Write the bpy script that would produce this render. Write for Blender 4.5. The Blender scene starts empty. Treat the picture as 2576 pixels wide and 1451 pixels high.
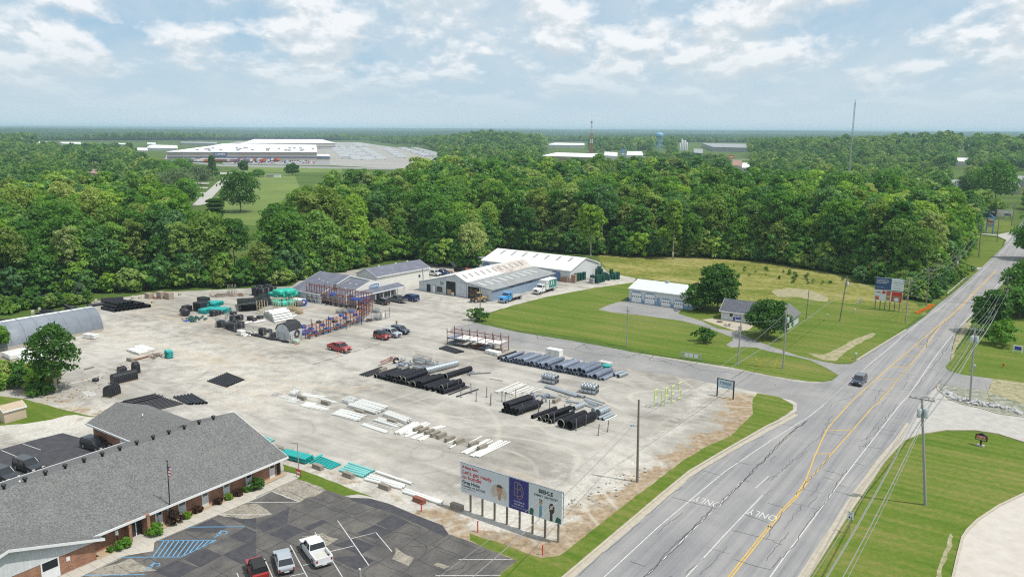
import bpy,bmesh,math,random
import numpy as np
from mathutils import Vector,Matrix
from mathutils.geometry import tessellate_polygon,delaunay_2d_cdt
R=math.radians
sc=bpy.context.scene
C=sc.collection
# ---------------------------------------------------------------- camera
H=48.0;F=2003.0;CX=1288.0;CY=725.5
roll=math.atan(13/2576.0);th=math.atan(401*math.cos(roll)/F)
CR_,SR_,CT_,ST_=math.cos(roll),math.sin(roll),math.cos(th),math.sin(th)
cam_d=bpy.data.cameras.new('camera');cam=bpy.data.objects.new('camera',cam_d);C.objects.link(cam)
cam_d.sensor_width=36;cam_d.lens=36*F/2576;cam_d.clip_end=60000;cam_d.clip_start=0.5
m_=Matrix(((CR_,-SR_,0,0),(SR_*ST_,CR_*ST_,-CT_,0),(SR_*CT_,CR_*CT_,ST_,0),(0,0,0,1)))
m_.translation=(0,0,H);cam.matrix_world=m_;sc.camera=cam
# ---------------------------------------------------------------- sky, sun, exposure
SUN_EL=R(62);SUN_AZ=R(112)
w=bpy.data.worlds.new("World");sc.world=w;w.use_nodes=True
nt=w.node_tree;N=nt.nodes;L=nt.links;N.clear()
def nd(t,**k):
    n=N.new(t)
    for a,v in k.items():setattr(n,a,v)
    return n
def mth(op,a,b=None,cl=False):
    n=N.new('ShaderNodeMath');n.operation=op;n.use_clamp=cl
    for i,v in enumerate((a,b)):
        if v is None:continue
        if isinstance(v,(int,float)):n.inputs[i].default_value=v
        else:L.new(v,n.inputs[i])
    return n.outputs[0]
sky=nd('ShaderNodeTexSky',sky_type='NISHITA',sun_disc=False,sun_elevation=SUN_EL,sun_rotation=SUN_AZ,altitude=200,air_density=1.0,dust_density=2.2,ozone_density=1.5)
tc=nd('ShaderNodeTexCoord');sx=nd('ShaderNodeSeparateXYZ');L.new(tc.outputs['Generated'],sx.inputs[0])
zc=mth('MAXIMUM',sx.outputs[2],0.0)
elv=mth('LOGARITHM',mth('ADD',zc,.05),2.718);azi=mth('ARCTAN2',sx.outputs[0],sx.outputs[1])
cmb=nd('ShaderNodeCombineXYZ');L.new(mth('MULTIPLY',azi,mth('SUBTRACT',4.6,mth('MULTIPLY',elv,.55))),cmb.inputs[0]);L.new(mth('MULTIPLY',elv,1.55),cmb.inputs[1]);L.new(mth('MULTIPLY',sx.outputs[1],1.5),cmb.inputs[2])
def noise(vec,scale,det=8,rough=.55,dist=0.0,off=(0,0,0)):
    mp=nd('ShaderNodeMapping');L.new(vec,mp.inputs[0]);mp.inputs[1].default_value=off
    n=nd('ShaderNodeTexNoise');L.new(mp.outputs[0],n.inputs[0])
    n.inputs['Scale'].default_value=scale;n.inputs['Detail'].default_value=det
    n.inputs['Roughness'].default_value=rough;n.inputs['Distortion'].default_value=dist
    return n.outputs[0]
def ramp(v,*st):
    r=nd('ShaderNodeValToRGB');L.new(v,r.inputs[0]);e=r.color_ramp.elements
    while len(e)<len(st):e.new(.5)
    for i,(p,c) in enumerate(st):
        e[i].position=p;e[i].color=c if len(c)==4 else (*c,1)
    return r.outputs[0]
def mixc(f,a,b,mode='MIX'):
    n=nd('ShaderNodeMix',data_type='RGBA',blend_type=mode)
    for i,v in ((0,f),(6,a),(7,b)):
        if isinstance(v,(int,float)):n.inputs[i].default_value=v
        elif isinstance(v,tuple):n.inputs[i].default_value=(*v,1)
        else:L.new(v,n.inputs[i])
    return n.outputs[2]
def cover(dy):
    o=(3.1,1.7+dy,0);o2=(1.2,5.4+dy,0)
    return mth('ADD',mth('MULTIPLY',noise(cmb.outputs[0],1.0,2,.5,0,o),.46),mth('MULTIPLY',noise(cmb.outputs[0],2.5,9,.56,.1,o2),.62))
cov=cover(0.0);cup=cover(.12)
mask=ramp(cov,(.485,(0,0,0)),(.575,(1,1,1)))
lit=mth('ADD',mth('MULTIPLY',mth('SUBTRACT',cov,cup),3.8),.5)
ccol=ramp(lit,(.25,(6.0,6.7,7.2)),(.47,(7.2,7.7,8.0)),(.66,(9.4,9.5,9.6)))
veil=noise(cmb.outputs[0],1.1,6,.62,.5,(7.7,2.2,0))
skyb=mixc(ramp(zc,(.0,(.9,)*3),(.25,(.55,)*3),(.6,(.3,)*3)),sky.outputs[0],(3.5,5.8,7.9))
skyc=mixc(ramp(veil,(.34,(.16,)*3),(.66,(.78,)*3)),skyb,(6.2,7.1,7.7))
lowf=ramp(zc,(.0,(.0,)*3),(.022,(.22,)*3),(.07,(.9,)*3))
full=mixc(mth('MULTIPLY',mth('MULTIPLY',mask,lowf),.95),skyc,ccol)
hz=ramp(zc,(.0,(1,)*3),(.03,(.75,)*3),(.10,(0,)*3))
full=mixc(mth('MULTIPLY',hz,.9),full,(5.7,6.85,7.5))
bg=nd('ShaderNodeBackground');L.new(full,bg.inputs[0]);bg.inputs[1].default_value=0.105
wo=nd('ShaderNodeOutputWorld');L.new(bg.outputs[0],wo.inputs[0])
sd=bpy.data.lights.new('sun','SUN');sd.energy=3.9;sd.angle=R(1.0);sd.color=(1,.96,.89)
so=bpy.data.objects.new('sun',sd);C.objects.link(so)
sdir=Vector((math.sin(SUN_AZ)*math.cos(SUN_EL),math.cos(SUN_AZ)*math.cos(SUN_EL),math.sin(SUN_EL)))
so.rotation_euler=sdir.to_track_quat('Z','Y').to_euler();so.location=(0,0,300)
sc.view_settings.view_transform='Standard';sc.view_settings.look='None';sc.view_settings.exposure=0.0;sc.view_settings.gamma=1.0
cy=sc.cycles if hasattr(sc,'cycles') else None
if cy:
    cy.max_bounces=5;cy.diffuse_bounces=2;cy.glossy_bounces=2;cy.transmission_bounces=3;cy.transparent_max_bounces=6;cy.volume_bounces=1
    cy.use_denoising=False;cy.pixel_filter_type='BLACKMAN_HARRIS';cy.filter_width=1.15;cy.sample_clamp_indirect=6
# ---------------------------------------------------------------- measuring helpers (photo survey -> ground position)
Z={'u0':(0,293.7,.2503),'u1':(644.5,293.7,.2503),'u2':(1289,293.7,.2503),'u3':(1931.6,293.7,.2503),
     'm0':(0,656.9,.2503),'m1':(644.5,656.9,.2503),'m2':(1289,656.9,.2503),'m3':(1931.6,656.9,.2503),
     'b0':(0,1020.1,.29684),'b1':(644.5,1020.1,.29684),'b2':(1289,1020.1,.29684),'b3':(1931.6,1020.1,.29684),
     'A':(525.2,694.3,.18659),'B':(1050.3,614.2,.20733),'C':(890.1,872.3,.13822),'D':(1228.4,916.8,.14513),
     'E':(1566.6,783.3,.15204),'F':(1085.9,818.9,.20042),'G':(356,302.6,.27643),'H':(2118.5,587.5,.18404),'o':(0,0,1)}
def px(k,x,y):a,b,s=Z[k];return a+x*s,b+y*s
def ray(x,y):
    u,v=x-CX,y-CY;u2=u*CR_+v*SR_;v2=-u*SR_+v*CR_
    return (u2,F*CT_-v2*ST_,-(v2*CT_+F*ST_))
def P(k,x,y,z=0.0):
    r=ray(*px(k,x,y));t=(z-H)/r[2]
    return Vector((r[0]*t,r[1]*t,z))
def PP(k,*xy,z=0.0):return [P(k,xy[i],xy[i+1],z) for i in range(0,len(xy),2)]
AZ=R(35);AX=Vector((math.sin(AZ),math.cos(AZ),0));BX=Vector((math.cos(AZ),-math.sin(AZ),0))
RB=math.atan2(BX.y,BX.x);RA=math.atan2(AX.y,AX.x)
rnd=random.Random(7)
# ---------------------------------------------------------------- materials
MATS={}
def mat(name,col=(.5,.5,.5),rough=.7,metal=0.0,var=.12,scale=3.0,bump=0.0,coat=0.0,col2=None,trans=0.0,stretch=None,spec=None):
    if name in MATS:return MATS[name]
    m=bpy.data.materials.new(name);m.use_nodes=True;MATS[name]=m
    n,l=m.node_tree.nodes,m.node_tree.links
    p=n['Principled BSDF'];p.inputs['Roughness'].default_value=rough;p.inputs['Metallic'].default_value=metal
    if coat:p.inputs['Coat Weight'].default_value=coat
    if spec is not None:p.inputs['Specular IOR Level'].default_value=spec
    t=n.new('ShaderNodeTexCoord');mp=n.new('ShaderNodeMapping');l.new(t.outputs['Object'],mp.inputs[0])
    if stretch:mp.inputs[3].default_value=stretch
    no=n.new('ShaderNodeTexNoise');l.new(mp.outputs[0],no.inputs[0]);no.inputs['Scale'].default_value=scale;no.inputs['Detail'].default_value=6;no.inputs['Roughness'].default_value=.65
    r=n.new('ShaderNodeValToRGB');l.new(no.outputs[0],r.inputs[0]);e=r.color_ramp.elements
    c2=col2 or tuple(min(1,c*(1+var)) for c in col);c1=tuple(c*(1-var) for c in col)
    e[0].position=.3;e[0].color=(*c1,1);e[1].position=.7;e[1].color=(*c2,1)
    l.new(r.outputs[0],p.inputs['Base Color'])
    if bump:
        b=n.new('ShaderNodeBump');b.inputs['Strength'].default_value=bump;b.inputs['Distance'].default_value=.05
        l.new(no.outputs[0],b.inputs['Height']);l.new(b.outputs[0],p.inputs['Normal'])
    return m
class NT:
    """small helper for writing node materials"""
    def __init__(s,name):
        s.m=bpy.data.materials.new(name);s.m.use_nodes=True;s.n=s.m.node_tree.nodes;s.l=s.m.node_tree.links
        s.p=s.n['Principled BSDF'];t=s.n.new('ShaderNodeTexCoord');s.obj=t.outputs['Object'];MATS[name]=s.m
    def mp(s,v,sc=(1,1,1),rot=0.0,off=(0,0,0)):
        m=s.n.new('ShaderNodeMapping');s.l.new(v,m.inputs[0]);m.inputs[1].default_value=off;m.inputs[2].default_value=(0,0,rot);m.inputs[3].default_value=sc
        return m.outputs[0]
    def noise(s,v,scale,det=5,rough=.6,dist=0.0):
        n=s.n.new('ShaderNodeTexNoise');s.l.new(v,n.inputs[0]);n.inputs['Scale'].default_value=scale;n.inputs['Detail'].default_value=det;n.inputs['Roughness'].default_value=rough;n.inputs['Distortion'].default_value=dist
        return n.outputs[0]
    def voro(s,v,scale,feat='F1',rnd_=1.0):
        n=s.n.new('ShaderNodeTexVoronoi');n.feature=feat;s.l.new(v,n.inputs[0]);n.inputs['Scale'].default_value=scale;n.inputs['Randomness'].default_value=rnd_
        return n
    def wave(s,v,scale,dist=0.0,dscale=1.0,prof='SIN',kind='BANDS',d='X'):
        n=s.n.new('ShaderNodeTexWave');s.l.new(v,n.inputs[0]);n.wave_type=kind;n.wave_profile=prof
        if kind=='BANDS':n.bands_direction=d
        n.inputs['Scale'].default_value=scale;n.inputs['Distortion'].default_value=dist;n.inputs['Detail Scale'].default_value=dscale
        return n.outputs['Fac']
    def ramp(s,v,*st):
        r=s.n.new('ShaderNodeValToRGB');s.l.new(v,r.inputs[0]);e=r.color_ramp.elements
        while len(e)<len(st):e.new(.5)
        for i,(p,c) in enumerate(st):e[i].position=p;e[i].color=(*(c if isinstance(c,tuple) else (c,c,c)),1)
        return r.outputs[0]
    def mix(s,f,a,b,mode='MIX'):
        n=s.n.new('ShaderNodeMix');n.data_type='RGBA';n.blend_type=mode
        for i,v in ((0,f),(6,a),(7,b)):
            if isinstance(v,(int,float)):n.inputs[i].default_value=v
            elif isinstance(v,tuple):n.inputs[i].default_value=(*v,1)
            else:s.l.new(v,n.inputs[i])
        return n.outputs[2]
    def math(s,op,a,b=0.0,cl=False):
        n=s.n.new('ShaderNodeMath');n.operation=op;n.use_clamp=cl
        for i,v in enumerate((a,b)):
            if isinstance(v,(int,float)):n.inputs[i].default_value=v
            else:s.l.new(v,n.inputs[i])
        return n.outputs[0]
    def attr(s,name,inst=False):
        n=s.n.new('ShaderNodeAttribute');n.attribute_name=name;n.attribute_type='INSTANCER' if inst else 'GEOMETRY'
        return n.outputs['Color'],n.outputs['Fac']
    def sep(s,c):
        n=s.n.new('ShaderNodeSeparateColor');s.l.new(c,n.inputs[0]);return n.outputs
    def done(s,col,rough=.85,bump=None,bs=.3,bd=.05,spec=.3):
        s.l.new(col,s.p.inputs['Base Color']) if not isinstance(col,tuple) else None
        s.p.inputs['Roughness'].default_value=rough;s.p.inputs['Specular IOR Level'].default_value=spec
        if bump is not None:
            b=s.n.new('ShaderNodeBump');b.inputs['Strength'].default_value=bs;b.inputs['Distance'].default_value=bd
            s.l.new(bump,b.inputs['Height']);s.l.new(b.outputs[0],s.p.inputs['Normal'])
        return s.m
# ---------------------------------------------------------------- mesh helpers
class MB:
    def __init__(s):s.v=[];s.f=[]
    def add(s,vs,fs):
        o=len(s.v);s.v+=[tuple(v) for v in vs];s.f+=[tuple(i+o for i in f) for f in fs];return s
    def box(s,x0,x1,y0,y1,z0,z1,rz=0,c=(0,0,0)):
        vs=[(x,y,z) for z in (z0,z1) for x,y in ((x0,y0),(x1,y0),(x1,y1),(x0,y1))]
        if rz or c != (0,0,0):
            cs,sn=math.cos(rz),math.sin(rz);vs=[(c[0]+x*cs-y*sn,c[1]+x*sn+y*cs,c[2]+z) for x,y,z in vs]
        return s.add(vs,[(3,2,1,0),(4,5,6,7),(0,1,5,4),(1,2,6,5),(2,3,7,6),(3,0,4,7)])
    def frus(s,x0,x1,y0,y1,z0,X0,X1,Y0,Y1,z1):
        vs=[(x0,y0,z0),(x1,y0,z0),(x1,y1,z0),(x0,y1,z0),(X0,Y0,z1),(X1,Y0,z1),(X1,Y1,z1),(X0,Y1,z1)]
        return s.add(vs,[(3,2,1,0),(4,5,6,7),(0,1,5,4),(1,2,6,5),(2,3,7,6),(3,0,4,7)])
    def prism(s,poly,y0,y1):
        """poly in (x,z), extruded along y"""
        n=len(poly);vs=[(x,y0,z) for x,z in poly]+[(x,y1,z) for x,z in poly]
        return s.add(vs,[tuple(range(n)),tuple(range(2*n-1,n-1,-1))]+[((i+1) % n,i,n+i,n+(i+1) % n) for i in range(n)])
    def zprism(s,poly,z0,z1):
        n=len(poly);vs=[(p[0],p[1],z0) for p in poly]+[(p[0],p[1],z1) for p in poly]
        return s.add(vs,[tuple(range(n-1,-1,-1)),tuple(range(n,2*n))]+[(i,(i+1) % n,n+(i+1) % n,n+i) for i in range(n)])
    def tube(s,p,q,r,n=8,r2=None,cap=True,hollow=0.0):
        p,q=Vector(p),Vector(q);d=(q-p).normalized();r2=r if r2 is None else r2
        u=d.cross(Vector((0,0,1)));
        if u.length<1e-3:u=Vector((1,0,0))
        u.normalize();w_=d.cross(u)
        ring=lambda c,rr:[c+(u*math.cos(t)+w_*math.sin(t))*rr for t in [2*math.pi*i/n for i in range(n)]]
        vs=ring(p,r)+ring(q,r2);fs=[(i,(i+1) % n,n+(i+1) % n,n+i) for i in range(n)]
        if hollow:
            vs+=ring(p,hollow)+ring(q,hollow)
            fs+=[(2*n+(i+1) % n,2*n+i,3*n+i,3*n+(i+1) % n) for i in range(n)]
            fs+=[((i+1) % n,i,2*n+i,2*n+(i+1) % n) for i in range(n)]+[(n+i,n+(i+1) % n,3*n+(i+1) % n,3*n+i) for i in range(n)]
        elif cap:fs+=[tuple(range(n-1,-1,-1)),tuple(range(n,2*n))]
        return s.add(vs,fs)
    def path(s,pts,r,n=6):
        for a,b in zip(pts[:-1],pts[1:]):s.tube(a,b,r,n)
        return s
    def torus(s,c,R_,r,axis='z',n=16,m=6,arc=2*math.pi):
        vs=[];k=n if arc>6.28 else n+1
        for i in range(k):
            t=arc*i/n
            for j in range(m):
                p=2*math.pi*j/m;rr=R_+r*math.cos(p);a,b,h=rr*math.cos(t),rr*math.sin(t),r*math.sin(p)
                vs.append({'z':(c[0]+a,c[1]+b,c[2]+h),'x':(c[0]+h,c[1]+a,c[2]+b),'y':(c[0]+a,c[1]+h,c[2]+b)}[axis])
        return s.add(vs,[(i*m+j,((i+1) % k)*m+j,((i+1) % k)*m+(j+1) % m,i*m+(j+1) % m) for i in range(n if k==n else n) for j in range(m)])
    def lathe(s,prof,c=(0,0,0),n=16,axis='z'):
        vs=[]
        for r,h in prof:
            for i in range(n):
                t=2*math.pi*i/n;a,b=r*math.cos(t),r*math.sin(t)
                vs.append({'z':(c[0]+a,c[1]+b,c[2]+h),'x':(c[0]+h,c[1]+a,c[2]+b),'y':(c[0]+a,c[1]+h,c[2]+b)}[axis])
        return s.add(vs,[(k*n+i,k*n+(i+1) % n,(k+1)*n+(i+1) % n,(k+1)*n+i) for k in range(len(prof)-1) for i in range(n)])
    def blob(s,c,rx,ry,rz,seed=0,sub=2,amp=.25):
        bm=bmesh.new();bmesh.ops.create_icosphere(bm,subdivisions=sub,radius=1);q=random.Random(seed)
        k=[Vector((q.uniform(-3,3),q.uniform(-3,3),q.uniform(-3,3))) for _ in range(4)]
        o=len(s.v)
        for v in bm.verts:
            f=1+amp*sum(math.sin(v.co.dot(kk)+i) for i,kk in enumerate(k))/2.5
            s.v.append((c[0]+v.co.x*rx*f,c[1]+v.co.y*ry*f,c[2]+v.co.z*rz*f))
        s.f+=[tuple(v.index+o for v in f.verts) for f in bm.faces];bm.free();return s
    def mesh(s,name,m,smooth=False,bevel=0.0):
        me=bpy.data.meshes.new(name);me.from_pydata(s.v,[],s.f)
        if bevel:
            bm=bmesh.new();bm.from_mesh(me);bmesh.ops.remove_doubles(bm,verts=bm.verts,dist=1e-4)
            bmesh.ops.bevel(bm,geom=bm.edges[:],offset=bevel,segments=2,affect='EDGES',profile=.6,clamp_overlap=True);bm.to_mesh(me);bm.free()
        if m:me.materials.append(m)
        if smooth:me.polygons.foreach_set('use_smooth',[True]*len(me.polygons))
        me.update();return me
    def build(s,name,m,parent=None,smooth=False,bevel=0.0,loc=None,rz=0.0,label=None):
        return link(name,s.mesh(name,m,smooth,bevel),parent,loc,rz,label)
def link(name,data,parent=None,loc=None,rz=0.0,label=None):
    o=bpy.data.objects.new(name,data);C.objects.link(o)
    if parent:o.parent=parent
    if loc is not None:o.location=loc
    if rz:o.rotation_euler=(0,0,rz)
    if label:o['label']=label
    return o
def tag(o,label,cat,group=None,kind=None):
    o['label']=label;o['category']=cat
    if group:o['group']=group
    if kind:o['kind']=kind
    return o
def thing(name,label,cat,loc=(0,0,0),rz=0.0,group=None):return tag(link(name,None,None,loc,rz),label,cat,group)
def struct(o):o['kind']='structure';return o
def stuff(o,label,cat):return tag(o,label,cat,kind='stuff')
def dup(src,loc,rz=0.0,label=None,group=None,scale=None):
    def cp(o,par):
        c=o.copy();C.objects.link(c);c.parent=par
        for ch in [x for x in KIDS(o)]:cp(ch,c)
        return c
    r=cp(src,None);r.location=loc;r.rotation_euler=(0,0,rz)
    if label:r['label']=label
    if group:r['group']=group
    if scale:r.scale=scale
    return r
def KIDS(o):return [x for x in o.children]
def text(s,size,m,parent=None,loc=(0,0,0),rot=(0,0,0),align='CENTER',name='lettering',fat=0.0,sx=1.0,depth=.0,loc_obj=None):
    cu_=bpy.data.curves.new(name,'FONT');cu_.body=s;cu_.size=size;cu_.align_x=align;cu_.offset=fat;cu_.extrude=depth
    cu_.resolution_u=3
    o=bpy.data.objects.new(name,cu_);C.objects.link(o)
    bpy.context.view_layer.update()
    me=bpy.data.meshes.new_from_object(o.evaluated_get(bpy.context.evaluated_depsgraph_get()));bpy.data.objects.remove(o);bpy.data.curves.remove(cu_)
    me.materials.clear();me.materials.append(m);o=bpy.data.objects.new(name,me);C.objects.link(o)
    o.parent=parent;o.location=loc;o.rotation_euler=rot;o.scale=(sx,1,1);return o
ORD='first second third fourth fifth sixth seventh eighth ninth tenth eleventh twelfth thirteenth fourteenth fifteenth sixteenth seventeenth eighteenth nineteenth twentieth'.split()
def inpoly(x,y,poly):
    c=False;n=len(poly);j=n-1
    for i in range(n):
        xi,yi,xj,yj=poly[i][0],poly[i][1],poly[j][0],poly[j][1]
        if (yi>y) != (yj>y) and x<(xj-xi)*(y-yi)/(yj-yi)+xi:c=not c
        j=i
    return c
def np_in(pts,poly):
    x,y=pts[:,0],pts[:,1];c=np.zeros(len(x),bool);n=len(poly);j=n-1
    for i in range(n):
        xi,yi,xj,yj=poly[i][0],poly[i][1],poly[j][0],poly[j][1]
        if yi != yj:
            c ^= ((yi>y) != (yj>y)) & (x<(xj-xi)*(y-yi)/(yj-yi)+xi)
        j=i
    return c
def ragged(pts,amp,seed=1):
    r_=random.Random(seed);out=[];pts=[Vector((p[0],p[1],0)) for p in pts]
    for a,b in zip(pts,pts[1:]+pts[:1]):
        L_=(b-a).length;n=max(1,min(60,int(L_/1.1)));d=(b-a).normalized() if L_>0 else Vector((1,0,0));o=Vector((-d.y,d.x,0));out.append(a)
        for i in range(1,n):out.append(a.lerp(b,i/n)+o*r_.uniform(-amp,amp))
    return out
def sheet(name,pts,z,m,parent=None):
    if m.name in ('lawn','meadow','lot_worn','weedy_gravel','sandy_ground','drive_asphalt'):pts=ragged(pts,.10 if m.name in ('lawn','drive_asphalt') else .16 if name=='bare_patch' else .3,len(pts))
    tri=tessellate_polygon([[Vector((p[0],p[1],0)) for p in pts]])
    me=bpy.data.meshes.new(name);me.from_pydata([(p[0],p[1],z) for p in pts],[],[tuple(t) for t in tri]);me.materials.append(m)
    bm=bmesh.new();bm.from_mesh(me);bmesh.ops.recalc_face_normals(bm,faces=bm.faces)
    for f in bm.faces:
        if f.normal.z<0:f.normal_flip()
    bm.to_mesh(me);bm.free()
    return link(name,me,parent)
def ribbon(mb,pts,width,z):
    """flat strip of constant width along pts"""
    pts=[Vector((p[0],p[1],0)) for p in pts];n=len(pts);l,r=[],[]
    for i in range(n):
        d=(pts[min(i+1,n-1)]-pts[max(i-1,0)]);d.normalize();o=Vector((-d.y,d.x,0))*(width[i] if isinstance(width,list) else width)*.5
        l.append(pts[i]+o);r.append(pts[i]-o)
    vs=[(p.x,p.y,z) for p in l]+[(p.x,p.y,z) for p in r]
    mb.add(vs,[(n+i,n+i+1,i+1,i) for i in range(n-1)])
def seg_dist(pts,line):
    d=np.full(len(pts),1e9)
    for a,b in zip(line[:-1],line[1:]):
        ab=np.array([b[0]-a[0],b[1]-a[1]]);ap=pts-np.array([a[0],a[1]]);t=np.clip(ap@ab/(ab@ab+1e-9),0,1)
        d=np.minimum(d,np.linalg.norm(ap-t[:,None]*ab,axis=1))
    return d
def smooth(pts,k=2):
    for _ in range(k):
        q=[pts[0]]
        for a,b in zip(pts[:-1],pts[1:]):q+=[a.lerp(b,.25),a.lerp(b,.75)]
        q.append(pts[-1]);pts=q
    return pts
# ================================================================ GROUND
# rough grass / forest floor (base sheet to the horizon)
t=NT('rough_grass');n1=t.noise(t.obj,.02,5);n2=t.noise(t.obj,.6,6,.7);n3=t.noise(t.obj,4,3,.7)
col=t.ramp(t.math('ADD',t.math('MULTIPLY',n1,.5),t.math('MULTIPLY',n2,.5)),(.35,(.045,.085,.016)),(.5,(.075,.125,.024)),(.65,(.13,.15,.045)))
t.done(col,.95,n3,.6,.15,spec=.1)
# mown lawn: stripes along the mower's passes, across the frame
t=NT('lawn');mv=t.mp(t.obj,(1,1,1),-RB);n1=t.noise(t.mp(mv,(.03,.32,1)),1,6,.62);n2=t.noise(t.obj,1.4,6,.72);n0=t.noise(t.obj,.045,4)
wv=t.wave(t.mp(mv,(.0,.16,0)),1.0,1.2,.5,d='Y')
f=t.math('ADD',t.math('ADD',t.math('MULTIPLY',n1,.42),t.math('MULTIPLY',n2,.42)),t.math('ADD',t.math('MULTIPLY',n0,.28),t.math('MULTIPLY',wv,.05)))
col=t.ramp(f,(.34,(.045,.096,.010)),(.47,(.072,.130,.014)),(.57,(.105,.157,.022)),(.70,(.19,.185,.055)))
LAWN=t.done(col,.95,t.noise(t.obj,9,2,.7),.5,.06,spec=.1)
# meadow
t=NT('meadow');n1=t.noise(t.mp(t.mp(t.obj,(1,1,1),-RB),(.03,.07,1)),1,5,.65,.5);n2=t.noise(t.obj,.5,8,.75)
f=t.math('ADD',t.math('MULTIPLY',n1,.5),t.math('MULTIPLY',n2,.55))
col=t.ramp(f,(.38,(.075,.125,.018)),(.48,(.15,.175,.032)),(.54,(.24,.235,.06)),(.62,(.34,.30,.13)),(.75,(.38,.32,.20)))
MEADOW=t.done(col,.95,t.noise(t.obj,3,4,.8),.9,.3,spec=.1)
# gravel of the yard, with dirt (R), pale fines (G), tan tracks (B) painted where they lie
t=NT('gravel');a_c,_=t.attr('mask');sp=t.sep(a_c)
mv=t.mp(t.obj,(1,1,1),-RB)
n1=t.noise(t.obj,.05,6,.6,.4);n2=t.noise(t.mp(mv,(.04,.35,1)),1,7,.65,.6);n3=t.noise(t.obj,3.2,6,.8);n4=t.noise(t.obj,.35,6,.65)
f=t.math('ADD',t.math('ADD',t.math('MULTIPLY',n1,.36),t.math('MULTIPLY',n2,.32)),t.math('ADD',t.math('MULTIPLY',n3,.20),t.math('MULTIPLY',n4,.18)))
base=t.ramp(f,(.42,(.205,.192,.170)),(.49,(.295,.280,.250)),(.545,(.362,.345,.312)),(.61,(.44,.42,.38)))
white=t.ramp(t.noise(t.obj,2.2,6,.75),(.4,(.42,.395,.34)),(.6,(.62,.60,.55)))
g=t.ramp(t.math('ADD',sp[1],t.math('MULTIPLY',t.math('SUBTRACT',n4,.5),1.3)),(.25,0.0),(.75,1.0))
col=t.mix(t.math('MULTIPLY',g,.85),base,white)
tan=t.ramp(n4,(.35,(.33,.255,.165)),(.65,(.44,.365,.27)))
bfac=t.ramp(t.math('ADD',sp[2],t.math('MULTIPLY',t.math('SUBTRACT',n2,.5),1.8)),(.35,0.0),(.85,.75))
col=t.mix(bfac,col,tan)
dirt=t.ramp(t.noise(t.obj,.9,6,.75),(.3,(.13,.095,.06)),(.45,(.26,.185,.11)),(.6,(.37,.295,.20)),(.75,(.46,.40,.31)))
d2=t.noise(t.obj,.28,7,.7)
rf=t.ramp(t.math('ADD',sp[0],t.math('MULTIPLY',t.math('SUBTRACT',d2,.5),1.9)),(.42,0.0),(.7,.92))
col=t.mix(rf,col,dirt)
# wheel tracks: sweeping arcs (contours of a slow noise), faint and broken
def tracks(sc_,k,off,w_,pres,amt):
    f_=t.math('FRACT',t.math('MULTIPLY',t.noise(t.mp(t.obj,(1,1,1),0,off),sc_,1,.4),k));d_=t.math('ABSOLUTE',t.math('SUBTRACT',f_,.5))
    return t.math('MULTIPLY',t.ramp(d_,(0.0,1.0),(w_,0.0)),t.ramp(t.noise(t.mp(t.obj,(1,1,1),0,off),pres,4,.6),(.46,0.0),(.62,amt)))
col=t.mix(tracks(.022,16,(60,-30,0),.10,.05,.6),col,(.50,.465,.40))
col=t.mix(tracks(.030,18,(-40,10,5),.08,.06,.45),col,(.22,.20,.165))
col=t.mix(tracks(.014,22,(9,70,2),.09,.04,.55),col,(.48,.44,.37))
GRAVEL=t.done(col,.95,n3,.5,.06,spec=.15)
def asphalt(name,c0,c1,c2,lanes=False,patch=.1):
    t=NT(name);n1=t.noise(t.obj,.09,6,.65,.5);n3=t.noise(t.obj,5,5,.8);mv=t.mp(t.obj,(1,1,1),-RA+math.pi/2)
    n2=t.noise(t.mp(mv,(1.1,.02,1)),1,5,.6)
    f=t.math('ADD',t.math('MULTIPLY',n1,.38),t.math('ADD',t.math('MULTIPLY',n2,.42 if lanes else .12),t.math('MULTIPLY',n3,.22 if lanes else .45)))
    return t.done(t.ramp(f,(.40,c0),(.5,c1),(.62,c2)),.9,n3,.25,.02,spec=.25)
ROAD=asphalt('road_asphalt',(.195,.195,.205),(.25,.247,.248),(.315,.308,.295),True)
DRIVE=asphalt('drive_asphalt',(.20,.20,.20),(.27,.266,.258),(.345,.335,.315))
CONC=mat('concrete',(.37,.36,.335),.9,var=.12,scale=.7,col2=(.45,.435,.40))
KERB=mat('kerb_concrete',(.40,.36,.29),.9,var=.15,scale=1.5)
PAINTW=mat('white_paint',(.52,.52,.50),.8,var=.28,scale=3)
PAINTY=mat('yellow_paint',(.56,.36,.075),.8,var=.2,scale=2)
PAINTB=mat('blue_paint',(.12,.33,.55),.8,var=.15,scale=4)
CRACK=mat('crack_sealant',(.055,.055,.058),.8,var=.2)
# base sheet
struct(sheet('ground',[(-30000,-3000),(30000,-3000),(30000,31000),(-30000,31000)],0,MATS['rough_grass']))
def fsheet(name,pts,z,m,spacing,maskfn):
    pts=[(p[0],p[1]) for p in pts];bb=np.array(pts);x0,y0=bb.min(0);x1,y1=bb.max(0)
    gx,gy=np.meshgrid(np.arange(x0,x1,spacing),np.arange(y0,y1,spacing));g=np.stack([gx.ravel(),gy.ravel()],1)
    g=g[np_in(g,pts)];g=g+np.random.default_rng(1).uniform(-.2,.2,g.shape)*spacing
    # keep interior points off the border
    g=g[seg_dist(g,pts+[pts[0]])>spacing*.5]
    vs=[Vector(p) for p in pts]+[Vector(p) for p in g];n=len(pts)
    r=delaunay_2d_cdt(vs,[(i,(i+1) % n) for i in range(n)],[],1,1e-4)
    me=bpy.data.meshes.new(name);me.from_pydata([(v.x,v.y,z) for v in r[0]],[],[f if len(f)<3 else f for f in r[2]]);me.materials.append(m)
    vv=np.array([(v.x,v.y) for v in r[0]]);k=maskfn(vv)
    at=me.color_attributes.new('mask','FLOAT_COLOR','POINT');buf=np.ones((len(vv),4),np.float32);buf[:,:3]=k;at.data.foreach_set('color',buf.ravel())
    return link(name,me)
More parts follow.
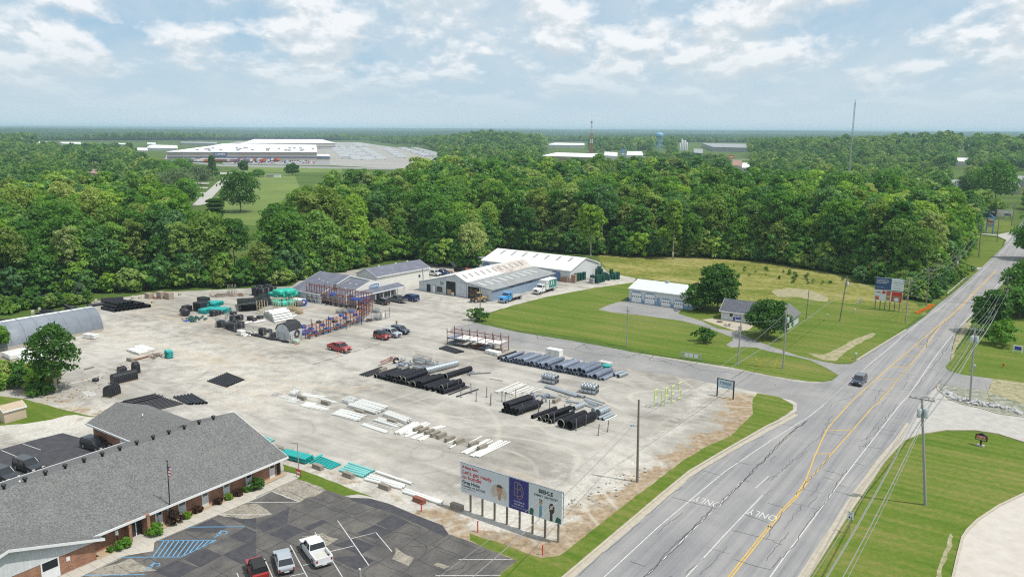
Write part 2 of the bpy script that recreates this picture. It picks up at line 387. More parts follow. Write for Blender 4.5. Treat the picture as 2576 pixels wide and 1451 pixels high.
yard=PP('o',-420,1500,-420,930,-100,850,-60,820,0,812,60,802,130,795,215,778,235,757,330,745,400,735,560,728,735,720,760,700,880,680,950,672,1060,665,1215,655,1300,645,1500,655,1530,686,1570,694,1600,700,1595,709,1585,713,1520,722,1440,735,1330,762,1260,777,1200,797,1190,815,1500,872,2095,963,2130,985,2010,1012,2003,1035,1941,1076,1734,1186,1560,1300,1330,1500)
def smear(x,w):return np.clip(1-x/w,0,1)
def yardmask(v):
    k=np.zeros((len(v),3))
    d=seg_dist(v,PP('o',1250,1420,1330,1400,1420,1385,1500,1330,1620,1245,1740,1165,1850,1095,1885,1050,1880,1010))
    k[:,0]=np.maximum(k[:,0],1.0*smear(d,9.5));k[:,1]=np.maximum(k[:,1],.5*smear(np.abs(d-9),5))
    d=seg_dist(v,PP('o',1090,1295,1180,1340,1300,1380,1390,1390));k[:,0]=np.maximum(k[:,0],.95*smear(d,4.5))
    d=seg_dist(v,PP('o',60,985,140,1000,230,1040,300,1030));k[:,0]=np.maximum(k[:,0],.6*smear(d,7))
    d=seg_dist(v,PP('o',730,1165,860,1200,960,1240,1090,1290));k[:,0]=np.maximum(k[:,0],.55*smear(d,3.5));k[:,1]=np.maximum(k[:,1],.6*smear(d,9))
    d=seg_dist(v,PP('o',200,960,330,985,420,1010));k[:,0]=np.maximum(k[:,0],.35*smear(d,6))
    d=seg_dist(v,PP('o',1250,1310,1500,1290,1600,1200));k[:,1]=np.maximum(k[:,1],.8*smear(d,16))
    d=seg_dist(v,PP('o',250,830,420,870,600,930,640,990,760,960));k[:,1]=np.maximum(k[:,1],.62*smear(d,26));k[:,2]=np.maximum(k[:,2],.50*smear(d,20))
    d=seg_dist(v,PP('o',300,760,500,800,560,840,640,900,800,850));k[:,2]=np.maximum(k[:,2],.5*smear(d,22))
    d=seg_dist(v,PP('o',0,1060,230,1045,130,1080));k[:,1]=np.maximum(k[:,1],.9*smear(d,12))
    d=seg_dist(v,PP('o',640,1000,760,970,860,975,920,975));k[:,2]=np.maximum(k[:,2],.55*smear(d,7))
    d=seg_dist(v,PP('o',1060,700,1200,770,1400,745,1600,705));k[:,1]=np.maximum(k[:,1],.55*smear(d,22));k[:,2]=np.maximum(k[:,2],.35*smear(d,12))
    d=seg_dist(v,PP('o',1180,1220,1300,1200,1500,1150,1700,1060));k[:,2]=np.maximum(k[:,2],.35*smear(d,10))
    d=seg_dist(v,PP('o',700,780,780,775,900,790));k[:,2]=np.maximum(k[:,2],.6*smear(d,8))
    d=seg_dist(v,PP('o',905,975,935,972));k[:,0]=np.maximum(k[:,0],.9*smear(d,1.6))
    return k
struct(fsheet('gravel_yard',yard,.02,GRAVEL,1.6,yardmask))
# ---- meadow, lawns
struct(sheet('meadow',PP('o',1500,640,1700,640,1850,655,1935,660,2090,688,2190,720,2240,745,2300,760,2330,790,2290,800,2240,790,2100,760,2010,745,1960,765,1850,770,1740,740,1730,712,1600,700,1570,694,1530,686),.02,MEADOW))
lawn1=PP('o',1600,706,1730,710,1760,745,1960,762,2010,742,2110,760,2200,770,2275,785,2270,818,2255,835,2207,873,2154,905,2120,915,2075,912,2000,900,1931,885,1890,872,1845,850,1800,815,1740,800,1700,790,1640,790,1508,780,1560,760,1582,762,1585,735,1595,712)
lawnA=PP('o',1205,800,1230,790,1290,768,1330,758,1370,748,1420,738,1490,725,1588,711,1640,706,1735,712,1760,745,1960,762,2010,742,2110,760,2200,770,2275,785,2282,815,2262,835,2207,873,2154,907,2140,912,2092,912) + PP('m3',320,960,440,1000,560,1060,660,1120,712,1145,640,1190,560,1212,430,1212,180,1175,0,1143) + PP('m2',2400,1110,1900,1000,1600,960,1200,880,800,790,400,730,60,695,-170,640,-330,590)
struct(sheet('lawn',lawnA,.032,LAWN))
# driveways in the lawn
struct(sheet('driveway',PP('m2',860,487,1000,430,1060,412,1170,400,1730,480,1700,490,1665,528,1900,600,2060,680,2260,710,2420,790,2560,840)+PP('m3',100,880,300,950,560,1010,700,1035,830,1035,890,1000,760,1120,712,1145,660,1118,560,1060,440,1000,300,965,0,903)+PP('m2',2450,870,2330,862,2200,868,2145,838,2215,800,2220,770,2120,730,1900,650,1700,600,1300,545,1000,515),.044,DRIVE))
struct(sheet('patio',PP('m2',1905,590,2000,575,2095,585,2300,618,2420,650,2380,690,2265,712,2130,665),.056,mat('patio_concrete',(.40,.345,.26),.9,scale=1,col2=(.46,.41,.33))))
struct(sheet('access_drive',PP('o',1196,812,1300,835,1490,866,1690,905,1864,934,2000,960,2092,966,2060,962,2092,957,2150,940,2060,1050,2003,1038,2005,1014,1990,1006,1900,985,1700,945,1500,915,1400,890,1290,875,1180,858,1130,835,1140,822),.032,DRIVE))
verge=PP('o',1905,989,1893,1007,1894,1040,1841,1094,1776,1124,1719,1157,1666,1198,1615,1237,1556,1281,1511,1317,1455,1361,1408,1397,1363,1403,1333,1394,1289,1376,1182,1341,1182,1358,1235,1385,1289,1403,1301,1409,1289,1421,1262,1441,1210,1500,1370,1495,1419.6,1450.8,1734,1186,1933,1070,1996,1030,1995,1018,1960,998)
struct(sheet('verge',verge,.034,LAWN))
struct(sheet('grass_strip',PP('b1',225,495,340,530,480,580,700,660,850,725,1000,778,860,750,740,765,590,712,345,622,372,600,330,575,232,552),.034,LAWN))
struct(sheet('back_lawn',PP('o',-400,960,-40,985,0,996,60,1003,150,1028,243,1049,220,1048,190,1043,166,1045,130,1055,60,1066,0,1070,-300,1100),.034,LAWN))
# right side: lawns
struct(sheet('corner_lawn',PP('b3',340,1451,690,905,980,485,1140,303,1270,247,1500,212,1750,212,1950,242,2171,312,2500,420,2500,640,2171,752,1960,852,1780,972,1690,1062,1650,1120,1600,1320,1560,1500,1540,1620,240,1620),.032,LAWN))
struct(sheet('roadside_lawn',PP('m3',2140,730,2000,790,1850,950,1830,1000,1785,1060,1810,1095,1950,1143,2260,1180,2575,1225,2900,1290,2900,760,2575,560,2440,590,2300,640),.032,LAWN))
struct(sheet('far_verge',PP('u3',2025,1165,2475,1150,2450,1060,2290,1040,2000,1050),.032,LAWN))
struct(sheet('far_verge',PP('u3',1560,1260,1900,1260,2020,1180,2180,1205,2300,1215,2370,1240,2340,1335,2225,1440)+PP('H',1940,455,1850,520,1700,640,1400,870,1250,980,1080,1110,850,1290,760,1240,940,1080,1240,900,1330,760,1500,600,1560,470,1600,290),.030,LAWN))
# ---- main road
roadL=PP('b2',40,1800,440,1451,1020,960,1270,748,1500,560,1760,405,2171,170) + PP('b3',110,125,250,52) + PP('m3',650,1195,890,1002,1030,910,1390,692,1560,570,1730,420,1900,290,2100,110,2225,-10) + PP('u3',2330,1345,2400,1270,2500,1130,2620,960,2800,760)
roadR=PP('b3',60,1850,340,1451,690,900,980,480,1140,300,1290,-10)+PP('m3',1700,1260,1730,1238,1810,1100,1780,1060,1830,1000,1855,850,1890,730,2010,590,2210,400,2260,330,2400,190,2600,-10)+PP('u3',2760,1250,2860,1100,3000,900)
struct(sheet('road',roadL+roadR[::-1],.048,ROAD))
struct(sheet('concrete_drive',PP('b3',1130,300,1290,-20)+PP('m3',1700,1258,1712,1300,1830,1392,1950,1440)+PP('b3',1800,25,1950,70,2171,100,2600,190,2600,450,2171,311,1950,241,1750,211,1500,211,1270,246),.060,CONC))
struct(sheet('side_drive',PP('m3',1725,1235,1805,1098,1950,1142,2260,1180,2215,1310),.056,DRIVE))
struct(sheet('sandy_field',PP('m3',2255,1180,2575,1222,3000,1290,3000,1560,2560,1440,2215,1308),.034,mat('sandy_ground',(.17,.19,.07),.95,var=.2,scale=.9,col2=(.42,.36,.24))))
struct(sheet('island_bed',PP('m3',1704,1260,1725,1237,2215,1310,2560,1440,2900,1540)+PP('b3',2171,98,1950,68,1800,22)+PP('m3',1950,1436,1830,1390,1714,1298),.064,mat('weedy_gravel',(.10,.14,.045),.95,var=.3,scale=.9,col2=(.38,.37,.33))))
struct(sheet('station_apron',PP('b3',2600,640,2171,750,1960,850,1780,970,1690,1060,1650,1120,1600,1320,1560,1500,1540,1700,2600,1900),.050,mat('apron_concrete',(.46,.42,.37),.9,var=.07,scale=.5,col2=(.52,.485,.44))))
struct(sheet('side_street',PP('u3',2010,1168,2300,1195,2400,1240,2370,1290,2440,1225,2520,1120,2480,1150,2300,1185,2100,1165),.040,CONC))
struct(sheet('side_path',PP('H',1600,455,1870,490,1940,460,1850,465),.044,CONC))
for q_ in (PP('b3',1550,1080,1570,1110,1545,1220,1500,1330,1450,1500,1410,1480,1460,1320,1520,1160),PP('m3',400,925,560,940,700,880,860,790,1050,720,1090,735,880,850,760,930,690,1000,560,995),PP('m3',1885,760,1960,640,2080,560,2020,690,1900,860,1850,1000,1840,960),PP('m3',30,300,200,270,420,290,600,360,610,410,480,400,300,360,100,360)):
    struct(sheet('bare_patch',q_,.0365,MATS['sandy_ground']))
# kerbs
k=MB()
def kerb(mb,pts,w=.45,h=.12,z=.05):
    pts=[Vector((p[0],p[1],0)) for p in pts];n=len(pts);a,b=[],[]
    for i in range(n):
        d=(pts[min(i+1,n-1)]-pts[max(i-1,0)]).normalized();o=Vector((-d.y,d.x,0))*w/2;a.append(pts[i]+o);b.append(pts[i]-o)
    vs=[(p.x,p.y,z-.05) for p in a]+[(p.x,p.y,z-.05) for p in b]+[(p.x,p.y,z+h) for p in a]+[(p.x,p.y,z+h) for p in b]
    fs=[]
    for i in range(n-1):fs+=[(2*n+i,3*n+i,3*n+i+1,2*n+i+1),(i,2*n+i,2*n+i+1,i+1),(n+i+1,3*n+i+1,3*n+i,n+i)]
    mb.add(vs,fs)
struct(MB().build('kerb',KERB)) if 0 else None
mb=MB();kerb(mb,PP('b2',40,1800,440,1451,1020,960,1270,748,1500,560,1760,405,2171,170)+PP('b3',110,125,200,72),.35);struct(mb.build('kerb',KERB))
mb=MB();kerb(mb,PP('m3',890,1000,1030,910,1390,690),.35);struct(mb.build('kerb',KERB))
mb=MB();kerb(mb,PP('b3',60,1850,340,1451,690,902,980,482,1140,302,1270,246,1500,211,1750,211,1950,241,2171,311,2500,420),.35,z=.06);struct(mb.build('kerb',KERB))
mb=MB();kerb(mb,PP('b3',2500,640,2171,750,1960,850,1780,970,1690,1060,1650,1120,1600,1320,1560,1500),.3,z=.06);struct(mb.build('kerb',KERB))
mb=MB();kerb(mb,PP('m3',1730,1240,1704,1262,1714,1300,1830,1392,1950,1436)+PP('b3',1800,24,1950,70,2171,100,2500,165),.3,z=.07);struct(mb.build('kerb',KERB))
# gutters (pale concrete beside the kerb)
mb=MB();ribbon(mb,PP('b2',75,1810,475,1461,1055,970,1300,760,1530,572,1790,418,2171,200)+PP('b3',110,150,240,75),.8,.056);ribbon(mb,PP('b3',0,1850,290,1451,650,890,945,465,1105,285,1190,150),.8,.056);struct(mb.build('gutter',KERB))
# ---- painted markings
def lines(name,items,m,z=.064):
    mb=MB()
    for w_,pts in items:ribbon(mb,pts,w_,z)
    return struct(mb.build(name,m))
B2,B3,M3='b2','b3','m3'
lines('white_road_lines',[
 (.13,PP(B2,480,1720,780,1451,1235,1030,1500,808,1800,560,2171,310)+PP(B3,100,250,352,92,470,0)+PP(M3,550,1451,940,1110,1200,890,1500,634,1750,456,1900,330,2090,165,2215,40,2290,-30)+PP('u3',2420,1290,2520,1150)),
 (.13,PP(B2,850,1740,1130,1451,1640,945,1960,635)),
 (.13,PP(B2,1220,1730,1475,1451,1790,1105,2120,760)),
 (.13,PP(B3,-220,1720,20,1451,190,1215,340,1020,680,560,870,315,1060,70,1130,-20)+PP(M3,1400,1370,1510,1215,1660,990,1860,735)),
 (.13,PP(M3,1885,705,2000,590,2110,455,2240,325,2370,170,2470,60)),
 (.12,PP(B2,2060,700,2171,600)),
],PAINTW)
Y1=PP(B2,1560,1760,1830,1451,2000,1236,2171,1020)+PP(B3,0,1030,120,880,235,768)
lines('yellow_road_lines',[
 (.15,Y1),(.15,[p+Vector((.28,-.12,0)) for p in Y1]),
 (.17,PP(B3,235,768,320,635,405,410,500,205,560,130,680,0)+PP(M3,800,1451,1010,1255,1230,1060,1480,850,1640,710,1800,580)),
 (.17,PP(B3,242,775,345,640,540,410,725,200,900,0)+PP(M3,1080,1451,1240,1270,1415,1065,1590,850,1700,690,1810,575)),
 (.15,PP(M3,1800,580,1960,430,2130,255,2290,95)),(.15,[p+Vector((.3,-.1,0)) for p in PP(M3,1800,580,1960,430,2130,255,2290,95)]),
 (.15,PP(B3,318,640,345,632)),(.2,PP(B3,405,412,540,407)),(.2,PP(B3,500,214,722,208)),
 (.2,PP(M3,1080,1192,1290,1188)),(.2,PP(M3,1225,1065,1410,1067)),(.2,PP(M3,1365,955,1500,957)),(.2,PP(M3,1480,855,1580,857)),(.2,PP(M3,1565,765,1645,768)),
 (.2,PP(M3,920,1340,975,1340)),(.2,PP(M3,1140,1335,1185,1335)),(.15,PP(M3,1650,685,1700,688)),
],PAINTY,.066)
def onroad(k_,x,y,s_):
    p=P(k_,x,y,.068)
    text(s_,2.3,PAINTW,None,p,(0,0,math.atan2(-BX.y,-BX.x)),name='road_lettering',sx=.60,fat=-.005)['kind']='structure'
onroad(B2,1672,797,'ONLY');onroad(B2,2135,905,'ONLY')
# ---- cracks in the asphalt: jagged dark seams
def jag(p,q,step=1.0,amp=.25,seed=0):
    r=random.Random(seed);p,q=Vector(p),Vector(q);n=max(2,int((q-p).length/step));d=(q-p).normalized();o=Vector((-d.y,d.x,0));out=[]
    e=0
    for i in range(n+1):
        e=e*.6+r.uniform(-amp,amp);out.append(p.lerp(q,i/n)+o*e)
    return out
mb=MB()
def crack(pts,w_=.06,amp=.22,seed=0,z=.0705,step=.8):
    for i,(a,b) in enumerate(zip(pts[:-1],pts[1:])):ribbon(mb,jag(a,b,step,amp,seed+i*7),w_,z)
for s_ in range(3):crack(PP(B2,900,1640,1120,1451,1640,930,1960,640,2171,415)+PP(B3,120,300,330,130),.07,.22,s_*31)
crack(PP(B2,1480,1430,1620,1290));crack(PP(B2,1600,1440,1820,1190),.05);crack(PP(B2,1350,780,1500,815,1700,865),.05,.1)
crack(PP(B2,1860,1060,2100,1115),.05,.1);crack(PP(B2,1600,550,1770,595),.05,.1);crack(PP(B2,1900,480,2020,505),.05,.1);crack(PP(B2,1960,925,2171,990),.05,.1)
crack(PP(B3,0,1320,60,1200,170,1070),.06);crack(PP(B3,40,1380,130,1290,330,1020,440,870,680,550),.07,.18,5);crack(PP(B3,0,830,130,865),.05,.1)
crack(PP(B3,110,550,280,400,560,130),.05,.35,9);crack(PP(B3,130,560,300,380),.05,.4,19);crack(PP(B3,780,300,900,250,1100,-10),.05,.3,3)
crack(PP(B3,0,640,100,560),.05);crack(PP(B3,350,860,420,770),.05);crack(PP(B3,820,350,870,300),.08,.25,8)
crack(PP(B3,250,760,330,650,520,430),.08,.18,2);crack(PP(B3,10,1060,130,900),.07,.1,4)
for y,x0,x1 in ((245,500,640),(355,760,990),(245,940,1070),(165,80,250),(500,740,820),(620,470,560),(680,580,660)):crack(PP(B3,x0,y-12,x1,y+12),.045,.08,y)
crack(PP(M3,560,1440,740,1290,860,1180),.05,.1,6);crack(PP(M3,1440,1320,1530,1210,1640,1090,1780,900,1860,760),.07,.18,7);crack(PP(M3,1080,1440,1300,1200,1440,1040),.05,.1,2)
crack(PP(M3,940,1110,1120,980,1230,890),.04,.1);crack(PP(M3,680,1420,760,1390,860,1350),.04);crack(PP(M3,1590,870,1600,790,1680,700,1790,600),.09,.12,3)
crack(PP(M3,1490,620,1540,640,1720,660),.05,.06);crack(PP(M3,1730,470,1900,500,2100,520),.09,.06);crack(PP(M3,1880,325,2050,325,2230,318),.07,.06)
crack(PP(M3,930,990,1100,890,1370,700),.06,.1,12);crack(PP(M3,1590,1340,1720,1230,1860,1090),.08,.12,13)
for a in ((1000,900,1120,925),(1190,1170,1300,1190),(860,1140,920,1120),(1300,1290,1420,1300),(1420,1185,1500,1190)):crack(PP(M3,*a),.04,.08,a[0])
crack(PP(B2,560,1440,780,1240,1080,990),.06,.12,21);crack(PP(B2,1130,940,1180,900,1260,830,1440,690),.06,.12,22);crack(PP(B2,1480,640,1640,520,1880,380,2120,260),.06,.12,23)
q=random.Random(77)
for i in range(70):
    f_=q.random();a=P(B2,700,1400).lerp(P(M3,2050,330),f_)+BX*q.uniform(1,13)*(1-f_*.35);L_=q.uniform(2,9);d=AX if q.random()<.6 else BX*.45;crack([a,a+d*L_*.6,a+d*L_],q.choice((.03,.04,.055)),.2,i)
vv=np.array(mb.v)[:,:2];okm=np_in(vv,[(p.x,p.y) for p in roadL+roadR[::-1]]);mb.f=[f for f in mb.f if all(okm[j] for j in f)]
struct(mb.build('road_cracks',CRACK))
mb=MB()
crack(PP('m2',20,700,240,740,380,790,700,825,800,900),.11,.35,1,.0445);crack(PP('m2',0,785,320,845,600,885,820,935,1250,980),.09,.06,2,.0445,2)
crack(PP('m2',620,890,720,830,900,850),.11,.35,3,.0445);crack(PP('m2',1060,925,1200,960,1320,920),.11,.35,4,.0445);crack(PP('m2',1140,980,1260,940,1440,980,1600,1040),.12,.4,5,.0445)
crack(PP('m2',1400,940,1390,1000,1560,1010),.11,.4,6,.0445);crack(PP('m2',1480,970,1700,1010,1880,1090,2250,1130),.11,.3,7,.0445);crack(PP('m2',1720,1070,1860,1020),.11,.3,8,.0445)
crack(PP('m2',2200,1180,2330,1100),.13,.15,9,.0445);crack(PP('m3',60,1230,80,1250),.08,.2,10,.0445);crack(PP('m2',230,730,250,780,400,790),.11,.3,11,.0445)
struct(mb.build('drive_cracks',CRACK))
# ---- wheel stops / stain lines in the yard
mb=MB()
for x0,y0,x1,y1 in ((565,1040,655,1015),(675,1005,760,980),(787,972,870,948),(890,938,930,925),(975,912,1050,888),(1085,880,1160,856),(1190,845,1250,826),(1450,775,1490,762)):
    ribbon(mb,PP('m1',x0,y0,x1,y1),.28,.030)
struct(mb.build('ground_seams',mat('dark_seam',(.12,.115,.105),.9)))
# ---- office car park
LOT=None
t=NT('lot_asphalt');n1=t.noise(t.obj,.25,6,.7,.4);n3=t.noise(t.obj,6,4,.8);mv=t.mp(t.obj,(1,1,1),-RB)
f=t.math('ADD',t.math('MULTIPLY',n1,.6),t.math('MULTIPLY',n3,.42))
t.done(t.ramp(f,(.38,(.060,.058,.060)),(.52,(.105,.10,.094)),(.66,(.17,.155,.135))),.9,n3,.5,.03);LOT=t.m
t=NT('lot_sealed');n1=t.noise(t.mp(t.obj,(1,1,1),-RB),.8,6,.7);t.done(t.ramp(n1,(.35,(.042,.043,.052)),(.7,(.075,.073,.078))),.85,spec=.35);SEAL=t.m
t=NT('lot_worn');n1=t.noise(t.obj,.7,7,.8);n3=t.noise(t.obj,4,5,.8);f=t.math('ADD',t.math('MULTIPLY',n1,.5),t.math('MULTIPLY',n3,.5));t.done(t.ramp(f,(.40,(.13,.12,.105)),(.5,(.27,.245,.20)),(.62,(.40,.37,.31))),.95,n3,.6,.03);WORN=t.m
struct(sheet('car_park',PP('b0',-200,1880,710,1446,1340,1145,2171,793)+PP('b1',350,622,590,712,750,765,800,780,960,785,1130,832,1340,922,1580,1015,1630,1088,1810,1150,2171,1300)+PP('b2',40,1312,-100,1420,-200,1560,-100,1900),.040,LOT))
for i,q in enumerate([PP('b1',780,782,960,786,1130,832,1340,922,1580,1015,1630,1088,1600,1110,1450,1040,1290,970,1170,915,1010,865,830,812),PP('b1',1010,1000,1150,925,1300,985,1170,1065),
      PP('b1',0,1010,280,865,260,1000,60,1075),PP('b1',110,1090,270,1005,400,1060,250,1140),PP('b1',400,1035,560,965,610,985,450,1060),PP('b1',650,1180,830,1120,1010,1190,870,1270,760,1210),
      PP('b1',640,1290,860,1265,1000,1310,870,1400),PP('b0',1560,1300,1750,1210,1880,1270,1700,1370),PP('b0',1890,1265,2171,1130,2171,1290,2050,1345),PP('b0',1560,1060,1800,960,1930,1030,1830,1080),
      PP('b0',1830,920,2010,870,2171,930,2171,1050,1960,960),PP('b0',1300,1400,1500,1310,1680,1370,1480,1470),PP('b0',1940,1110,2080,1030,2171,1070,2171,1130,2080,1165),PP('b1',850,1080,1010,1010,1160,1070,1020,1130)]):
    struct(sheet('sealed_patch',q,.046+.0005*i,SEAL))
for i,q in enumerate([PP('b1',350,622,590,716,370,820,120,720,300,640),PP('b0',1110,1290,1330,1400,1040,1440,700,1445),PP('b1',0,830,130,920,-60,960,-330,925,-200,850),PP('b1',1180,1200,1340,1290,1290,1360,1150,1300),PP('b1',1540,1330,1640,1365,1590,1385,1500,1350),PP('b1',380,1110,560,1080,700,1130,600,1190)]):
    struct(sheet('worn_patch',q,.054+.0005*i,WORN))
mb=MB();q=random.Random(3)
O=P('b1',560,980)   # slab joints: a skewed grid, mostly along the building axes
for i in range(-11,12):
    a=O+BX*(i*3.1);
    for j in range(-4,6):
        if q.random()<.72:ribbon(mb,jag(a+AX*(j*4.0-2),a+AX*(j*4.0+2.0),.7,.10,i*97+j),q.choice((.035,.05,.08)),.0605)
for j in range(-7,8):
    a=O+AX*(j*2.9)
    for i in range(-5,7):
        if q.random()<.7:ribbon(mb,jag(a+BX*(i*4.5-2.2),a+BX*(i*4.5+2.2),.7,.10,i*57+j*3),q.choice((.035,.05,.08)),.0605)
lot_poly=PP('b0',-200,1880,740,1436,1360,1150,2171,803)+PP('b1',350,632,800,785,960,790,1340,927,1580,1020,1810,1155,2171,1305)+PP('b2',30,1312,-100,1420,-200,1560,-100,1900)
def clipfaces(mb,poly):
    v=np.array(mb.v)[:,:2];ok=np_in(v,poly);mb.f=[f for f in mb.f if all(ok[i] for i in f)]
clipfaces(mb,lot_poly)
for pts in (PP('b1',1300,1190,1450,1190,1620,1100),PP('b1',1100,1050,1320,1110,1450,1190),PP('b1',1450,1190,1430,1260,1210,1440),PP('b1',280,870,260,1000),PP('b1',440,770,630,830,760,770),PP('b1',640,850,840,930,1010,860),PP('b1',1490,1180,1740,1290,1960,1240),PP('b1',1480,1440,1760,1370,1800,1290)):
    for a,b in zip(pts[:-1],pts[1:]):ribbon(mb,jag(a,b,.6,.18,int(a.x*10)),.08,.0608)
struct(mb.build('car_park_cracks',CRACK))
wl=[(.11,PP('b1',*v)) for v in ((0,822,362,818),(120,720,365,818),(0,921,133,919),(690,975,955,1355),(615,1240,835,1188),(805,1128,1015,1076,1150,1237),(498,1075,730,1451),(290,1185,445,1475),(70,1298,145,1470),(398,1355,455,1342),(1715,1306,2171,1303),(1520,1441,2070,1438),(285,1447,415,1420))]
wl+=[(.11,PP('b0',*v)) for v in ((1830,924,2171,926),(2065,822,2171,823),(2008,1420,2030,1470))] + [(.11,PP('b0',10,378,152,435)),(.11,PP('b0',190,322,346,375))]
lines('white_bay_lines',wl[:-2],PAINTW,.0635)
bl=[(.13,PP('b0',*v)) for v in ((1588,1030,2076,1027),(1340,1143,1835,1141),(1035,1285,1535,1284),(710,1439,1225,1433),(1835,1141,1535,1284))]
for i in range(11):
    f_=i/11;a=P('b0',1395+i*42,1142);b=P('b0',min(1295+i*38,1535+i*20),1284)
    bb=P('b0',1295+i*41,1284) if i<6 else P('b0',1535+(i-5.7)*52,1284-(i-5.7)*25);bl.append((.14,[a,bb]))
lines('blue_bay_lines',bl,PAINTB,.0635)
def wheelchair(k_,x,y):
    p=P(k_,x,y,.0645);mb=MB();cs,sn=-BX,AX
    def W_(u,v):q_=p+BX*u*-1.0*.9+AX*v*-.9;return q_
    circ=[W_(.45*math.cos(t_),.45*math.sin(t_)-.35) for t_ in [R(a) for a in range(-200,61,20)]]
    ribbon(mb,circ,.12,.0645);ribbon(mb,[W_(0,1.05),W_(0,.9)],.26,.0645);ribbon(mb,[W_(0,.85),W_(0,.1),W_(.45,.1),W_(.75,-.6),W_(.95,-.5)],.13,.0647);ribbon(mb,[W_(0,.5),W_(.4,.5)],.12,.0649)
    struct(mb.build('wheelchair_symbol',PAINTB))
wheelchair('b0',1875,1085);wheelchair('b0',1300,1358)
# rear car park behind the office
struct(sheet('rear_car_park',PP('b0',-300,470,10,368,290,290,530,232,740,290,900,350,940,420,0,700,-300,800),.036,SEAL))
lines('rear_bay_lines',wl[-2:],PAINTW,.044)
# walkway, ramp and stone bed beside the office
walk=PP('b0',480,1465,820,1312,1130,1180,1075,1110,1085,1075,1215,1068,1270,1100,1440,1030,1800,860,2171,712)+PP('b1',75,676,250,600,270,580,350,588,372,602,345,622,0,775)+PP('b0',2171,790,1340,1142,1310,1160,1300,1235,1060,1275,1000,1300,710,1440,500,1540,300,1560)
struct(sheet('walkway',walk,.075,mat('walk_concrete',(.43,.40,.345),.9,var=.07,scale=.9,col2=(.49,.46,.40))))
mb=MB();wl_=[P('b0',1000+i*0,1300) for i in range(1)]
for i in range(26):
    f_=i/25;a=P('b0',640,1475).lerp(P('b1',345,620),f_);ribbon(mb,[a,a-BX*1.9],.04,.077)
struct(mb.build('walk_joints',mat('joint_dark',(.22,.2,.17),.9)))
struct(sheet('stone_bed',PP('b0',815,1240,1060,1150,1070,1110,1130,1180,820,1312)+[],.068,mat('tan_pebbles',(.36,.26,.15),.95,var=.3,scale=9,bump=.6,col2=(.56,.44,.30))))
struct(sheet('stone_bed',PP('b0',1212,1040,1430,940,1760,830,2130,660,2171,640)+PP('b1',110,615,225,560,265,582,80,668,0,712)+PP('b0',2171,712,1800,862,1440,1032,1270,1102,1215,1068),.068,MATS['tan_pebbles']))
# ================================================================ TREES
def leaf_mat(name,stops,tint=.12):
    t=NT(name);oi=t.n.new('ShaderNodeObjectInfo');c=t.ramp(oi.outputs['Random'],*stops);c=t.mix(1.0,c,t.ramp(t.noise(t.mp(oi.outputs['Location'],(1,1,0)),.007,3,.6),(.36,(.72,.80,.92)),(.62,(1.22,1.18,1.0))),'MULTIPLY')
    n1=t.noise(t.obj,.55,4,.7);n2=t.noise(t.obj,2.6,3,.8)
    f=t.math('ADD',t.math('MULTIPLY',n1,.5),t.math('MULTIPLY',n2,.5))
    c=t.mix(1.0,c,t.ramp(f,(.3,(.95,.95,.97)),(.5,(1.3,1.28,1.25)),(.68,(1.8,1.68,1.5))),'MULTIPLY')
    d=t.n.new('ShaderNodeBsdfDiffuse');tr=t.n.new('ShaderNodeBsdfTranslucent');g=t.n.new('ShaderNodeBsdfGlossy');ms=t.n.new('ShaderNodeMixShader');m2=t.n.new('ShaderNodeMixShader')
    t.l.new(c,d.inputs[0]);t.l.new(t.mix(1.0,c,(1.25,1.35,.5),'MULTIPLY'),tr.inputs[0]);ms.inputs[0].default_value=.42
    t.l.new(d.outputs[0],ms.inputs[1]);t.l.new(tr.outputs[0],ms.inputs[2]);g.inputs['Roughness'].default_value=.45;g.inputs[0].default_value=(.9,1,.9,1)
    m2.inputs[0].default_value=.015;t.l.new(ms.outputs[0],m2.inputs[1]);t.l.new(g.outputs[0],m2.inputs[2])
    t.l.new(m2.outputs[0],t.n['Material Output'].inputs[0]);t.n.remove(t.p);return t.m
DK,MD,YG,OL,BL,CR=(.046,.130,.022),(.096,.215,.030),(.21,.34,.035),(.18,.23,.055),(.095,.19,.075),(.26,.31,.12)
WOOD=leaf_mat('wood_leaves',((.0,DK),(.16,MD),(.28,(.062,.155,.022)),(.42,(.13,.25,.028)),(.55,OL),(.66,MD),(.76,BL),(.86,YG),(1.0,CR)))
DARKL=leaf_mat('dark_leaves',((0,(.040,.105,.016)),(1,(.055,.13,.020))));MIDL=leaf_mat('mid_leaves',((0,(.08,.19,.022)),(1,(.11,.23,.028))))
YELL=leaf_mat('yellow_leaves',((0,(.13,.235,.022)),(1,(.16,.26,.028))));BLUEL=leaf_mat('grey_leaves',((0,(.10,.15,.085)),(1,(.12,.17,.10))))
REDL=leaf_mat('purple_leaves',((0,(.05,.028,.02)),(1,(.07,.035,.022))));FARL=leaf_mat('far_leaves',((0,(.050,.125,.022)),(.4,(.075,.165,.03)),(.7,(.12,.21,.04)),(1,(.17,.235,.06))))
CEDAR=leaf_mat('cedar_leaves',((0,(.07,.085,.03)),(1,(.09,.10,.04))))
BARK=mat('bark',(.16,.13,.10),.9,var=.3,scale=4,stretch=(3,3,.5));BARKP=mat('pale_bark',(.34,.31,.26),.9,var=.3,scale=4)
def cards(pos,nrm,size,rg,asp=.7):
    """one leafy quad per position, facing roughly along nrm"""
    n=len(pos);nrm=nrm+rg.normal(0,.55,(n,3));nrm /= np.linalg.norm(nrm,axis=1)[:,None]
    r=rg.normal(0,1,(n,3));u=np.cross(nrm,r);u /= np.linalg.norm(u,axis=1)[:,None];v=np.cross(nrm,u)
    s=size*rg.uniform(.6,1.35,(n,1))
    vs=np.stack([pos-u*s,pos-v*s*asp+u*s*.15,pos+u*s,pos+v*s*asp-u*s*.2],1).reshape(-1,3)
    return vs
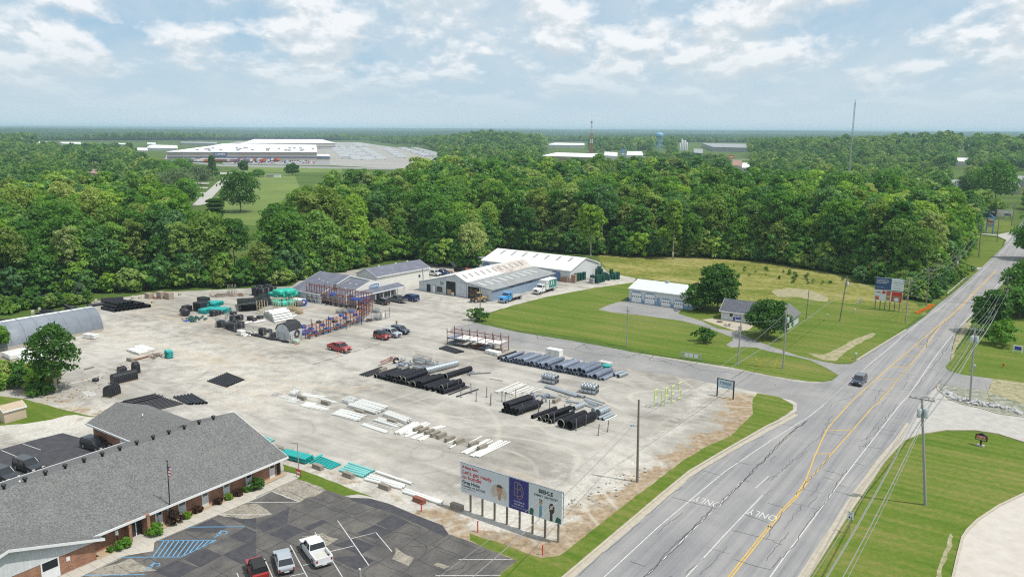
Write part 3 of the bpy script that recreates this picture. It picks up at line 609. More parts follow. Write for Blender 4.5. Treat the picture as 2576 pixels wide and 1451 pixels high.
def quadmesh(name,vs,m):
    n=len(vs)//4;me=bpy.data.meshes.new(name);me.vertices.add(len(vs));me.vertices.foreach_set('co',vs.astype(np.float32).ravel())
    me.loops.add(len(vs));me.loops.foreach_set('vertex_index',np.arange(len(vs),dtype=np.int32));me.polygons.add(n)
    me.polygons.foreach_set('loop_start',np.arange(n,dtype=np.int32)*4);me.update(calc_edges=True);me.materials.append(m);return me
def crown(name,m,seed,h,r,base=.25,clumps=34,per=70,size=.42,shape='round',droop=0.0):
    rg=np.random.default_rng(seed);allv=[];zc_=h*(base+(1-base)*.5);rz=h*(1-base)*.5
    lo,hi=[],[]
    for i in range(clumps):
        g=(i+.5)/clumps;zz=1-1.75*g if shape != 'cone' else 1-2*g
        a=i*2.399+rg.uniform(-.5,.5);rr=math.sqrt(max(0,1-zz*zz))
        if shape=='cone':rr=(1-zz)*.5
        if shape=='column':rr=min(1,rr*1.6)*.9
        k=rg.uniform(.42,.98);cr=r*rg.uniform(.17,.36)*(1.0 if shape != 'cone' else .8)
        c=np.array([math.cos(a)*rr*r*k,math.sin(a)*rr*r*k,zc_+zz*rz*rg.uniform(.72,1.0)-droop*rr*r*k])
        n=int(per*(cr/(.3*r))**2);d=rg.normal(0,1,(n,3));d /= np.linalg.norm(d,axis=1)[:,None];d[:,2]=np.where(d[:,2]<-.35,-d[:,2],d[:,2])
        p=c+d*cr*rg.uniform(.72,1.12,(n,1))*np.array([1.15,1.15,.8]);allv.append(cards(p,d+np.array([0,0,.25]),size,rg))
    return quadmesh(name,np.concatenate(allv),m)
def trunk_mesh(name,m,seed,h,r,base,tr=.28,limbs=7,lean=0.0):
    q=random.Random(seed);mb=MB();p=Vector((0,0,-.1));top=h*.78
    pts=[Vector((lean*z/top+q.uniform(-.12,.12)*(z>1),q.uniform(-.12,.12)*(z>1),z)) for z in (-.1,h*.12,h*.3,h*.5,h*.65,top)]
    rad=[tr*1.35,tr,tr*.85,tr*.6,tr*.38,tr*.12]
    for i in range(5):mb.tube(pts[i],pts[i+1],rad[i],7,rad[i+1])
    for i in range(limbs):
        z=h*(base+.05+(.62-base)*i/limbs);a=i*2.4+q.random();b0=Vector((lean*z/top,0,z));b1=b0+Vector((math.cos(a),math.sin(a),.75))*r*q.uniform(.45,.72)
        mid=b0.lerp(b1,.5)+Vector((0,0,-.25));mb.tube(b0,mid,tr*.42,5,tr*.28);mb.tube(mid,b1,tr*.28,5,tr*.08)
    return mb.mesh(name,m,True)
# near-woods protos (about 22 m tall, unit scale = metres)
KN={}
for nme,sd_,h,r,base,cl,per,size,shape in (('a',1,22,5.6,.24,62,92,.42,'round'),('b',2,25,4.8,.22,58,88,.42,'round'),('c',3,19,6.6,.18,70,88,.44,'round'),('d',4,24,4.0,.30,48,84,.40,'column'),('e',5,15,4.8,.08,50,90,.40,'round'),('f',6,25,6.0,.42,50,88,.44,'round')):
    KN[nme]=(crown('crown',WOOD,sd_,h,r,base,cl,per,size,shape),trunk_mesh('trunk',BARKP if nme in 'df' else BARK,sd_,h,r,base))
def put_tree(name,crown_me,trunk_me,loc,rz,s,label,group=None,cat='tree'):
    t_=thing(name,label,cat,loc,rz,group);t_.scale=s if isinstance(s,tuple) else (s,s,s)
    link('trunk',trunk_me,t_);link('crown',crown_me,t_);return t_
# region the woods cover near the camera
woodsN=PP('o',-500,780,-100,770,0,752,60,748,150,745,225,738,330,732,420,726,560,721,690,717,728,714,765,700,830,688,880,680,930,666,985,652,1062,652,1090,668,1120,674,1200,674,1206,648,1240,622,1480,640,1560,645,1700,645,1850,652,1940,660,2100,686,2180,700,2240,716,2290,722,2330,712,2370,690,2410,655,2440,620,2447,590,2440,545)
far_edge=[P('o',2600,500),P('o',2800,470),Vector((900,900,0)),Vector((-900,900,0)),P('o',-500,500)]
def pn(*xy):return [P('o',xy[i],xy[i+1],20) for i in range(0,len(xy),2)]
def pc(*xy):return [P('o',xy[i],xy[i+1]) for i in range(0,len(xy),2)]
def pf(*xy):return [P('o',xy[i],xy[i+1],15) for i in range(0,len(xy),2)]
far_top=[P('o',2442,552)]+pn(2425,508,2300,490,2200,478,2100,462,1980,446,1800,428,1600,415,1380,414,1200,412,1000,420,860,436,770,462,735,482,700,505,655,535,600,552,545,545,490,520,430,470,330,452,180,446,0,440,-700,440)
woods_poly=woodsN+far_top
DCC=pn(400,418,430,440,480,505,545,540,600,548,655,530,700,500,745,478,850,440,960,420,1100,402,1120,398)+pc(1110,388,1060,372,900,358,700,354,560,356,420,362,340,364)+pf(340,380,385,388)
clear=[DCC]
def scatter(poly,step,jit,seed,keep=None):
    rg=np.random.default_rng(seed);bb=np.array([(p[0],p[1]) for p in poly]);x0,y0=bb.min(0);x1,y1=bb.max(0)
    gx,gy=np.meshgrid(np.arange(x0,x1,step),np.arange(y0,y1,step));gx[::2]+=step*.5;g=np.stack([gx.ravel(),gy.ravel()],1)+rg.uniform(-jit,jit,(gx.size,2))*step
    g=g[np_in(g,poly)]
    for c in clear:g=g[~np_in(g,c)]
    return g
def vnoise(x,y,s,seed=0):
    g=np.random.default_rng(seed);G_=g.uniform(0,1,(128,128));X,Y=x/s,y/s;xi,yi=np.floor(X).astype(int),np.floor(Y).astype(int);fx,fy=X-xi,Y-yi
    fx,fy=fx*fx*(3-2*fx),fy*fy*(3-2*fy);q_=lambda a,b:G_[a % 128,b % 128]
    return (q_(xi,yi)*(1-fx)+q_(xi+1,yi)*fx)*(1-fy)+(q_(xi,yi+1)*(1-fx)+q_(xi+1,yi+1)*fx)*fy
pts=scatter(woods_poly,7.2,.42,11)
pts=pts[(np.abs(pts[:,0])<pts[:,1]*.72+40)]
dist=np.hypot(pts[:,0],pts[:,1])
front=seg_dist(pts,woodsN)   # distance to the near edge
fmask=front<9
# which trees are seen best: front rows, then nearest
order=np.argsort(dist*.6+front*6)
NIND=290;ind=order[:NIND];rest=order[NIND:]
KINDS_='abcdef';GRP='woodland trees along the near edge of the woods'
def where(x,y):
    u=CX+F*x/y/1.0
    if u<230:return 'behind the curved grey shed'
    if u<740:return 'behind the big black pipe heap'
    if u<1080:return 'behind the grey roofed store'
    if u<1500:return 'behind the white roofed warehouse'
    if u<1960:return 'at the back of the meadow'
    if u<2200:return 'left of the double billboard'
    return 'right of the double billboard'
KL={'a':'round crowned','b':'tall oval crowned','c':'wide spreading','d':'slim upright','e':'low bushy','f':'tall bare stemmed'}
rg=np.random.default_rng(5)
edge_d={}
for i in ind:
    x,y=pts[i];kd=KINDS_[rg.integers(0,6)];row='front row' if front[i]<7 else 'second row' if front[i]<16 else 'deeper rows'
    s=rg.uniform(.78,1.12);s *= .78 if front[i]<5 else 1.0
    if dist[i]<215:s *= .62
    elif dist[i]<260:s *= .80
    lab=f'{KL[kd]} tree in the {row} of woods {where(x, y)}'
    put_tree('broadleaf_tree',KN[kd][0],KN[kd][1],(x,y,0),rg.uniform(0,6.28),(s*rg.uniform(.9,1.15),s*rg.uniform(.9,1.15),s),lab,GRP)
# the rest of the woods: one object, instances of the same trees
def gn_scatter(name,positions,scales,rots,protos,label,cat):
    """one object: a point per tree, a tree instanced on each point"""
    n=len(positions);me=bpy.data.meshes.new(name);me.from_pydata([tuple(p) for p in positions],[],[])
    for an,arr,ty in (('sc',scales,'FLOAT'),('rot',rots,'FLOAT'),('idx',np.random.default_rng(n).integers(0,len(protos),n),'INT')):
        a=me.attributes.new(an,ty,'POINT');a.data.foreach_set('value',np.asarray(arr,dtype=np.int32 if ty=='INT' else np.float32))
    o=link(name,me);stuff(o,label,cat)
    col=bpy.data.collections.new(name+'_sources')
    for k_,pm in enumerate(protos):
        po=bpy.data.objects.new('source_%02d' % k_,pm);col.objects.link(po)
    ng=bpy.data.node_groups.new(name,'GeometryNodeTree');ng.interface.new_socket('Geometry',in_out='INPUT',socket_type='NodeSocketGeometry');ng.interface.new_socket('Geometry',in_out='OUTPUT',socket_type='NodeSocketGeometry')
    n_,l_=ng.nodes,ng.links;gi,go=n_.new('NodeGroupInput'),n_.new('NodeGroupOutput');ip=n_.new('GeometryNodeInstanceOnPoints');ci=n_.new('GeometryNodeCollectionInfo')
    ci.inputs['Collection'].default_value=col;ci.inputs['Separate Children'].default_value=True;ci.inputs['Reset Children'].default_value=True
    def na(nm,ty):
        x=n_.new('GeometryNodeInputNamedAttribute');x.data_type=ty;x.inputs['Name'].default_value=nm;return x.outputs['Attribute']
    l_.new(gi.outputs[0],ip.inputs['Points']);l_.new(ci.outputs[0],ip.inputs['Instance']);ip.inputs['Pick Instance'].default_value=True
    l_.new(na('idx','INT'),ip.inputs['Instance Index']);cx_=n_.new('ShaderNodeCombineXYZ');l_.new(na('rot','FLOAT'),cx_.inputs[2]);l_.new(cx_.outputs[0],ip.inputs['Rotation']);l_.new(na('sc','FLOAT'),ip.inputs['Scale'])
    l_.new(ip.outputs[0],go.inputs[0]);md=o.modifiers.new('trees','NODES');md.node_group=ng
    return o
rp=pts[rest];rs=rg.uniform(.66,1.12,len(rp))*(.82+.36*vnoise(rp[:,0],rp[:,1],38,2));rd=dist[rest]
rs *= np.where(rd<230,.68,1.0)*np.where(rp[:,0]<-60,.84,1.0)
mid=[crown('mid_crown',WOOD,20+i,h,r,.2,44,42,.72,'round') for i,(h,r) in enumerate(((22,5.8),(24,5.2),(20,6.3),(21,5.0),(25,5.6)))]
near_m=rd<420
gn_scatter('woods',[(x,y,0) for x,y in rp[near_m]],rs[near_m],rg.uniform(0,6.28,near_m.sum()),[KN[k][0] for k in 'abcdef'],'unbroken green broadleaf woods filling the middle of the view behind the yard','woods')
# ---- wider country: groves to 3.4 km, then a canopy sheet to the horizon
towns=[DCC,pf(85,366,210,367,330,366)+pc(430,362,440,359,90,356),pn(215,441,262,443)+pc(265,426,215,425),pf(1350,401,1500,402,1640,402)+pc(1630,384,1360,386),
         pf(1372,369,1484,370)+pc(1484,361,1372,360),pf(1636,379,1684,381)+pc(1682,374,1638,374),pf(1700,381,1790,388,1885,384)+pc(1885,363,1700,364),pf(1828,422,1892,428)+pc(1892,402,1828,398),pf(2385,467,2480,476,2600,484)+pc(2600,444,2385,450),pf(2400,412,2440,415)+pc(2440,398,2400,397)]
near_far=[P('o',-1500,440,20)]+far_top[::-1][1:]+[P('o',2600,551),P('o',3400,600)]
def ring_pts(d0,d1,step,seed):
    g=np.random.default_rng(seed);out=[]
    d=d0
    while d<d1:
        st=step*(d/d0)**.5;n=int(2*.72*d/st);a=np.linspace(-.72,.72,n)+g.uniform(-.5,.5,n)*st/d;rr=d+g.uniform(-.5,.5,n)*st
        out.append(np.stack([np.sin(a)*rr,np.cos(a)*rr],1));d+=st*.9
    return np.concatenate(out)
fp=ring_pts(420,3500,10,3)
beyond=np_in(fp,near_far+[Vector((6000,9000,0)),Vector((-6000,9000,0))]);fp=fp[beyond]
for c in towns:fp=fp[~np_in(fp,c)]
for c in clear:fp=fp[~np_in(fp,c)]
nz=vnoise(fp[:,0],fp[:,1],230,4);keep=(nz>.22) | (np.hypot(fp[:,0],fp[:,1])<1000);fp=fp[keep]
fd=np.hypot(fp[:,0],fp[:,1]);nzh=vnoise(fp[:,0],fp[:,1],420,9)
fz=np.clip((fd-1300)/1500,0,1)*vnoise(fp[:,0],fp[:,1],560,6)*12*np.where(np.abs(fp[:,0]+200)<420,.4,1)
fa=np.arctan2(fp[:,0],fp[:,1]);fz+=24*np.exp(-((fa-.46)/.16)**2-((fd-1750)/380)**2)+12*np.exp(-((fa+.03)/.07)**2-((fd-2100)/300)**2)+10*np.exp(-((fa+.5)/.2)**2-((fd-2600)/400)**2)
gm=[crown('grove_crown',FARL,60+i,h,r,.02,30,13,1.6,'round') for i,(h,r) in enumerate(((16,8.5),(18,8),(14,9.5),(17,7.5)))]
fs=rg.uniform(.55,1.15,len(fp))*(.60+.5*nzh)*(fd/640)**.12
fs=fs*(1+.45*np.exp(-((fa-.46)/.16)**2-((fd-1700)/450)**2)+.35*np.exp(-((fa+.03)/.08)**2-((fd-2000)/350)**2))
gn_scatter('distant_woods',[(x,y,z) for (x,y),z in zip(fp,fz)],fs,rg.uniform(0,6.28,len(fp)),gm,'blue green woods rolling away behind the roofs of the town','woods')
mf=~near_m
gn_scatter('middle_woods',[(x,y,0) for x,y in rp[mf]],rs[mf],rg.uniform(0,6.28,mf.sum()),mid,'rear part of the green woods reaching to the far roofs','woods')
# canopy sheet 3.3 km - 26 km with low ridges
ds=[3300];
while ds[-1]<27000:ds.append(ds[-1]*1.0065+2)
na_=620;ds=np.array(ds);an=np.linspace(-.75,.75,na_);D_,A_=np.meshgrid(ds,an,indexing='ij');X,Y=np.sin(A_)*D_,np.cos(A_)*D_
g2=np.random.default_rng(8)
Zc=8+26*vnoise(X+9e4,Y,1500,2)*np.clip((D_-3300)/5000,.15,1)+8*vnoise(X+9e4,Y,520,3)+np.clip((D_-9000)/9000,0,1)*18+g2.uniform(-1,1,D_.shape)*(2.2+D_/7000)
Zc=np.minimum(Zc,60)
vs=np.stack([X,Y,Zc],-1).reshape(-1,3);nr,nc=D_.shape;ii=(np.arange(nr-1)[:,None]*nc+np.arange(nc-1)[None]).ravel()
q4=np.stack([ii,ii+1,ii+nc+1,ii+nc],1)
me=bpy.data.meshes.new('horizon_woods');me.vertices.add(len(vs));me.vertices.foreach_set('co',vs.astype(np.float32).ravel());me.loops.add(q4.size);me.loops.foreach_set('vertex_index',q4.astype(np.int32).ravel());me.polygons.add(len(q4));me.polygons.foreach_set('loop_start',np.arange(len(q4),dtype=np.int32)*4);me.update(calc_edges=True)
t=NT('canopy');n1=t.noise(t.obj,.0016,5,.6);n2=t.noise(t.obj,.02,5,.8);f=t.math('ADD',t.math('MULTIPLY',n1,.5),t.math('MULTIPLY',n2,.5))
t.done(t.ramp(f,(.36,(.018,.045,.020)),(.5,(.030,.066,.026)),(.60,(.05,.09,.03)),(.72,(.10,.12,.05))),1.0,n2,.8,5,spec=0.0);me.materials.append(t.m)
stuff(link('horizon_woods',me),'hazy blue wooded ridges along the horizon','woods')
# ---------------------------------------------------------------- haze
hm=bpy.data.materials.new('haze_air');hm.use_nodes=True;n=hm.node_tree.nodes;n.remove(n['Principled BSDF']);pv=n.new('ShaderNodeVolumePrincipled');pv.inputs['Color'].default_value=(.62,.83,1,1);pv.inputs['Density'].default_value=9.5e-5;pv.inputs['Anisotropy'].default_value=.1
hm.node_tree.links.new(pv.outputs[0],n['Material Output'].inputs['Volume'])
mb=MB();mb.box(-29000,29000,-2900,29500,-1,80);stuff(mb.build('haze',hm),'thin summer haze over the far woods','haze')
# ================================================================ BUILDINGS
def wallmat(name,col,sc_=1.2,ribs=0.0,var=.07,rough=.6,axis='both'):
    t=NT(name);n1=t.noise(t.obj,sc_,5,.6);c=t.ramp(n1,(.35,tuple(x*(1-var) for x in col)),(.65,tuple(min(1,x*(1+var)) for x in col)))
    if ribs:
        wv=t.wave(t.mp(t.obj,(1,1,0)),ribs,0,d='DIAGONAL');c=t.mix(t.ramp(wv,(.05,.28),(.2,0.0)),c,tuple(x*.72 for x in col))
    return t.done(c,rough,spec=.3)
WHITE=wallmat('white_siding',(.60,.62,.63),ribs=1.6);WGREY=wallmat('grey_white_metal',(.50,.54,.57),ribs=1.1,var=.14);BLUEG=wallmat('blue_grey_metal',(.26,.34,.44),ribs=1.1,var=.12)
CREAM=wallmat('cream_siding',(.66,.65,.60),ribs=2.0);BLUEDOOR=mat('blue_door',(.12,.20,.36),.5,var=.08);BLUETRIM=mat('blue_trim',(.18,.30,.44),.5,var=.08)
t=NT('brick');br=t.n.new('ShaderNodeTexBrick');vm=t.n.new('ShaderNodeMapping');t.l.new(t.obj,vm.inputs[0]);vm.inputs[2].default_value=(math.pi/2,0,0)
sx_=t.n.new('ShaderNodeSeparateXYZ');t.l.new(t.obj,sx_.inputs[0]);cb=t.n.new('ShaderNodeCombineXYZ');t.l.new(t.math('ADD',sx_.outputs[0],sx_.outputs[1]),cb.inputs[0]);t.l.new(sx_.outputs[2],cb.inputs[1]);t.l.new(cb.outputs[0],br.inputs[0])
br.inputs['Scale'].default_value=1.0;br.inputs['Brick Width'].default_value=.42;br.inputs['Row Height'].default_value=.14;br.inputs['Mortar Size'].default_value=.014
br.inputs['Color1'].default_value=(.34,.155,.085,1);br.inputs['Color2'].default_value=(.25,.105,.062,1);br.inputs['Mortar'].default_value=(.34,.27,.21,1)
BRICK=t.done(t.mix(1.0,br.outputs[0],t.ramp(t.noise(t.obj,.9,5),(.35,.82),(.65,1.12)),'MULTIPLY'),.9)
def shingle(name,c0,c1,c2,sc_=1.0):
    t=NT(name);v=t.voro(t.mp(t.obj,(8*sc_,8*sc_,8*sc_)),1);n1=t.noise(t.obj,.5,4);n2=t.noise(t.mp(t.obj,(2.6,1.1,2.6)),3.2,4,.8)
    f=t.math('ADD',t.math('MULTIPLY',t.sep(v.outputs['Color'])[0],.30),t.math('ADD',t.math('MULTIPLY',n2,.5),t.math('MULTIPLY',n1,.2)))
    return t.done(t.ramp(f,(.38,c0),(.5,c1),(.62,c2)),.95,n2,.4,.03,spec=.15)
SHING=shingle('grey_shingles',(.108,.110,.108),(.150,.152,.150),(.20,.202,.198));SHING2=shingle('dark_shingles',(.075,.08,.10),(.115,.12,.145),(.16,.165,.19))
ROOFB=mat('slate_metal_roof',(.115,.122,.165),.5,var=.14,scale=.4,col2=(.165,.17,.21));ROOFW=mat('white_metal_roof',(.78,.79,.78),.45,var=.04,scale=.5)
ROOFG=mat('grey_metal_roof',(.235,.245,.245),.5,var=.15,scale=.5,col2=(.33,.34,.335));TRIMW=mat('white_trim',(.70,.71,.71),.6,var=.05)
t=NT('rusted_white_roof');n1=t.noise(t.mp(t.obj,(.9,.25,.9)),1,6,.75);n2=t.noise(t.obj,2.4,6,.85);sx_=t.n.new('ShaderNodeSeparateXYZ');t.l.new(t.obj,sx_.inputs[0])
f=t.math('ADD',t.math('ADD',t.math('MULTIPLY',n1,.35),t.math('MULTIPLY',n2,.55)),t.math('MULTIPLY',t.ramp(t.math('DIVIDE',sx_.outputs[1],32.0),(.48,0.0),(.56,1.0)),.10))
ROOFR=t.done(t.ramp(f,(.47,(.62,.61,.58)),(.56,(.44,.40,.36)),(.66,(.28,.20,.16))),.7)
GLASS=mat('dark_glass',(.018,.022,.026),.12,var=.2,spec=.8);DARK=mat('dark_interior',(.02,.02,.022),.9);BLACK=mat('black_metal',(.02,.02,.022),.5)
STEEL=mat('galvanised_steel',(.55,.58,.60),.38,.85,var=.12,scale=2);GREYP=mat('grey_paint',(.30,.31,.32),.6)
def gprism(mb,x0,x1,y0,y1,ze,zr,xr,base=0.0,ze2=None):
    ze2=ze if ze2 is None else ze2
    mb.prism([(x0,base),(x1,base),(x1,ze2),(xr,zr),(x0,ze)],y0,y1);return mb
def groof(parent,m,x0,x1,y0,y1,ze,zr,xr,ov=.5,th_=.14,oy=.4,ze2=None,name='roof'):
    ze2=ze if ze2 is None else ze2;s1=(zr-ze)/(xr-x0);s2=(zr-ze2)/(x1-xr)
    xa,za,xb,zb=x0-ov,ze-ov*s1,x1+ov,ze2-ov*s2;e=.015
    mb=MB().prism([(xa,za+e),(xr,zr+e),(xb,zb+e),(xb,zb+e+th_),(xr,zr+e+th_),(xa,za+e+th_)],y0-oy,y1+oy)
    o=mb.build(name,m,parent)
    f=MB()  # gutters and rake boards
    f.box(xa-.1,xa-.003,y0-oy,y1+oy,za-.08,za+th_+.06);f.box(xb+.003,xb+.1,y0-oy,y1+oy,zb-.08,zb+th_+.06)
    for yy in (y0-oy-.06,y1+oy+.003):
        for (xp,zp,xq,zq) in ((xa,za,xr,zr),(xr,zr,xb,zb)):
            f.prism([(xp,zp-.1),(xq,zq-.1),(xq,zq+th_+.05),(xp,zp+th_+.05)],yy,yy+.057)
    f.build('fascia',TRIMW,parent);return o
def panel(parent,name,m,x0,x1,y0,y1,z0,z1,**k):return MB().box(x0,x1,y0,y1,z0,z1).build(name,m,parent,**k)
# ---- brick office ------------------------------------------------
o=thing('office_building','long brick office building with grey shingle roof beside the dark car park','building',P('b1',210,580),RB)
mb=gprism(MB(),-21.6,0,-48,0,2.85,6.55,-10.8);mb.build('wall',BRICK,o)
groof(o,SHING,-21.6,0,-48,0,2.85,6.55,-10.8,1.0,.14,.6)
wg=link('wing',None,o);MB().prism([(-y,z) for y,z in ((9.0,0),(0.01,0),(.01,3.1),(4.6,4.9),(9.0,3.1))][::1],0,1) if 0 else None
mb=MB();pr=[(-9.0,0),(-.05,0),(-.05,3.15),(-4.6,4.85),(-9.0,3.15)];n=5
mb.add([(-33.3,y,z) for y,z in pr]+[(-21.5,y,z) for y,z in pr],[tuple(range(n)),tuple(range(2*n-1,n-1,-1))]+[((i+1) % n,i,n+i,n+(i+1) % n) for i in range(n)]);mb.build('wing_wall',BRICK,o)
mb=MB();pr=[(-9.7,2.9),(-4.6,4.87),(.5,2.9),(.5,3.04),(-4.6,5.01),(-9.7,3.04)];n=6
mb.add([(-33.9,y,z) for y,z in pr]+[(-16.5,y,z) for y,z in pr],[tuple(range(n)),tuple(range(2*n-1,n-1,-1))]+[((i+1) % n,i,n+i,n+(i+1) % n) for i in range(n)]);mb.build('wing_roof',SHING,o)
MB().box(-33.9,-21.0,-9.82,-9.7,2.8,3.08).build('fascia',TRIMW,o)
panel(o,'rear_door',TRIMW,-25.6,-24.7,-9.04,-8.98,.05,2.1)
bpy.data.objects.remove(wg)
# front cross gable
gw=MB();pr=[(-44,0),(-27,0),(-27,2.6),(-35.9,5.35),(-44.8,2.6)]
gw.add([(x,y,z) for x in (-9,1.4) for y,z in ((-44.8,0),(-27,0),(-27,2.55),(-44.8,2.55))],[(0,1,2,3),(7,6,5,4),(1,5,6,2),(0,4,5,1),(3,2,6,7),(0,3,7,4)]);gw.build('front_wall',BRICK,o)
gw=MB();gw.add([(x,y,z) for x in (-8,1.44) for y,z in ((-44.8,2.2),(-27,2.2),(-27,2.6),(-35.9,5.35),(-44.8,2.6))],[(0,1,2,3,4),(9,8,7,6,5),(1,6,7,2),(2,7,8,3),(3,8,9,4),(4,9,5,0),(0,5,6,1)]);gw.build('white_gable',WHITE,o)
pr=[(-45.6,2.36),(-35.9,5.37),(-26.2,2.36),(-26.2,2.5),(-35.9,5.51),(-45.6,2.5)];n=6
mb=MB();mb.add([(-9.5,y,z) for y,z in pr]+[(2.1,y,z) for y,z in pr],[tuple(range(n)),tuple(range(2*n-1,n-1,-1))]+[((i+1) % n,i,n+i,n+(i+1) % n) for i in range(n)]);mb.build('front_roof',SHING,o)
mb=MB();
for a_,b_ in ((0,1),(1,2)):
    (ya,za),(yb,zb)=pr[a_],pr[b_];mb.add([(x,y,z) for x in (2.103,2.18) for y,z in ((ya,za-.12),(yb,zb-.12),(yb,zb+.18),(ya,za+.18))],[(0,1,2,3),(7,6,5,4),(0,4,5,1),(1,5,6,2),(2,6,7,3),(3,7,4,0)])
mb.build('fascia',TRIMW,o)
MB().box(1.44,1.62,-38.6,-38.2,3.1,3.35).build('wall_light',DARK,o)
MB().box(1.405,1.45,-30.2,-29.8,1.3,1.75).build('wall_plate',TRIMW,o)
w_=panel(o,'window',TRIMW,1.40,1.46,-31.95-.9,-30.95+.0,.05,2.3);panel(w_,'pane',GLASS,1.462,1.475,-32.7,-31.1,1.25,2.2)
for y0,y1 in ((-5.8,-4.9),(-9.3,-8.4),(-12.5,-11.6),(-15.8,-14.8),(-18.9,-18.0)):
    w_=panel(o,'window',WHITE,0.0,.06,y0,y1,.05,2.78);panel(w_,'pane',GLASS,.062,.075,y0+.1,y1-.1,1.5,2.65);panel(w_,'frame',TRIMW,.0,.085,y0-.06,y0-.003,.05,2.78)
w_=panel(o,'window',WHITE,0.0,.06,-1.95,-1.05,.05,2.78);panel(w_,'pane',GLASS,.062,.075,-1.85,-1.15,1.5,2.65)
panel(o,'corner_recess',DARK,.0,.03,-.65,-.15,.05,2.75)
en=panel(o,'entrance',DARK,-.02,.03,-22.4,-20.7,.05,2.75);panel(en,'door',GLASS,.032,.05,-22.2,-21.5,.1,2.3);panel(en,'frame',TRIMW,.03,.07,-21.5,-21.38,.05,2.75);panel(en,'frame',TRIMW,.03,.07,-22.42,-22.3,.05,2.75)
MB().box(0,1.3,-20.68,-20.3,0,2.75).build('brick_pier',BRICK,o);MB().box(0,1.0,-22.8,-22.45,0,2.75).build('brick_pier',BRICK,o)
GREEN=mat('dark_green_paint',(.025,.13,.10),.5);sg=panel(o,'green_sign',GREEN,.0,.08,-26.1,-25.2,1.25,2.6)
panel(sg,'sign_symbol',TRIMW,.082,.09,-25.85,-25.45,1.95,2.35);text('SWC',.28,TRIMW,sg,(.084,-25.65,1.6),(math.pi/2,0,math.pi/2),name='lettering') if 0 else None
mb=MB()
for y in (-17.3,-17.15):mb.box(.0,.1,y,y+.07,.1,2.7)
mb.build('downpipe',TRIMW,o)
for i in range(16):
    v=MB();v.lathe([(.0,0),(.17,0),(.17,.42),(.27,.46),(.30,.55),(.27,.68),(.0,.78)],n=12);v.build('roof_vent',BLACK,o,True,loc=(-10.8,-2.9-i*2.32,6.55))
for y in (-28.3,-31.8):MB().lathe([(0,0),(.1,0),(.1,.3),(0,.32)],n=8).build('roof_vent',TRIMW,o,True,loc=(-12.6,y,6.0))
MB().lathe([(0,0),(.1,0),(.1,.45),(0,.47)],n=8).build('roof_vent',TRIMW,o,True,loc=(-25,-5.5,4.75))
# ---- store ------------------------------------------------
c0=Vector((-63.235,223.866,0));SR=RA+math.pi   # local x = towards the viewer side (-A), local y = B
o=thing('store_building','white store with slate grey roofs, porch and blue oval name sign','store',c0,SR)
gprism(MB(),-22.7,0,0,11.8,2.65,6.15,-11.35).build('wall',WGREY,o);groof(o,ROOFB,-22.7,0,0,11.8,2.65,6.15,-11.35,.4,.14,.35)
gprism(MB(),-21.6,-1.4,11.82,20.4,2.65,5.0,-11.35).build('front_wall',WGREY,o);groof(o,ROOFB,-21.6,-1.4,12.2,20.0,2.67,5.05,-11.35,.25,.14,.0,name='front_roof')
MB().prism([(-20.9,3.3),(-3.4,3.3),(-3.4,3.5),(-11.35,5.75),(-20.9,3.2)],20.42,20.66).build('white_gable',CREAM,o)
mb=MB();mb.prism([(-22,2.75),(-2.6,2.75),(-2.6,2.87),(-22,2.87)],23.2,23.4)
pr=MB();pr.add([(-22.3,20.5,3.45),(-2.4,20.5,3.45),(-2.4,23.6,2.72),(-22.3,23.6,2.72),(-22.3,20.5,3.57),(-2.4,20.5,3.57),(-2.4,23.6,2.84),(-22.3,23.6,2.84)],[(3,2,1,0),(4,5,6,7),(0,1,5,4),(1,2,6,5),(2,3,7,6),(3,0,4,7)]);pr.build('porch_roof',ROOFB,o)
MB().box(-22.3,-2.4,23.603,23.7,2.62,2.9).build('fascia',TRIMW,o)
for x in (-22,-19.2,-16.2,-13.2,-10.2,-7.2,-3):MB().box(x-.08,x+.08,23.2,23.36,0,2.74).build('porch_post',TRIMW,o)
for x in (-20,-18.6,-17.2,-15.8):w_=panel(o,'shop_window',TRIMW,x-.62,x+.62,20.42,20.5,.3,2.6);panel(w_,'pane',GLASS,x-.54,x+.54,20.502,20.515,.4,2.5)
for x in (-12.6,-10.8,-8.6,-6.4,-4.6):w_=panel(o,'shop_window',TRIMW,x-.7,x+.7,20.42,20.48,1.5,2.15);panel(w_,'pane',GLASS,x-.62,x+.62,20.482,20.495,1.56,2.1)
panel(o,'door',GLASS,-14.6,-13.7,20.42,20.5,.1,2.2)
rl=MB();
for z in (.5,.95):rl.box(-20,-4,24.2,24.26,z,z+.06)
for i in range(9):rl.box(-20+i*2,-19.92+i*2,24.2,24.26,0,1.0)
rl.build('handrail',CREAM,o)
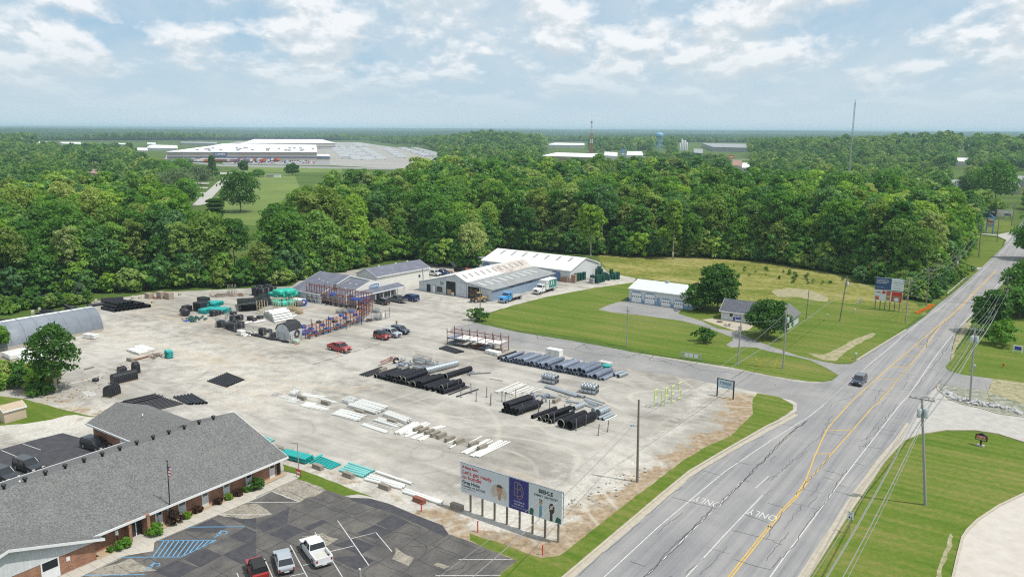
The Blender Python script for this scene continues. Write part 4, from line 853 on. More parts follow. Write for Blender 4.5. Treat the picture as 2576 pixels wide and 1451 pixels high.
# blue oval sign
sgn=thing('name_sign','blue rounded name sign with white letters on the store gable','sign',c0-AX*-0+Vector((0,0,0)),SR)
BLUES=mat('sign_blue',(.055,.17,.36),.5);pts_=[]
W_,H_=3.4,1.25
for q_ in range(32):
    a=2*math.pi*q_/32;cx_,cz_=math.cos(a),math.sin(a);pts_.append((-11.35-.9+W_*(abs(cx_)**.45)*(1 if cx_>0 else -1)*.58,4.1+H_*.58*(abs(cz_)**.6)*(1 if cz_>0 else -1)))
MB().prism(pts_,20.7,20.82).build('rim',TRIMW,sgn);MB().prism([(-12.25+(x+12.25)*.95,4.1+(z-4.1)*.88) for x,z in pts_],20.822,20.86).build('board',BLUES,sgn)
lt=text('STEARNS',.98,TRIMW,sgn,(-12.25,20.88,3.77),(math.pi/2,0,math.pi),name='lettering',fat=.028,sx=.80)
hv=MB();hv.box(-.65,.65,-.6,.6,0,1.15);o2=hv.build('air_conditioner',mat('hvac_grey',(.22,.23,.24),.6),None,bevel=.04,loc=c0-AX*-4.6+BX*13.5+Vector((0,0,3.65)),rz=SR);tag(o2,'grey air conditioning box on the store roof','air conditioner');MB().box(-.55,.55,-.5,.5,1.16,1.2).build('fan_grille',BLACK,o2)
for i,(a_,b_,z_) in enumerate(((3,3.2,3.55),(7,4,4.8),(6.5,6,4.65),(6,8.5,4.5),(5.5,16.2,3.75),(5.2,18.6,3.7),(9,14.5,4.5),(9,17,4.5))):
    MB().box(-a_-.2,-a_+.2,b_-.2,b_+.2,z_-.15,z_+.22).build('roof_vent',TRIMW,o)
# ---- rear white building
o=thing('storage_building','plain white storage building with slate roof behind the store','building',(-41.0,237.0,0),RB-R(4.8))
gprism(MB(),-9.5,0,0,22,3.95,5.9,-4.75).build('wall',CREAM,o);groof(o,ROOFB,-9.5,0,0,22,3.95,5.9,-4.75,.35,.12,.3)
w_=panel(o,'window',TRIMW,.0,.05,17.2,18.2,1.2,2.3);panel(w_,'pane',GLASS,.052,.06,17.3,18.1,1.3,2.2)
for y in (5,12,17):MB().box(-4.95,-4.55,y-.2,y+.2,5.9,6.3).build('roof_vent',TRIMW,o)
# ---- wholesale shed
c0=Vector((-5.622,220.557,0));o=thing('wholesale_shed','wide pale metal shed with patched rusty white roof and grey lean-to','shed',c0,RB)
MB().prism([(-27.4,0),(-9,0),(-9,4.55),(-13,6.35),(-27.4,2.75)],0,34).build('wall',WGREY,o)
MB().prism([(-9.02,0),(0,0),(0,3.35),(-9.02,4.5)],.0,33.2).build('lean_to_wall',WGREY,o)
MB().box(.0,.05,.02,33.1,.0,3.25).build('side_wall',BLUEG,o)
MB().prism([(-13,6.37),(-8.7,4.44),(-8.7,4.58),(-13,6.5)],-.4,34.4).build('roof',ROOFR,o);MB().prism([(-27.9,2.64),(-13.01,6.37),(-13.01,6.5),(-27.9,2.77)],-.4,34.4).build('roof',ROOFW,o)
MB().prism([(-9.0,4.52),(.5,3.30),(.5,3.42),(-9.0,4.64)],-.4,33.5).build('lean_to_roof',ROOFG,o)
SKYL=mat('skylight_plastic',(.52,.54,.53),.5);SKYD=mat('skylight_dark',(.16,.155,.14),.6)
for i in range(11):y=1.8+i*2.9;MB().prism([(-12.0,6.06),(-10.2,5.26),(-10.2,5.28),(-12.0,6.08)],y,y+.45).build('skylight',SKYD,o) if i<0 else None
def slope_box(parent,name,m,xa,za,xb,zb,y0,y1,up=.02):return MB().prism([(xa,za),(xb,zb),(xb,zb+up),(xa,za+up)],y0,y1).build(name,m,parent)
for i in range(11):y=1.6+i*2.9;slope_box(o,'skylight',SKYD,-12.2,6.145,-10.3,5.295,y,y+.5,.03)
for i in range(9):y=1.7+i*3.3;slope_box(o,'skylight',SKYL,-6.6,4.336,-3.4,3.925,y,y+.8,.03)
panel(o,'doorway',DARK,-24.4,-22.9,-.03,.0,.05,2.3);panel(o,'shop_window',GLASS,-20.4,-18.3,-.04,.0,.45,2.1);panel(o,'door',TRIMW,-21.6,-20.7,-.5,-.44,.05,2.2)
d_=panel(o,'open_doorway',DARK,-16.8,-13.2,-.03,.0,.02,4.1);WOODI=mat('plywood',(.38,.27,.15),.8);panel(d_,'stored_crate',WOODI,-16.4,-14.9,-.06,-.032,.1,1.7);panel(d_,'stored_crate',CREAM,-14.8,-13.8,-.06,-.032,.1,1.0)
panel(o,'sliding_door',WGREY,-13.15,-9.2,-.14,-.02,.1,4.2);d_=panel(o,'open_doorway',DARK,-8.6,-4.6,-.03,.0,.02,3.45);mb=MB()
q=random.Random(4)
for i in range(16):mb.torus((-8.2+q.random()*3.2,-.06,.8+q.random()*2.0),.28,.09,'y',8,5)
mb.build('hung_hoses',mat('hose_brown',(.18,.12,.08),.7),d_)
panel(o,'sliding_door',WGREY,-4.4,-.2,-.12,-.02,.1,3.2);s_2=panel(o,'green_sign',GREEN,-19,-17.9,-.08,-.0,2.9,3.6);panel(s_2,'sign_band',TRIMW,-18.9,-18,-.09,-.082,3.3,3.45)
text('STEARNS  WHOLESALE  PLUMBING',.78,BLACK,o,(.07,8.4,2.55),(math.pi/2,0,math.pi/2),'LEFT','lettering',.02,1.02)
# ---- white warehouse
c0=Vector((18.549,250.296,0));o=thing('warehouse','large white warehouse with seven grey roof skylights below the woods','warehouse',c0,SR)
gprism(MB(),-19,0,-35.2,0,3.7,6.6,-9.45).build('wall',WHITE,o);groof(o,ROOFW,-19,0,-35.2,0,3.7,6.6,-9.45,.35,.14,.3)
for i in range(7):y=-31.9+i*4.55;slope_box(o,'skylight',mat('skylight_grey',(.30,.30,.29),.6),-8.6,6.49,-5.4,5.507,y,y+.9,.03)
def bigdoor(parent,m,y0,y1,z1,nm='bay_door'):
    c=.55;poly=[(y0,.05),(y1,.05),(y1,z1-c),(y1-c,z1),(y0+c,z1),(y0,z1-c)];mb=MB()
    mb.add([(x,y,z) for x in (0,.06) for y,z in poly],[(0,1,2,3,4,5),(11,10,9,8,7,6)]+[((i+1) % 6,i,6+i,6+(i+1) % 6) for i in range(6)]);return mb.build(nm,m,parent)
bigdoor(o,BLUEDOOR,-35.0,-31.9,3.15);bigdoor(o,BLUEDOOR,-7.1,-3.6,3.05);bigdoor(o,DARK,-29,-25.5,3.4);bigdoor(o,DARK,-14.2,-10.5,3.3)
rk=thing('steel_rack','tall narrow steel rack at the left end of the white warehouse','rack',c0-BX*36.8+AX*1.0,RB);mb=MB()
for x in (-1.0,1.0):
    for y in (0,2.2):mb.box(x-.06,x+.06,y-.06,y+.06,0,4.2)
for z in (1.2,2.4,3.6):mb.box(-1,1,-.05,.05,z,z+.1);mb.box(-1,1,2.15,2.25,z,z+.1)
mb.build('frame',mat('dark_steel',(.05,.05,.055),.6),rk);MB().box(-1.1,1.1,-.1,2.3,4.21,4.3).build('cover',GREYP,rk)
# ---- garage
c0=Vector((33.294,221.714,0));o=thing('garage','white metal garage with four panel doors and blue base trim','garage',c0,SR)
gprism(MB(),-11.8,0,0,19.0,3.8,5.55,-5.9).build('wall',WHITE,o);groof(o,mat('pale_metal_roof',(.60,.63,.63),.45,var=.05),-11.8,0,0,19,3.8,5.55,-5.9,.25,.12,.2)
for y0,y1,z1 in ((.83,3.95,3.05),(4.91,8.0,3.05),(9.88,12.73,2.15),(13.66,16.5,2.15)):
    d_=bigdoor(o,TRIMW,y0-.12,y1+.12,z1+.12,'door_frame');d_.active_material=BLUETRIM
    mb=MB();mb.box(.062,.09,y0+.05,y1-.05,.1,z1-.25);mb.build('garage_door',mat('door_white',(.74,.75,.76),.5),o)
    mb=MB()
    zz=.1+(z1-.3)*.55
    for i in range(5):w_=(y1-y0)/5;mb.box(.092,.1,y0+i*w_+.14,y0+(i+1)*w_-.1,zz,zz+.28)
    mb.build('door_windows',GLASS,o)
for y0,y1 in ((-.0,.7),(4.08,4.78),(8.13,8.42),(9.55,9.75),(12.86,13.53),(16.63,19.0)):panel(o,'blue_base',BLUETRIM,.0,.04,y0,y1,.02,1.0)
panel(o,'door',BLUETRIM,.0,.07,8.55,9.45,.05,2.2)
mb=MB();mb.box(-6.3,-5.5,8.6,9.4,5.5,5.95);mb.build('cupola',WGREY,o);MB().frus(-6.45,-5.35,8.45,9.55,5.952,-6.0,-5.8,8.9,9.1,6.3).build('cupola_roof',ROOFG,o)
# ---- house
c0=Vector((54.051,200.395,0));o=thing('house','small white house with dark shingle roof between two trees','house',c0,SR)
gprism(MB(),-6.6,0,0,12,2.55,4.9,-3.3).build('wall',WHITE,o);groof(o,SHING2,-6.6,0,0,12,2.55,4.9,-3.3,.45,.12,.4)
MB().add([(x,y,z) for x in (-8,1.6) for y,z in ((11.8,0),(17.4,0),(17.4,2.7),(14.6,4.7),(11.8,2.7))],[(0,1,2,3,4),(9,8,7,6,5),(1,6,7,2),(2,7,8,3),(3,8,9,4),(4,9,5,0),(0,5,6,1)]).build('porch_wall',WGREY,o)
pr=[(11.3,2.36),(14.6,4.72),(17.9,2.36),(17.9,2.5),(14.6,4.86),(11.3,2.5)];n=6
MB().add([(-8.4,y,z) for y,z in pr]+[(2.1,y,z) for y,z in pr],[tuple(range(n)),tuple(range(2*n-1,n-1,-1))]+[((i+1) % n,i,n+i,n+(i+1) % n) for i in range(n)]).build('porch_roof',SHING,o)
w_=panel(o,'window',TRIMW,0,.06,2.15,3.2,1.0,2.3);panel(w_,'pane',GLASS,.062,.07,2.25,3.1,1.1,2.2)
NAVY=mat('navy_print',(.03,.05,.28),.6)
sb=thing('banner','blue and white sale banner on the front wall of the white house','banner',c0,SR);panel(sb,'sheet',TRIMW,.08,.1,3.1,5.7,.2,1.75);text('FOR SALE',.42,NAVY,sb,(.104,4.4,1.35),(math.pi/2,0,math.pi/2),name='lettering',fat=.02);panel(sb,'print',NAVY,.102,.108,3.2,3.75,.25,1.2);panel(sb,'print',NAVY,.102,.108,3.85,5.6,.65,1.2)
# ---- quonset
q0=Vector((-97.94,185.4,0));RQ=-R(38)
o=thing('arched_shed','long arched grey storage building with a white ridge strip','shed',q0,RQ)   # local y runs along the shed (az 38), x across
t=NT('grey_membrane');wv=t.wave(t.mp(t.obj,(0,1,0)),.42,.3,1,d='Y');n1=t.noise(t.obj,.35,5);c=t.ramp(n1,(.35,(.19,.215,.25)),(.65,(.25,.28,.315)));t.done(t.mix(t.ramp(wv,(.0,.35),(.07,0.0)),c,(.24,.26,.29)),.55);MEMB=t.m
RD,HT=5.0,5.3
def arc(y0,y1,a0,a1,rr,m,name,n=22,th_=.06):
    mb=MB();vs=[]
    for k_ in (0,1):
        for y in (y0,y1):
            for i in range(n+1):
                a=a0+(a1-a0)*i/n;vs.append((-RD+(rr-k_*th_)*RD*math.cos(a),y,.45+(HT-.45)*(rr-k_*th_)*math.sin(a)))
    N1=n+1;fs=[]
    for i in range(n):fs+=[(i,i+1,N1+i+1,N1+i),(2*N1+i+1,2*N1+i,3*N1+i,3*N1+i+1),(i+1,i,2*N1+i,2*N1+i+1),(N1+i,N1+i+1,3*N1+i+1,3*N1+i)]
    return mb.add(vs,fs).build(name,m,o,True)
arc(-42,0,0,math.pi,1.0,MEMB,'shell',28,.02);arc(-42,.02,R(82),R(126),1.006,ROOFW,'ridge_strip',8,.004)
for y in range(-41,0,3):arc(y,y+.22,0,math.pi,1.010,MEMB,'rib',20,.012)
mb=MB();mb.add([(-RD,0-.6,0)]+[(-RD+RD*.98*math.cos(a),-.6,(HT-.05)*math.sin(a)) for a in [math.pi*i/20 for i in range(21)]],[(0,i+2,i+1) for i in range(20)]);mb.build('end_wall',GREYP,o)
MB().box(.0,.35,-42,-.3,0,.5).build('base_wall',KERB,o)
for y in range(-40,0,3):MB().box(.352,.42,y,y+.18,0,.46).build('base_post',KERB,o)
# ---- barn shed
c0=Vector((-51.31,177.97,0));o=thing('barn_shed','small grey barn shaped shed with black roof in the fenced yard','shed',c0,RB+R(10))
MB().prism([(-4.0,0),(0,0),(0,2.0),(-.75,3.1),(-2.0,3.6),(-3.25,3.1),(-4.0,2.0)],0,4.4).build('wall',WGREY,o)
MB().prism([(-4.15,1.98),(-3.33,3.18),(-2.0,3.72),(-.67,3.18),(.15,1.98),(.15,2.08),(-.62,3.28),(-2.0,3.84),(-3.38,3.28),(-4.15,2.08)],-.12,4.52).build('roof',BLACK,o)
mb=MB();
for i in range(9):mb.box(.0,.18,.15,4.2,.12+i*.2,.22+i*.2)
mb.build('pipe_shelf',TRIMW,o)
tw=MB().torus((.32,2.3,1.05),.72,.17,'x',20,8).build('tyre',BLACK,None,True,loc=c0,rz=RB+R(10));tag(tw,'black tyre leaning on the side of the small barn shed','tyre')
# ---- tan shed at left edge
o=thing('garden_shed','tan garden shed at the left edge beside the striped lawn','shed',P('b0',42,152),RB);gprism(MB(),-3,0,0,3.4,2.0,2.7,-1.5).build('wall',mat('tan_siding',(.50,.40,.30),.7),o);groof(o,mat('tan_roof',(.42,.34,.25),.8),-3,0,0,3.4,2.0,2.7,-1.5,.12,.08,.12)
# ================================================================ FAR BUILDINGS
def slabhouse(name,label,cat,quad,h,wm,rm,band=None,group=None,rise=0.0):
    o=thing(name,label,cat,(0,0,0),0,group);q_=[(p[0],p[1]) for p in quad]
    MB().zprism(q_,0,h).build('wall',wm,o)
    cxx=sum(p[0] for p in q_)/len(q_);cyy=sum(p[1] for p in q_)/len(q_);e=[(cxx+(x-cxx)*1.004,cyy+(y-cyy)*1.004) for x,y in q_]
    mb=MB();n=len(e)
    if rise and n==4:
        m1=((e[0][0]+e[3][0])/2,(e[0][1]+e[3][1])/2);m2=((e[1][0]+e[2][0])/2,(e[1][1]+e[2][1])/2)
        mb.add([(x,y,h+.02) for x,y in e]+[(*m1,h+rise),(*m2,h+rise)],[(0,1,5,4),(3,4,5,2),(0,4,3),(1,2,5),(3,2,1,0)])
    else:mb.zprism(e,h+.02,h+.7)
    mb.build('roof',rm,o)
    if band:
        bz0,bz1,bm=band;a,b=Vector((*q_[0],0)),Vector((*q_[1],0));d=(b-a).normalized();nrm=Vector((d.y,-d.x,0));
        if nrm.dot(a)>0:nrm=-nrm
        qq=[a+nrm*.3,b+nrm*.3,b+nrm*.02,a+nrm*.02];MB().zprism([(p.x,p.y) for p in qq],bz0,bz1).build('band',bm,o)
    return o
def at(x,y,z):return P('o',x,y,z)
BEIGE=mat('beige_panel',(.40,.38,.33),.7,var=.05,scale=.05);ROOFF=mat('bright_roof',(.80,.82,.82),.6,var=.03,scale=.02);FBLUE=mat('far_blue',(.07,.10,.24),.6)
dc=slabhouse('distribution_centre','huge pale distribution warehouse with white roof and blue dock band','warehouse',[at(419,383,12.5),at(797,383.5,12.5),at(795,365.5,12.5),at(560,362.5,12.5),at(530,368,12.5)],12.5,BEIGE,ROOFF,(4.6,6.0,FBLUE))
a_,b_=at(419,383,12.5),at(797,383.5,12.5);dd=(b_-a_).normalized();nn=Vector((dd.y,-dd.x,0));nn=-nn if nn.dot(a_)>0 else nn
def on_dc(u,v,z):p=a_.lerp(b_,u)+nn*v;return Vector((p.x,p.y,z))
pz=(math.atan2(dd.y,dd.x))
sg=link('gable_sign',None,dc);MB().box(-9,9,-.8,-.35,7.2,12).build('sign_board',FBLUE,dc,loc=on_dc(.352,0,0),rz=pz);text('LOWE\'S',4.0,TRIMW,dc,on_dc(.352,.85,8.4),(math.pi/2,0,pz),name='lettering',fat=.1);bpy.data.objects.remove(sg)
q=random.Random(5)
for i in range(26):p=on_dc(q.uniform(.12,.95),-q.uniform(25,190),13.25);MB().box(-2.2,2.2,-1.5,1.5,0,2.2).build('roof_unit',GREYP,dc,loc=p,rz=pz)
slabhouse('rear_distribution_hall','second long pale warehouse standing behind the huge one','warehouse',[at(604,362.3,13),at(843,360.5,13),at(810,351.5,13),at(640,351,13)],13,BEIGE,ROOFF,(4,5,FBLUE))
of=slabhouse('front_office_block','low office block with blue awning at the right end of the huge warehouse','building',[at(768,393,5),at(830,394,5),at(828,389.5,5),at(772,389,5)],5,BEIGE,ROOFF,(3,4.6,mat('awning_blue',(.10,.22,.48),.5)))
for nm,lab,qd,h_,wm,rm,rs_ in (
 ('metal_building','white hall with two small roofs left of the huge warehouse',[at(368,372,6),at(447,373,6),at(445,366,6),at(385,364.5,6)],6,WHITE,ROOFF,2),
 ('metal_building','cream gabled hall in front of the white hall left of the huge warehouse',[at(346,378,6),at(372,379,6),at(368,372.5,6),at(345,372.5,6)],6,CREAM,ROOFF,2.5),
 ('metal_building','low white shed with a tall roof box on the far left horizon side',[at(370,362,8),at(392,362.5,8),at(391,359.5,8),at(371,359,8)],8,WHITE,ROOFF,1.5),
 ('metal_building','long white depot among trees at the far left',[at(160,362,6),at(203,363,6),at(203,358.5,6),at(150,358,6)],6,WHITE,ROOFF,0),
 ('metal_building','small white roofed depot left of the long white depot',[at(92,361,6),at(120,361,6),at(117,356.5,6),at(97,356.5,6)],6,WHITE,ROOFF,1),
 ('metal_building','thin pale building strip between far left depots and the hall',[at(292,363,5),at(325,363.5,5),at(323,361,5),at(295,361,5)],5,CREAM,ROOFF,0),
 ('far_factory','long tan factory strip behind the huge warehouse at left',[at(455,360,6),at(546,362,6),at(546,358,6),at(455,357,6)],6,BEIGE,ROOFG,0),
 ('low_building','low red brown roofed building among trees at left',[at(226,437,4),at(258,441,4),at(258,428,4),at(222,427,4)],4,mat('far_tan',(.30,.22,.18),.8),mat('far_redroof',(.30,.20,.16),.8),0),
 ('retail_building','long white roofed store with tan walls right of the cell tower foot',[at(1360,393,7),at(1495,397,7),at(1512,388,7),at(1400,385,7)],7,mat('far_tanwall',(.34,.27,.19),.8),ROOFF,0),
 ('retail_building','white gabled hall beside the blue sign near the water tower',[at(1520,391,9),at(1553,393,9),at(1553,384,9),at(1522,383,9)],9,WHITE,ROOFF,3),
 ('retail_building','white pyramid roofed hall between trees below the water tower',[at(1576,390,8),at(1618,391,8),at(1612,383,8),at(1580,383,8)],8,WHITE,ROOFF,3.5),
 ('far_factory','far white factory roof left of the red and white tower',[at(1375,365,7),at(1470,366,7),at(1470,361,7),at(1395,360,7)],7,WHITE,ROOFF,0),
 ('school_building','long grey two storey building right of the white silos',[at(1795,371,9),at(1880,373,9),at(1880,363,9),at(1765,361,9)],9,GREYP,ROOFG,0),
 ('low_building','low blue grey building in front of the long grey building',[at(1745,385,6),at(1768,387,6),at(1768,376,6),at(1745,375,6)],6,mat('far_bluewall',(.12,.17,.26),.7),ROOFG,0),
 ('roadside_store','cream store with brown roof beside a red sign',[at(1842,415,7),at(1866,418,7),at(1866,404,7),at(1844,403,7)],7,CREAM,mat('far_brownroof',(.30,.17,.13),.8),3),
 ('roadside_store','small white flat roofed store right of the cream store',[at(1866,423,6),at(1888,425,6),at(1888,412,6),at(1868,411,6)],6,WHITE,ROOFF,0),
 ('roadside_store','pale low store beyond the trees left of the cream store',[at(1730,408,5),at(1755,410,5),at(1755,404,5),at(1735,403,5)],5,WHITE,ROOFF,0),
 ('metal_building','grey white low buildings beyond the trees at the right',[at(2390,460,4),at(2430,463,4),at(2430,453,4),at(2392,452,4)],4,WGREY,ROOFG,1),
 ('metal_building','flat roofed pale building right of the low grey one at right',[at(2438,459,4),at(2470,463,4),at(2470,453,4),at(2440,453,4)],4,CREAM,ROOFG,0),
 ('metal_building','beige low building at the right edge above the roadside billboards',[at(2530,470,5),at(2568,473,5),at(2560,461,5),at(2530,460,5)],5,BEIGE,ROOFG,0),
 ('metal_building','grey gabled building cut by the right edge',[at(2560,452,6),at(2620,456,6),at(2620,445,6),at(2560,444,6)],6,GREYP,ROOFG,2),
 ('roadside_store','pale store front far right among dark trees',[at(2405,407,6),at(2436,408,6),at(2436,398,6),at(2405,397,6)],6,CREAM,ROOFF,0)):
    slabhouse(nm,lab,'building',qd,h_,wm,rm,None,None,rs_)
# trailer rows and docked trailers (individuals, one shared mesh per colour)
def trailer_mesh(m,L_=15.5):return MB().box(-L_/2,L_/2,-1.3,1.3,1.1,4.1).mesh('trailer',m)
TW=[trailer_mesh(mat('trailer_'+nme,c,.5)) for nme,c in (('white',(.66,.68,.70)),('grey',(.45,.48,.52)),('red',(.42,.06,.04)),('orange',(.5,.16,.05)),('blue',(.08,.16,.40)),('brown',(.22,.11,.07)))]
WH=MB();
for x in (-6.2,-5,5.6):WH.tube((x,-1.2,.5),(x,1.2,.5),.5,10)
WH=WH.mesh('wheels',BLACK)
trn=0
def trailer(p,rz,mi,lab,grp):
    t_=tag(link('trailer',TW[mi],None,p,rz),lab,'trailer',grp);link('wheels',WH,t_);return t_
cols=['white','grey','red','orange','blue','brown']
q=random.Random(11)
for i in range(38):
    mi=q.choice([0,0,0,1,2,3,4,5]);trailer(on_dc(.06+i*.0185,11,0),pz+math.pi/2,mi,f'{cols[mi]} trailer backed to the dock wall of the huge warehouse','trailers at the dock wall')
for i in range(32):
    mi=q.choice([0,1,2,3,4,5,5,2]);trailer(on_dc(.05+i*.021,42,0),pz+math.pi/2,mi,f'{cols[mi]} trailer in the second line before the huge warehouse','trailers in the second line')
rows=[((870,400),(840,372)),((900,403),(858,370)),((930,404),(880,370)),((960,402),(915,376)),((1010,398),(970,375)),((1080,396),(1010,374)),((1105,393),(1040,374)),((905,369),(893,362)),((925,369),(900,362))]
for ri,(p0,p1) in enumerate(rows):
    A0,A1=P('o',*p0),P('o',*p1);n=int((A1-A0).length/7);n=min(n,22)
    d=(A1-A0).normalized();rr=math.atan2(d.y,d.x)+math.pi/2
    for i in range(n):trailer(A0.lerp(A1,i/n),rr,0 if (i+ri) % 5 else 1,f'{"white" if (i+ri)%5 else "grey"} trailer in the {ORD[ri]} long row of the trailer park',f'{ORD[ri]} long trailer row')
for i in range(24):
    mi=q.choice([0,0,2,1]);trailer(P('o',838,371).lerp(P('o',900,371),i/24)+Vector((0,(i % 2)*25,0)),pz+math.pi/2,mi,f'{cols[mi]} trailer behind the right end of the huge warehouse','trailers behind the huge warehouse')
struct(sheet('trailer_park',[P('o',x,y) for x,y in ((415,402),(828,416),(1010,425),(1130,396),(1000,372),(900,358),(600,356),(420,385))],.03,mat('far_concrete',(.30,.29,.265),.9,var=.12,scale=.02)))
struct(sheet('far_road',[P('o',x,y) for x,y in ((340,462),(420,402),(560,414),(1040,424),(1040,428),(560,419),(440,406),(360,462))],.05,mat('far_asphalt',(.24,.24,.24),.9)))
struct(sheet('pale_lane',[P('o',x,y) for x,y in ((505,516),(520,512),(590,436),(597,436),(597,434),(552,434),(552,438),(570,438),(500,500),(480,520))],.05,CONC))
fl=mat('far_field',(.10,.17,.022),.95,var=.15,scale=.02,col2=(.15,.20,.03))
struct(sheet('far_field',[P('o',x,y) for x,y in ((596,436),(740,438),(755,475),(715,500),(660,570),(560,560),(530,520))],.03,fl));struct(sheet('far_field',[P('o',x,y) for x,y in ((600,419),(860,424),(860,433),(600,434))],.03,fl))
for i,(y0) in enumerate((459.5,470.5,484,495)):struct(sheet('path_strip',[P('o',x,y) for x,y in ((484,y0),(527-i*3,y0+.8),(525-i*3,y0+3.5),(484,y0+2.7))],.06,CONC))
# parking full of cars in front of the warehouse
CARM=[]
for nme,c in (('white',(.6,.6,.6)),('silver',(.35,.36,.38)),('dark',(.03,.03,.035)),('red',(.30,.03,.03)),('blue',(.04,.07,.16))):
    mb=MB();mb.frus(-2.3,2.3,-.9,.9,.25,-2.2,2.2,-.85,.85,.85);mb.frus(-1.5,1.1,-.8,.8,.851,-1.1,.5,-.65,.65,1.45);CARM.append((nme,mb.mesh('distant_car',mat('farcar_'+nme,c,.35))))
struct(sheet('employee_car_park',[P('o',x,y) for x,y in ((560,413),(830,417),(828,399),(560,400))],.06,MATS['far_asphalt']))
for r_ in range(4):
    for i in range(34):
        nme,me_=CARM[q.randrange(5)];p=P('o',572+i*6.6+q.uniform(-1,1),402.5+r_*3.1);
        if q.random()<.8:tag(link('parked_car',me_,None,p,pz+math.pi/2),f'{nme} car in the {ORD[r_]} row of the distant employee car park','car',f'{nme} cars in the {ORD[r_]} distant row')
# sheds in the far field
for px_,py_,lab,m in ((632,442,'green utility cabinet beside a tree in the far field',GREEN),(680,446,'grey roofed kiosk left of the white kiosk in the far field',GREYP),(697,446,'white kiosk with dark front in the far field',TRIMW)):
    o=thing('field_kiosk',lab,'kiosk',P('o',px_,py_),0);MB().box(-3.2,3.2,-1.5,1.5,0,2.6).build('wall',m,o);MB().box(-3.4,3.4,-1.7,1.7,2.61,2.85).build('roof',WGREY,o)
# water tower
LB=mat('tower_blue',(.20,.42,.62),.5,var=.04);o=thing('water_tower','light blue domed water tower on eight legs','water tower',P('o',1658,377))
r_=9.0;ht=40
MB().lathe([(0,30.5),(2,30),(r_*.75,30.4),(r_,32),(r_,37),(r_*.92,38.6),(r_*.6,40.2),(0,41)],n=24).build('tank',LB,o,True);MB().tube((0,0,0),(0,0,30.3),1.7,12).build('riser',LB,o)
for i in range(8):a=i*math.pi/4+.2;MB().tube((math.cos(a)*9.6,math.sin(a)*9.6,0),(math.cos(a)*8.2,math.sin(a)*8.2,32),.45,6).build('leg',LB,o)
mb=MB();mb.torus((0,0,11),9.1,.25,n=16,m=5);mb.torus((0,0,21.5),8.7,.25,n=16,m=5);mb.torus((0,0,32),9.3,.3,n=24,m=5);mb.build('ring_brace',LB,o)
def lattice(o,h,w0,w1,m_by,seg,r_=.22,tri=False):
    n=3 if tri else 4;mats_={};run,last=0,None
    for i in range(seg):
        z0,z1=h*i/seg,h*(i+1)/seg;wa,wb=w0+(w1-w0)*i/seg,w0+(w1-w0)*(i+1)/seg;m=m_by(i/seg);run=run+1 if m is not last else run;last=m;mb=mats_.setdefault(run,(MB(),m))[0]
        A_=[Vector((wa*math.cos(2*math.pi*k/n+.5),wa*math.sin(2*math.pi*k/n+.5),z0)) for k in range(n)];B_=[Vector((wb*math.cos(2*math.pi*k/n+.5),wb*math.sin(2*math.pi*k/n+.5),z1)) for k in range(n)]
        for k in range(n):mb.tube(A_[k],B_[k],r_,4);mb.tube(A_[k],B_[(k+1) % n],r_*.6,4);mb.tube(A_[(k+1) % n],B_[k],r_*.6,4);mb.tube(B_[k],B_[(k+1) % n],r_*.6,4)
    for nm,(mb,m) in mats_.items():mb.build('lattice',m,o)
REDP=mat('tower_red',(.36,.09,.06),.6);o=thing('cell_tower','red and white lattice radio tower rising above the woods','radio tower',P('o',1487,388.5))
lattice(o,62,4.2,1.2,lambda f:REDP if (f<.30 or .45<f<.62) else TRIMW,15,.30);MB().lathe([(.4,0),(.4,5)],(0,0,61),6).build('top_mast',GREYP,o)
for k_ in range(3):a=k_*2.1;MB().box(1.6,2.2,-.9,.9,60,63.5).build('antenna',GREYP,o,rz=a);MB().box(1.9,2.4,-.8,.8,44,46.2).build('antenna',GREYP,o,rz=a+.5)
o=thing('guyed_mast','slim grey lattice mast rising above the horizon at right','mast',P('o',2132,482));lattice(o,69.5,.6,.6,lambda f:mat('mast_grey',(.38,.40,.42),.6),46,.10,True);MB().tube((0,0,69),(0,0,72),.15,6).build('top_mast',GREYP,o)
o=thing('silo_tower','white grain silos on the horizon right of the water tower','silo',P('o',1720,379))
for x,h_ in ((-9,16),(-5,25),(-1,22),(3,22),(7,18)):MB().lathe([(1.9,0),(1.9,h_),(1.0,h_+1.3),(0,h_+1.6)],(x,0,0),10).build('silo',WHITE,o,True)
o=thing('pylon_sign','blue retail pylon sign in front of the white halls','sign',P('o',1567,402));MB().tube((0,0,0),(0,0,14),.5,6).build('post',GREYP,o);MB().box(-2.8,2.8,-.4,.4,6,17).build('sign_board',MATS['awning_blue'],o);MB().box(-2.2,2.2,-.5,-.41,8,10).build('sign_band',TRIMW,o)
o=thing('pylon_sign','red roadside pylon sign beside the cream store','sign',P('o',1838,416));MB().tube((0,0,0),(0,0,10),.35,6).build('post',GREYP,o);MB().box(-3,3,-.4,.4,8.5,14).build('sign_board',mat('far_red',(.45,.06,.04),.6),o);MB().box(-2.2,2.2,-.5,-.41,10.5,12).build('sign_band',TRIMW,o)
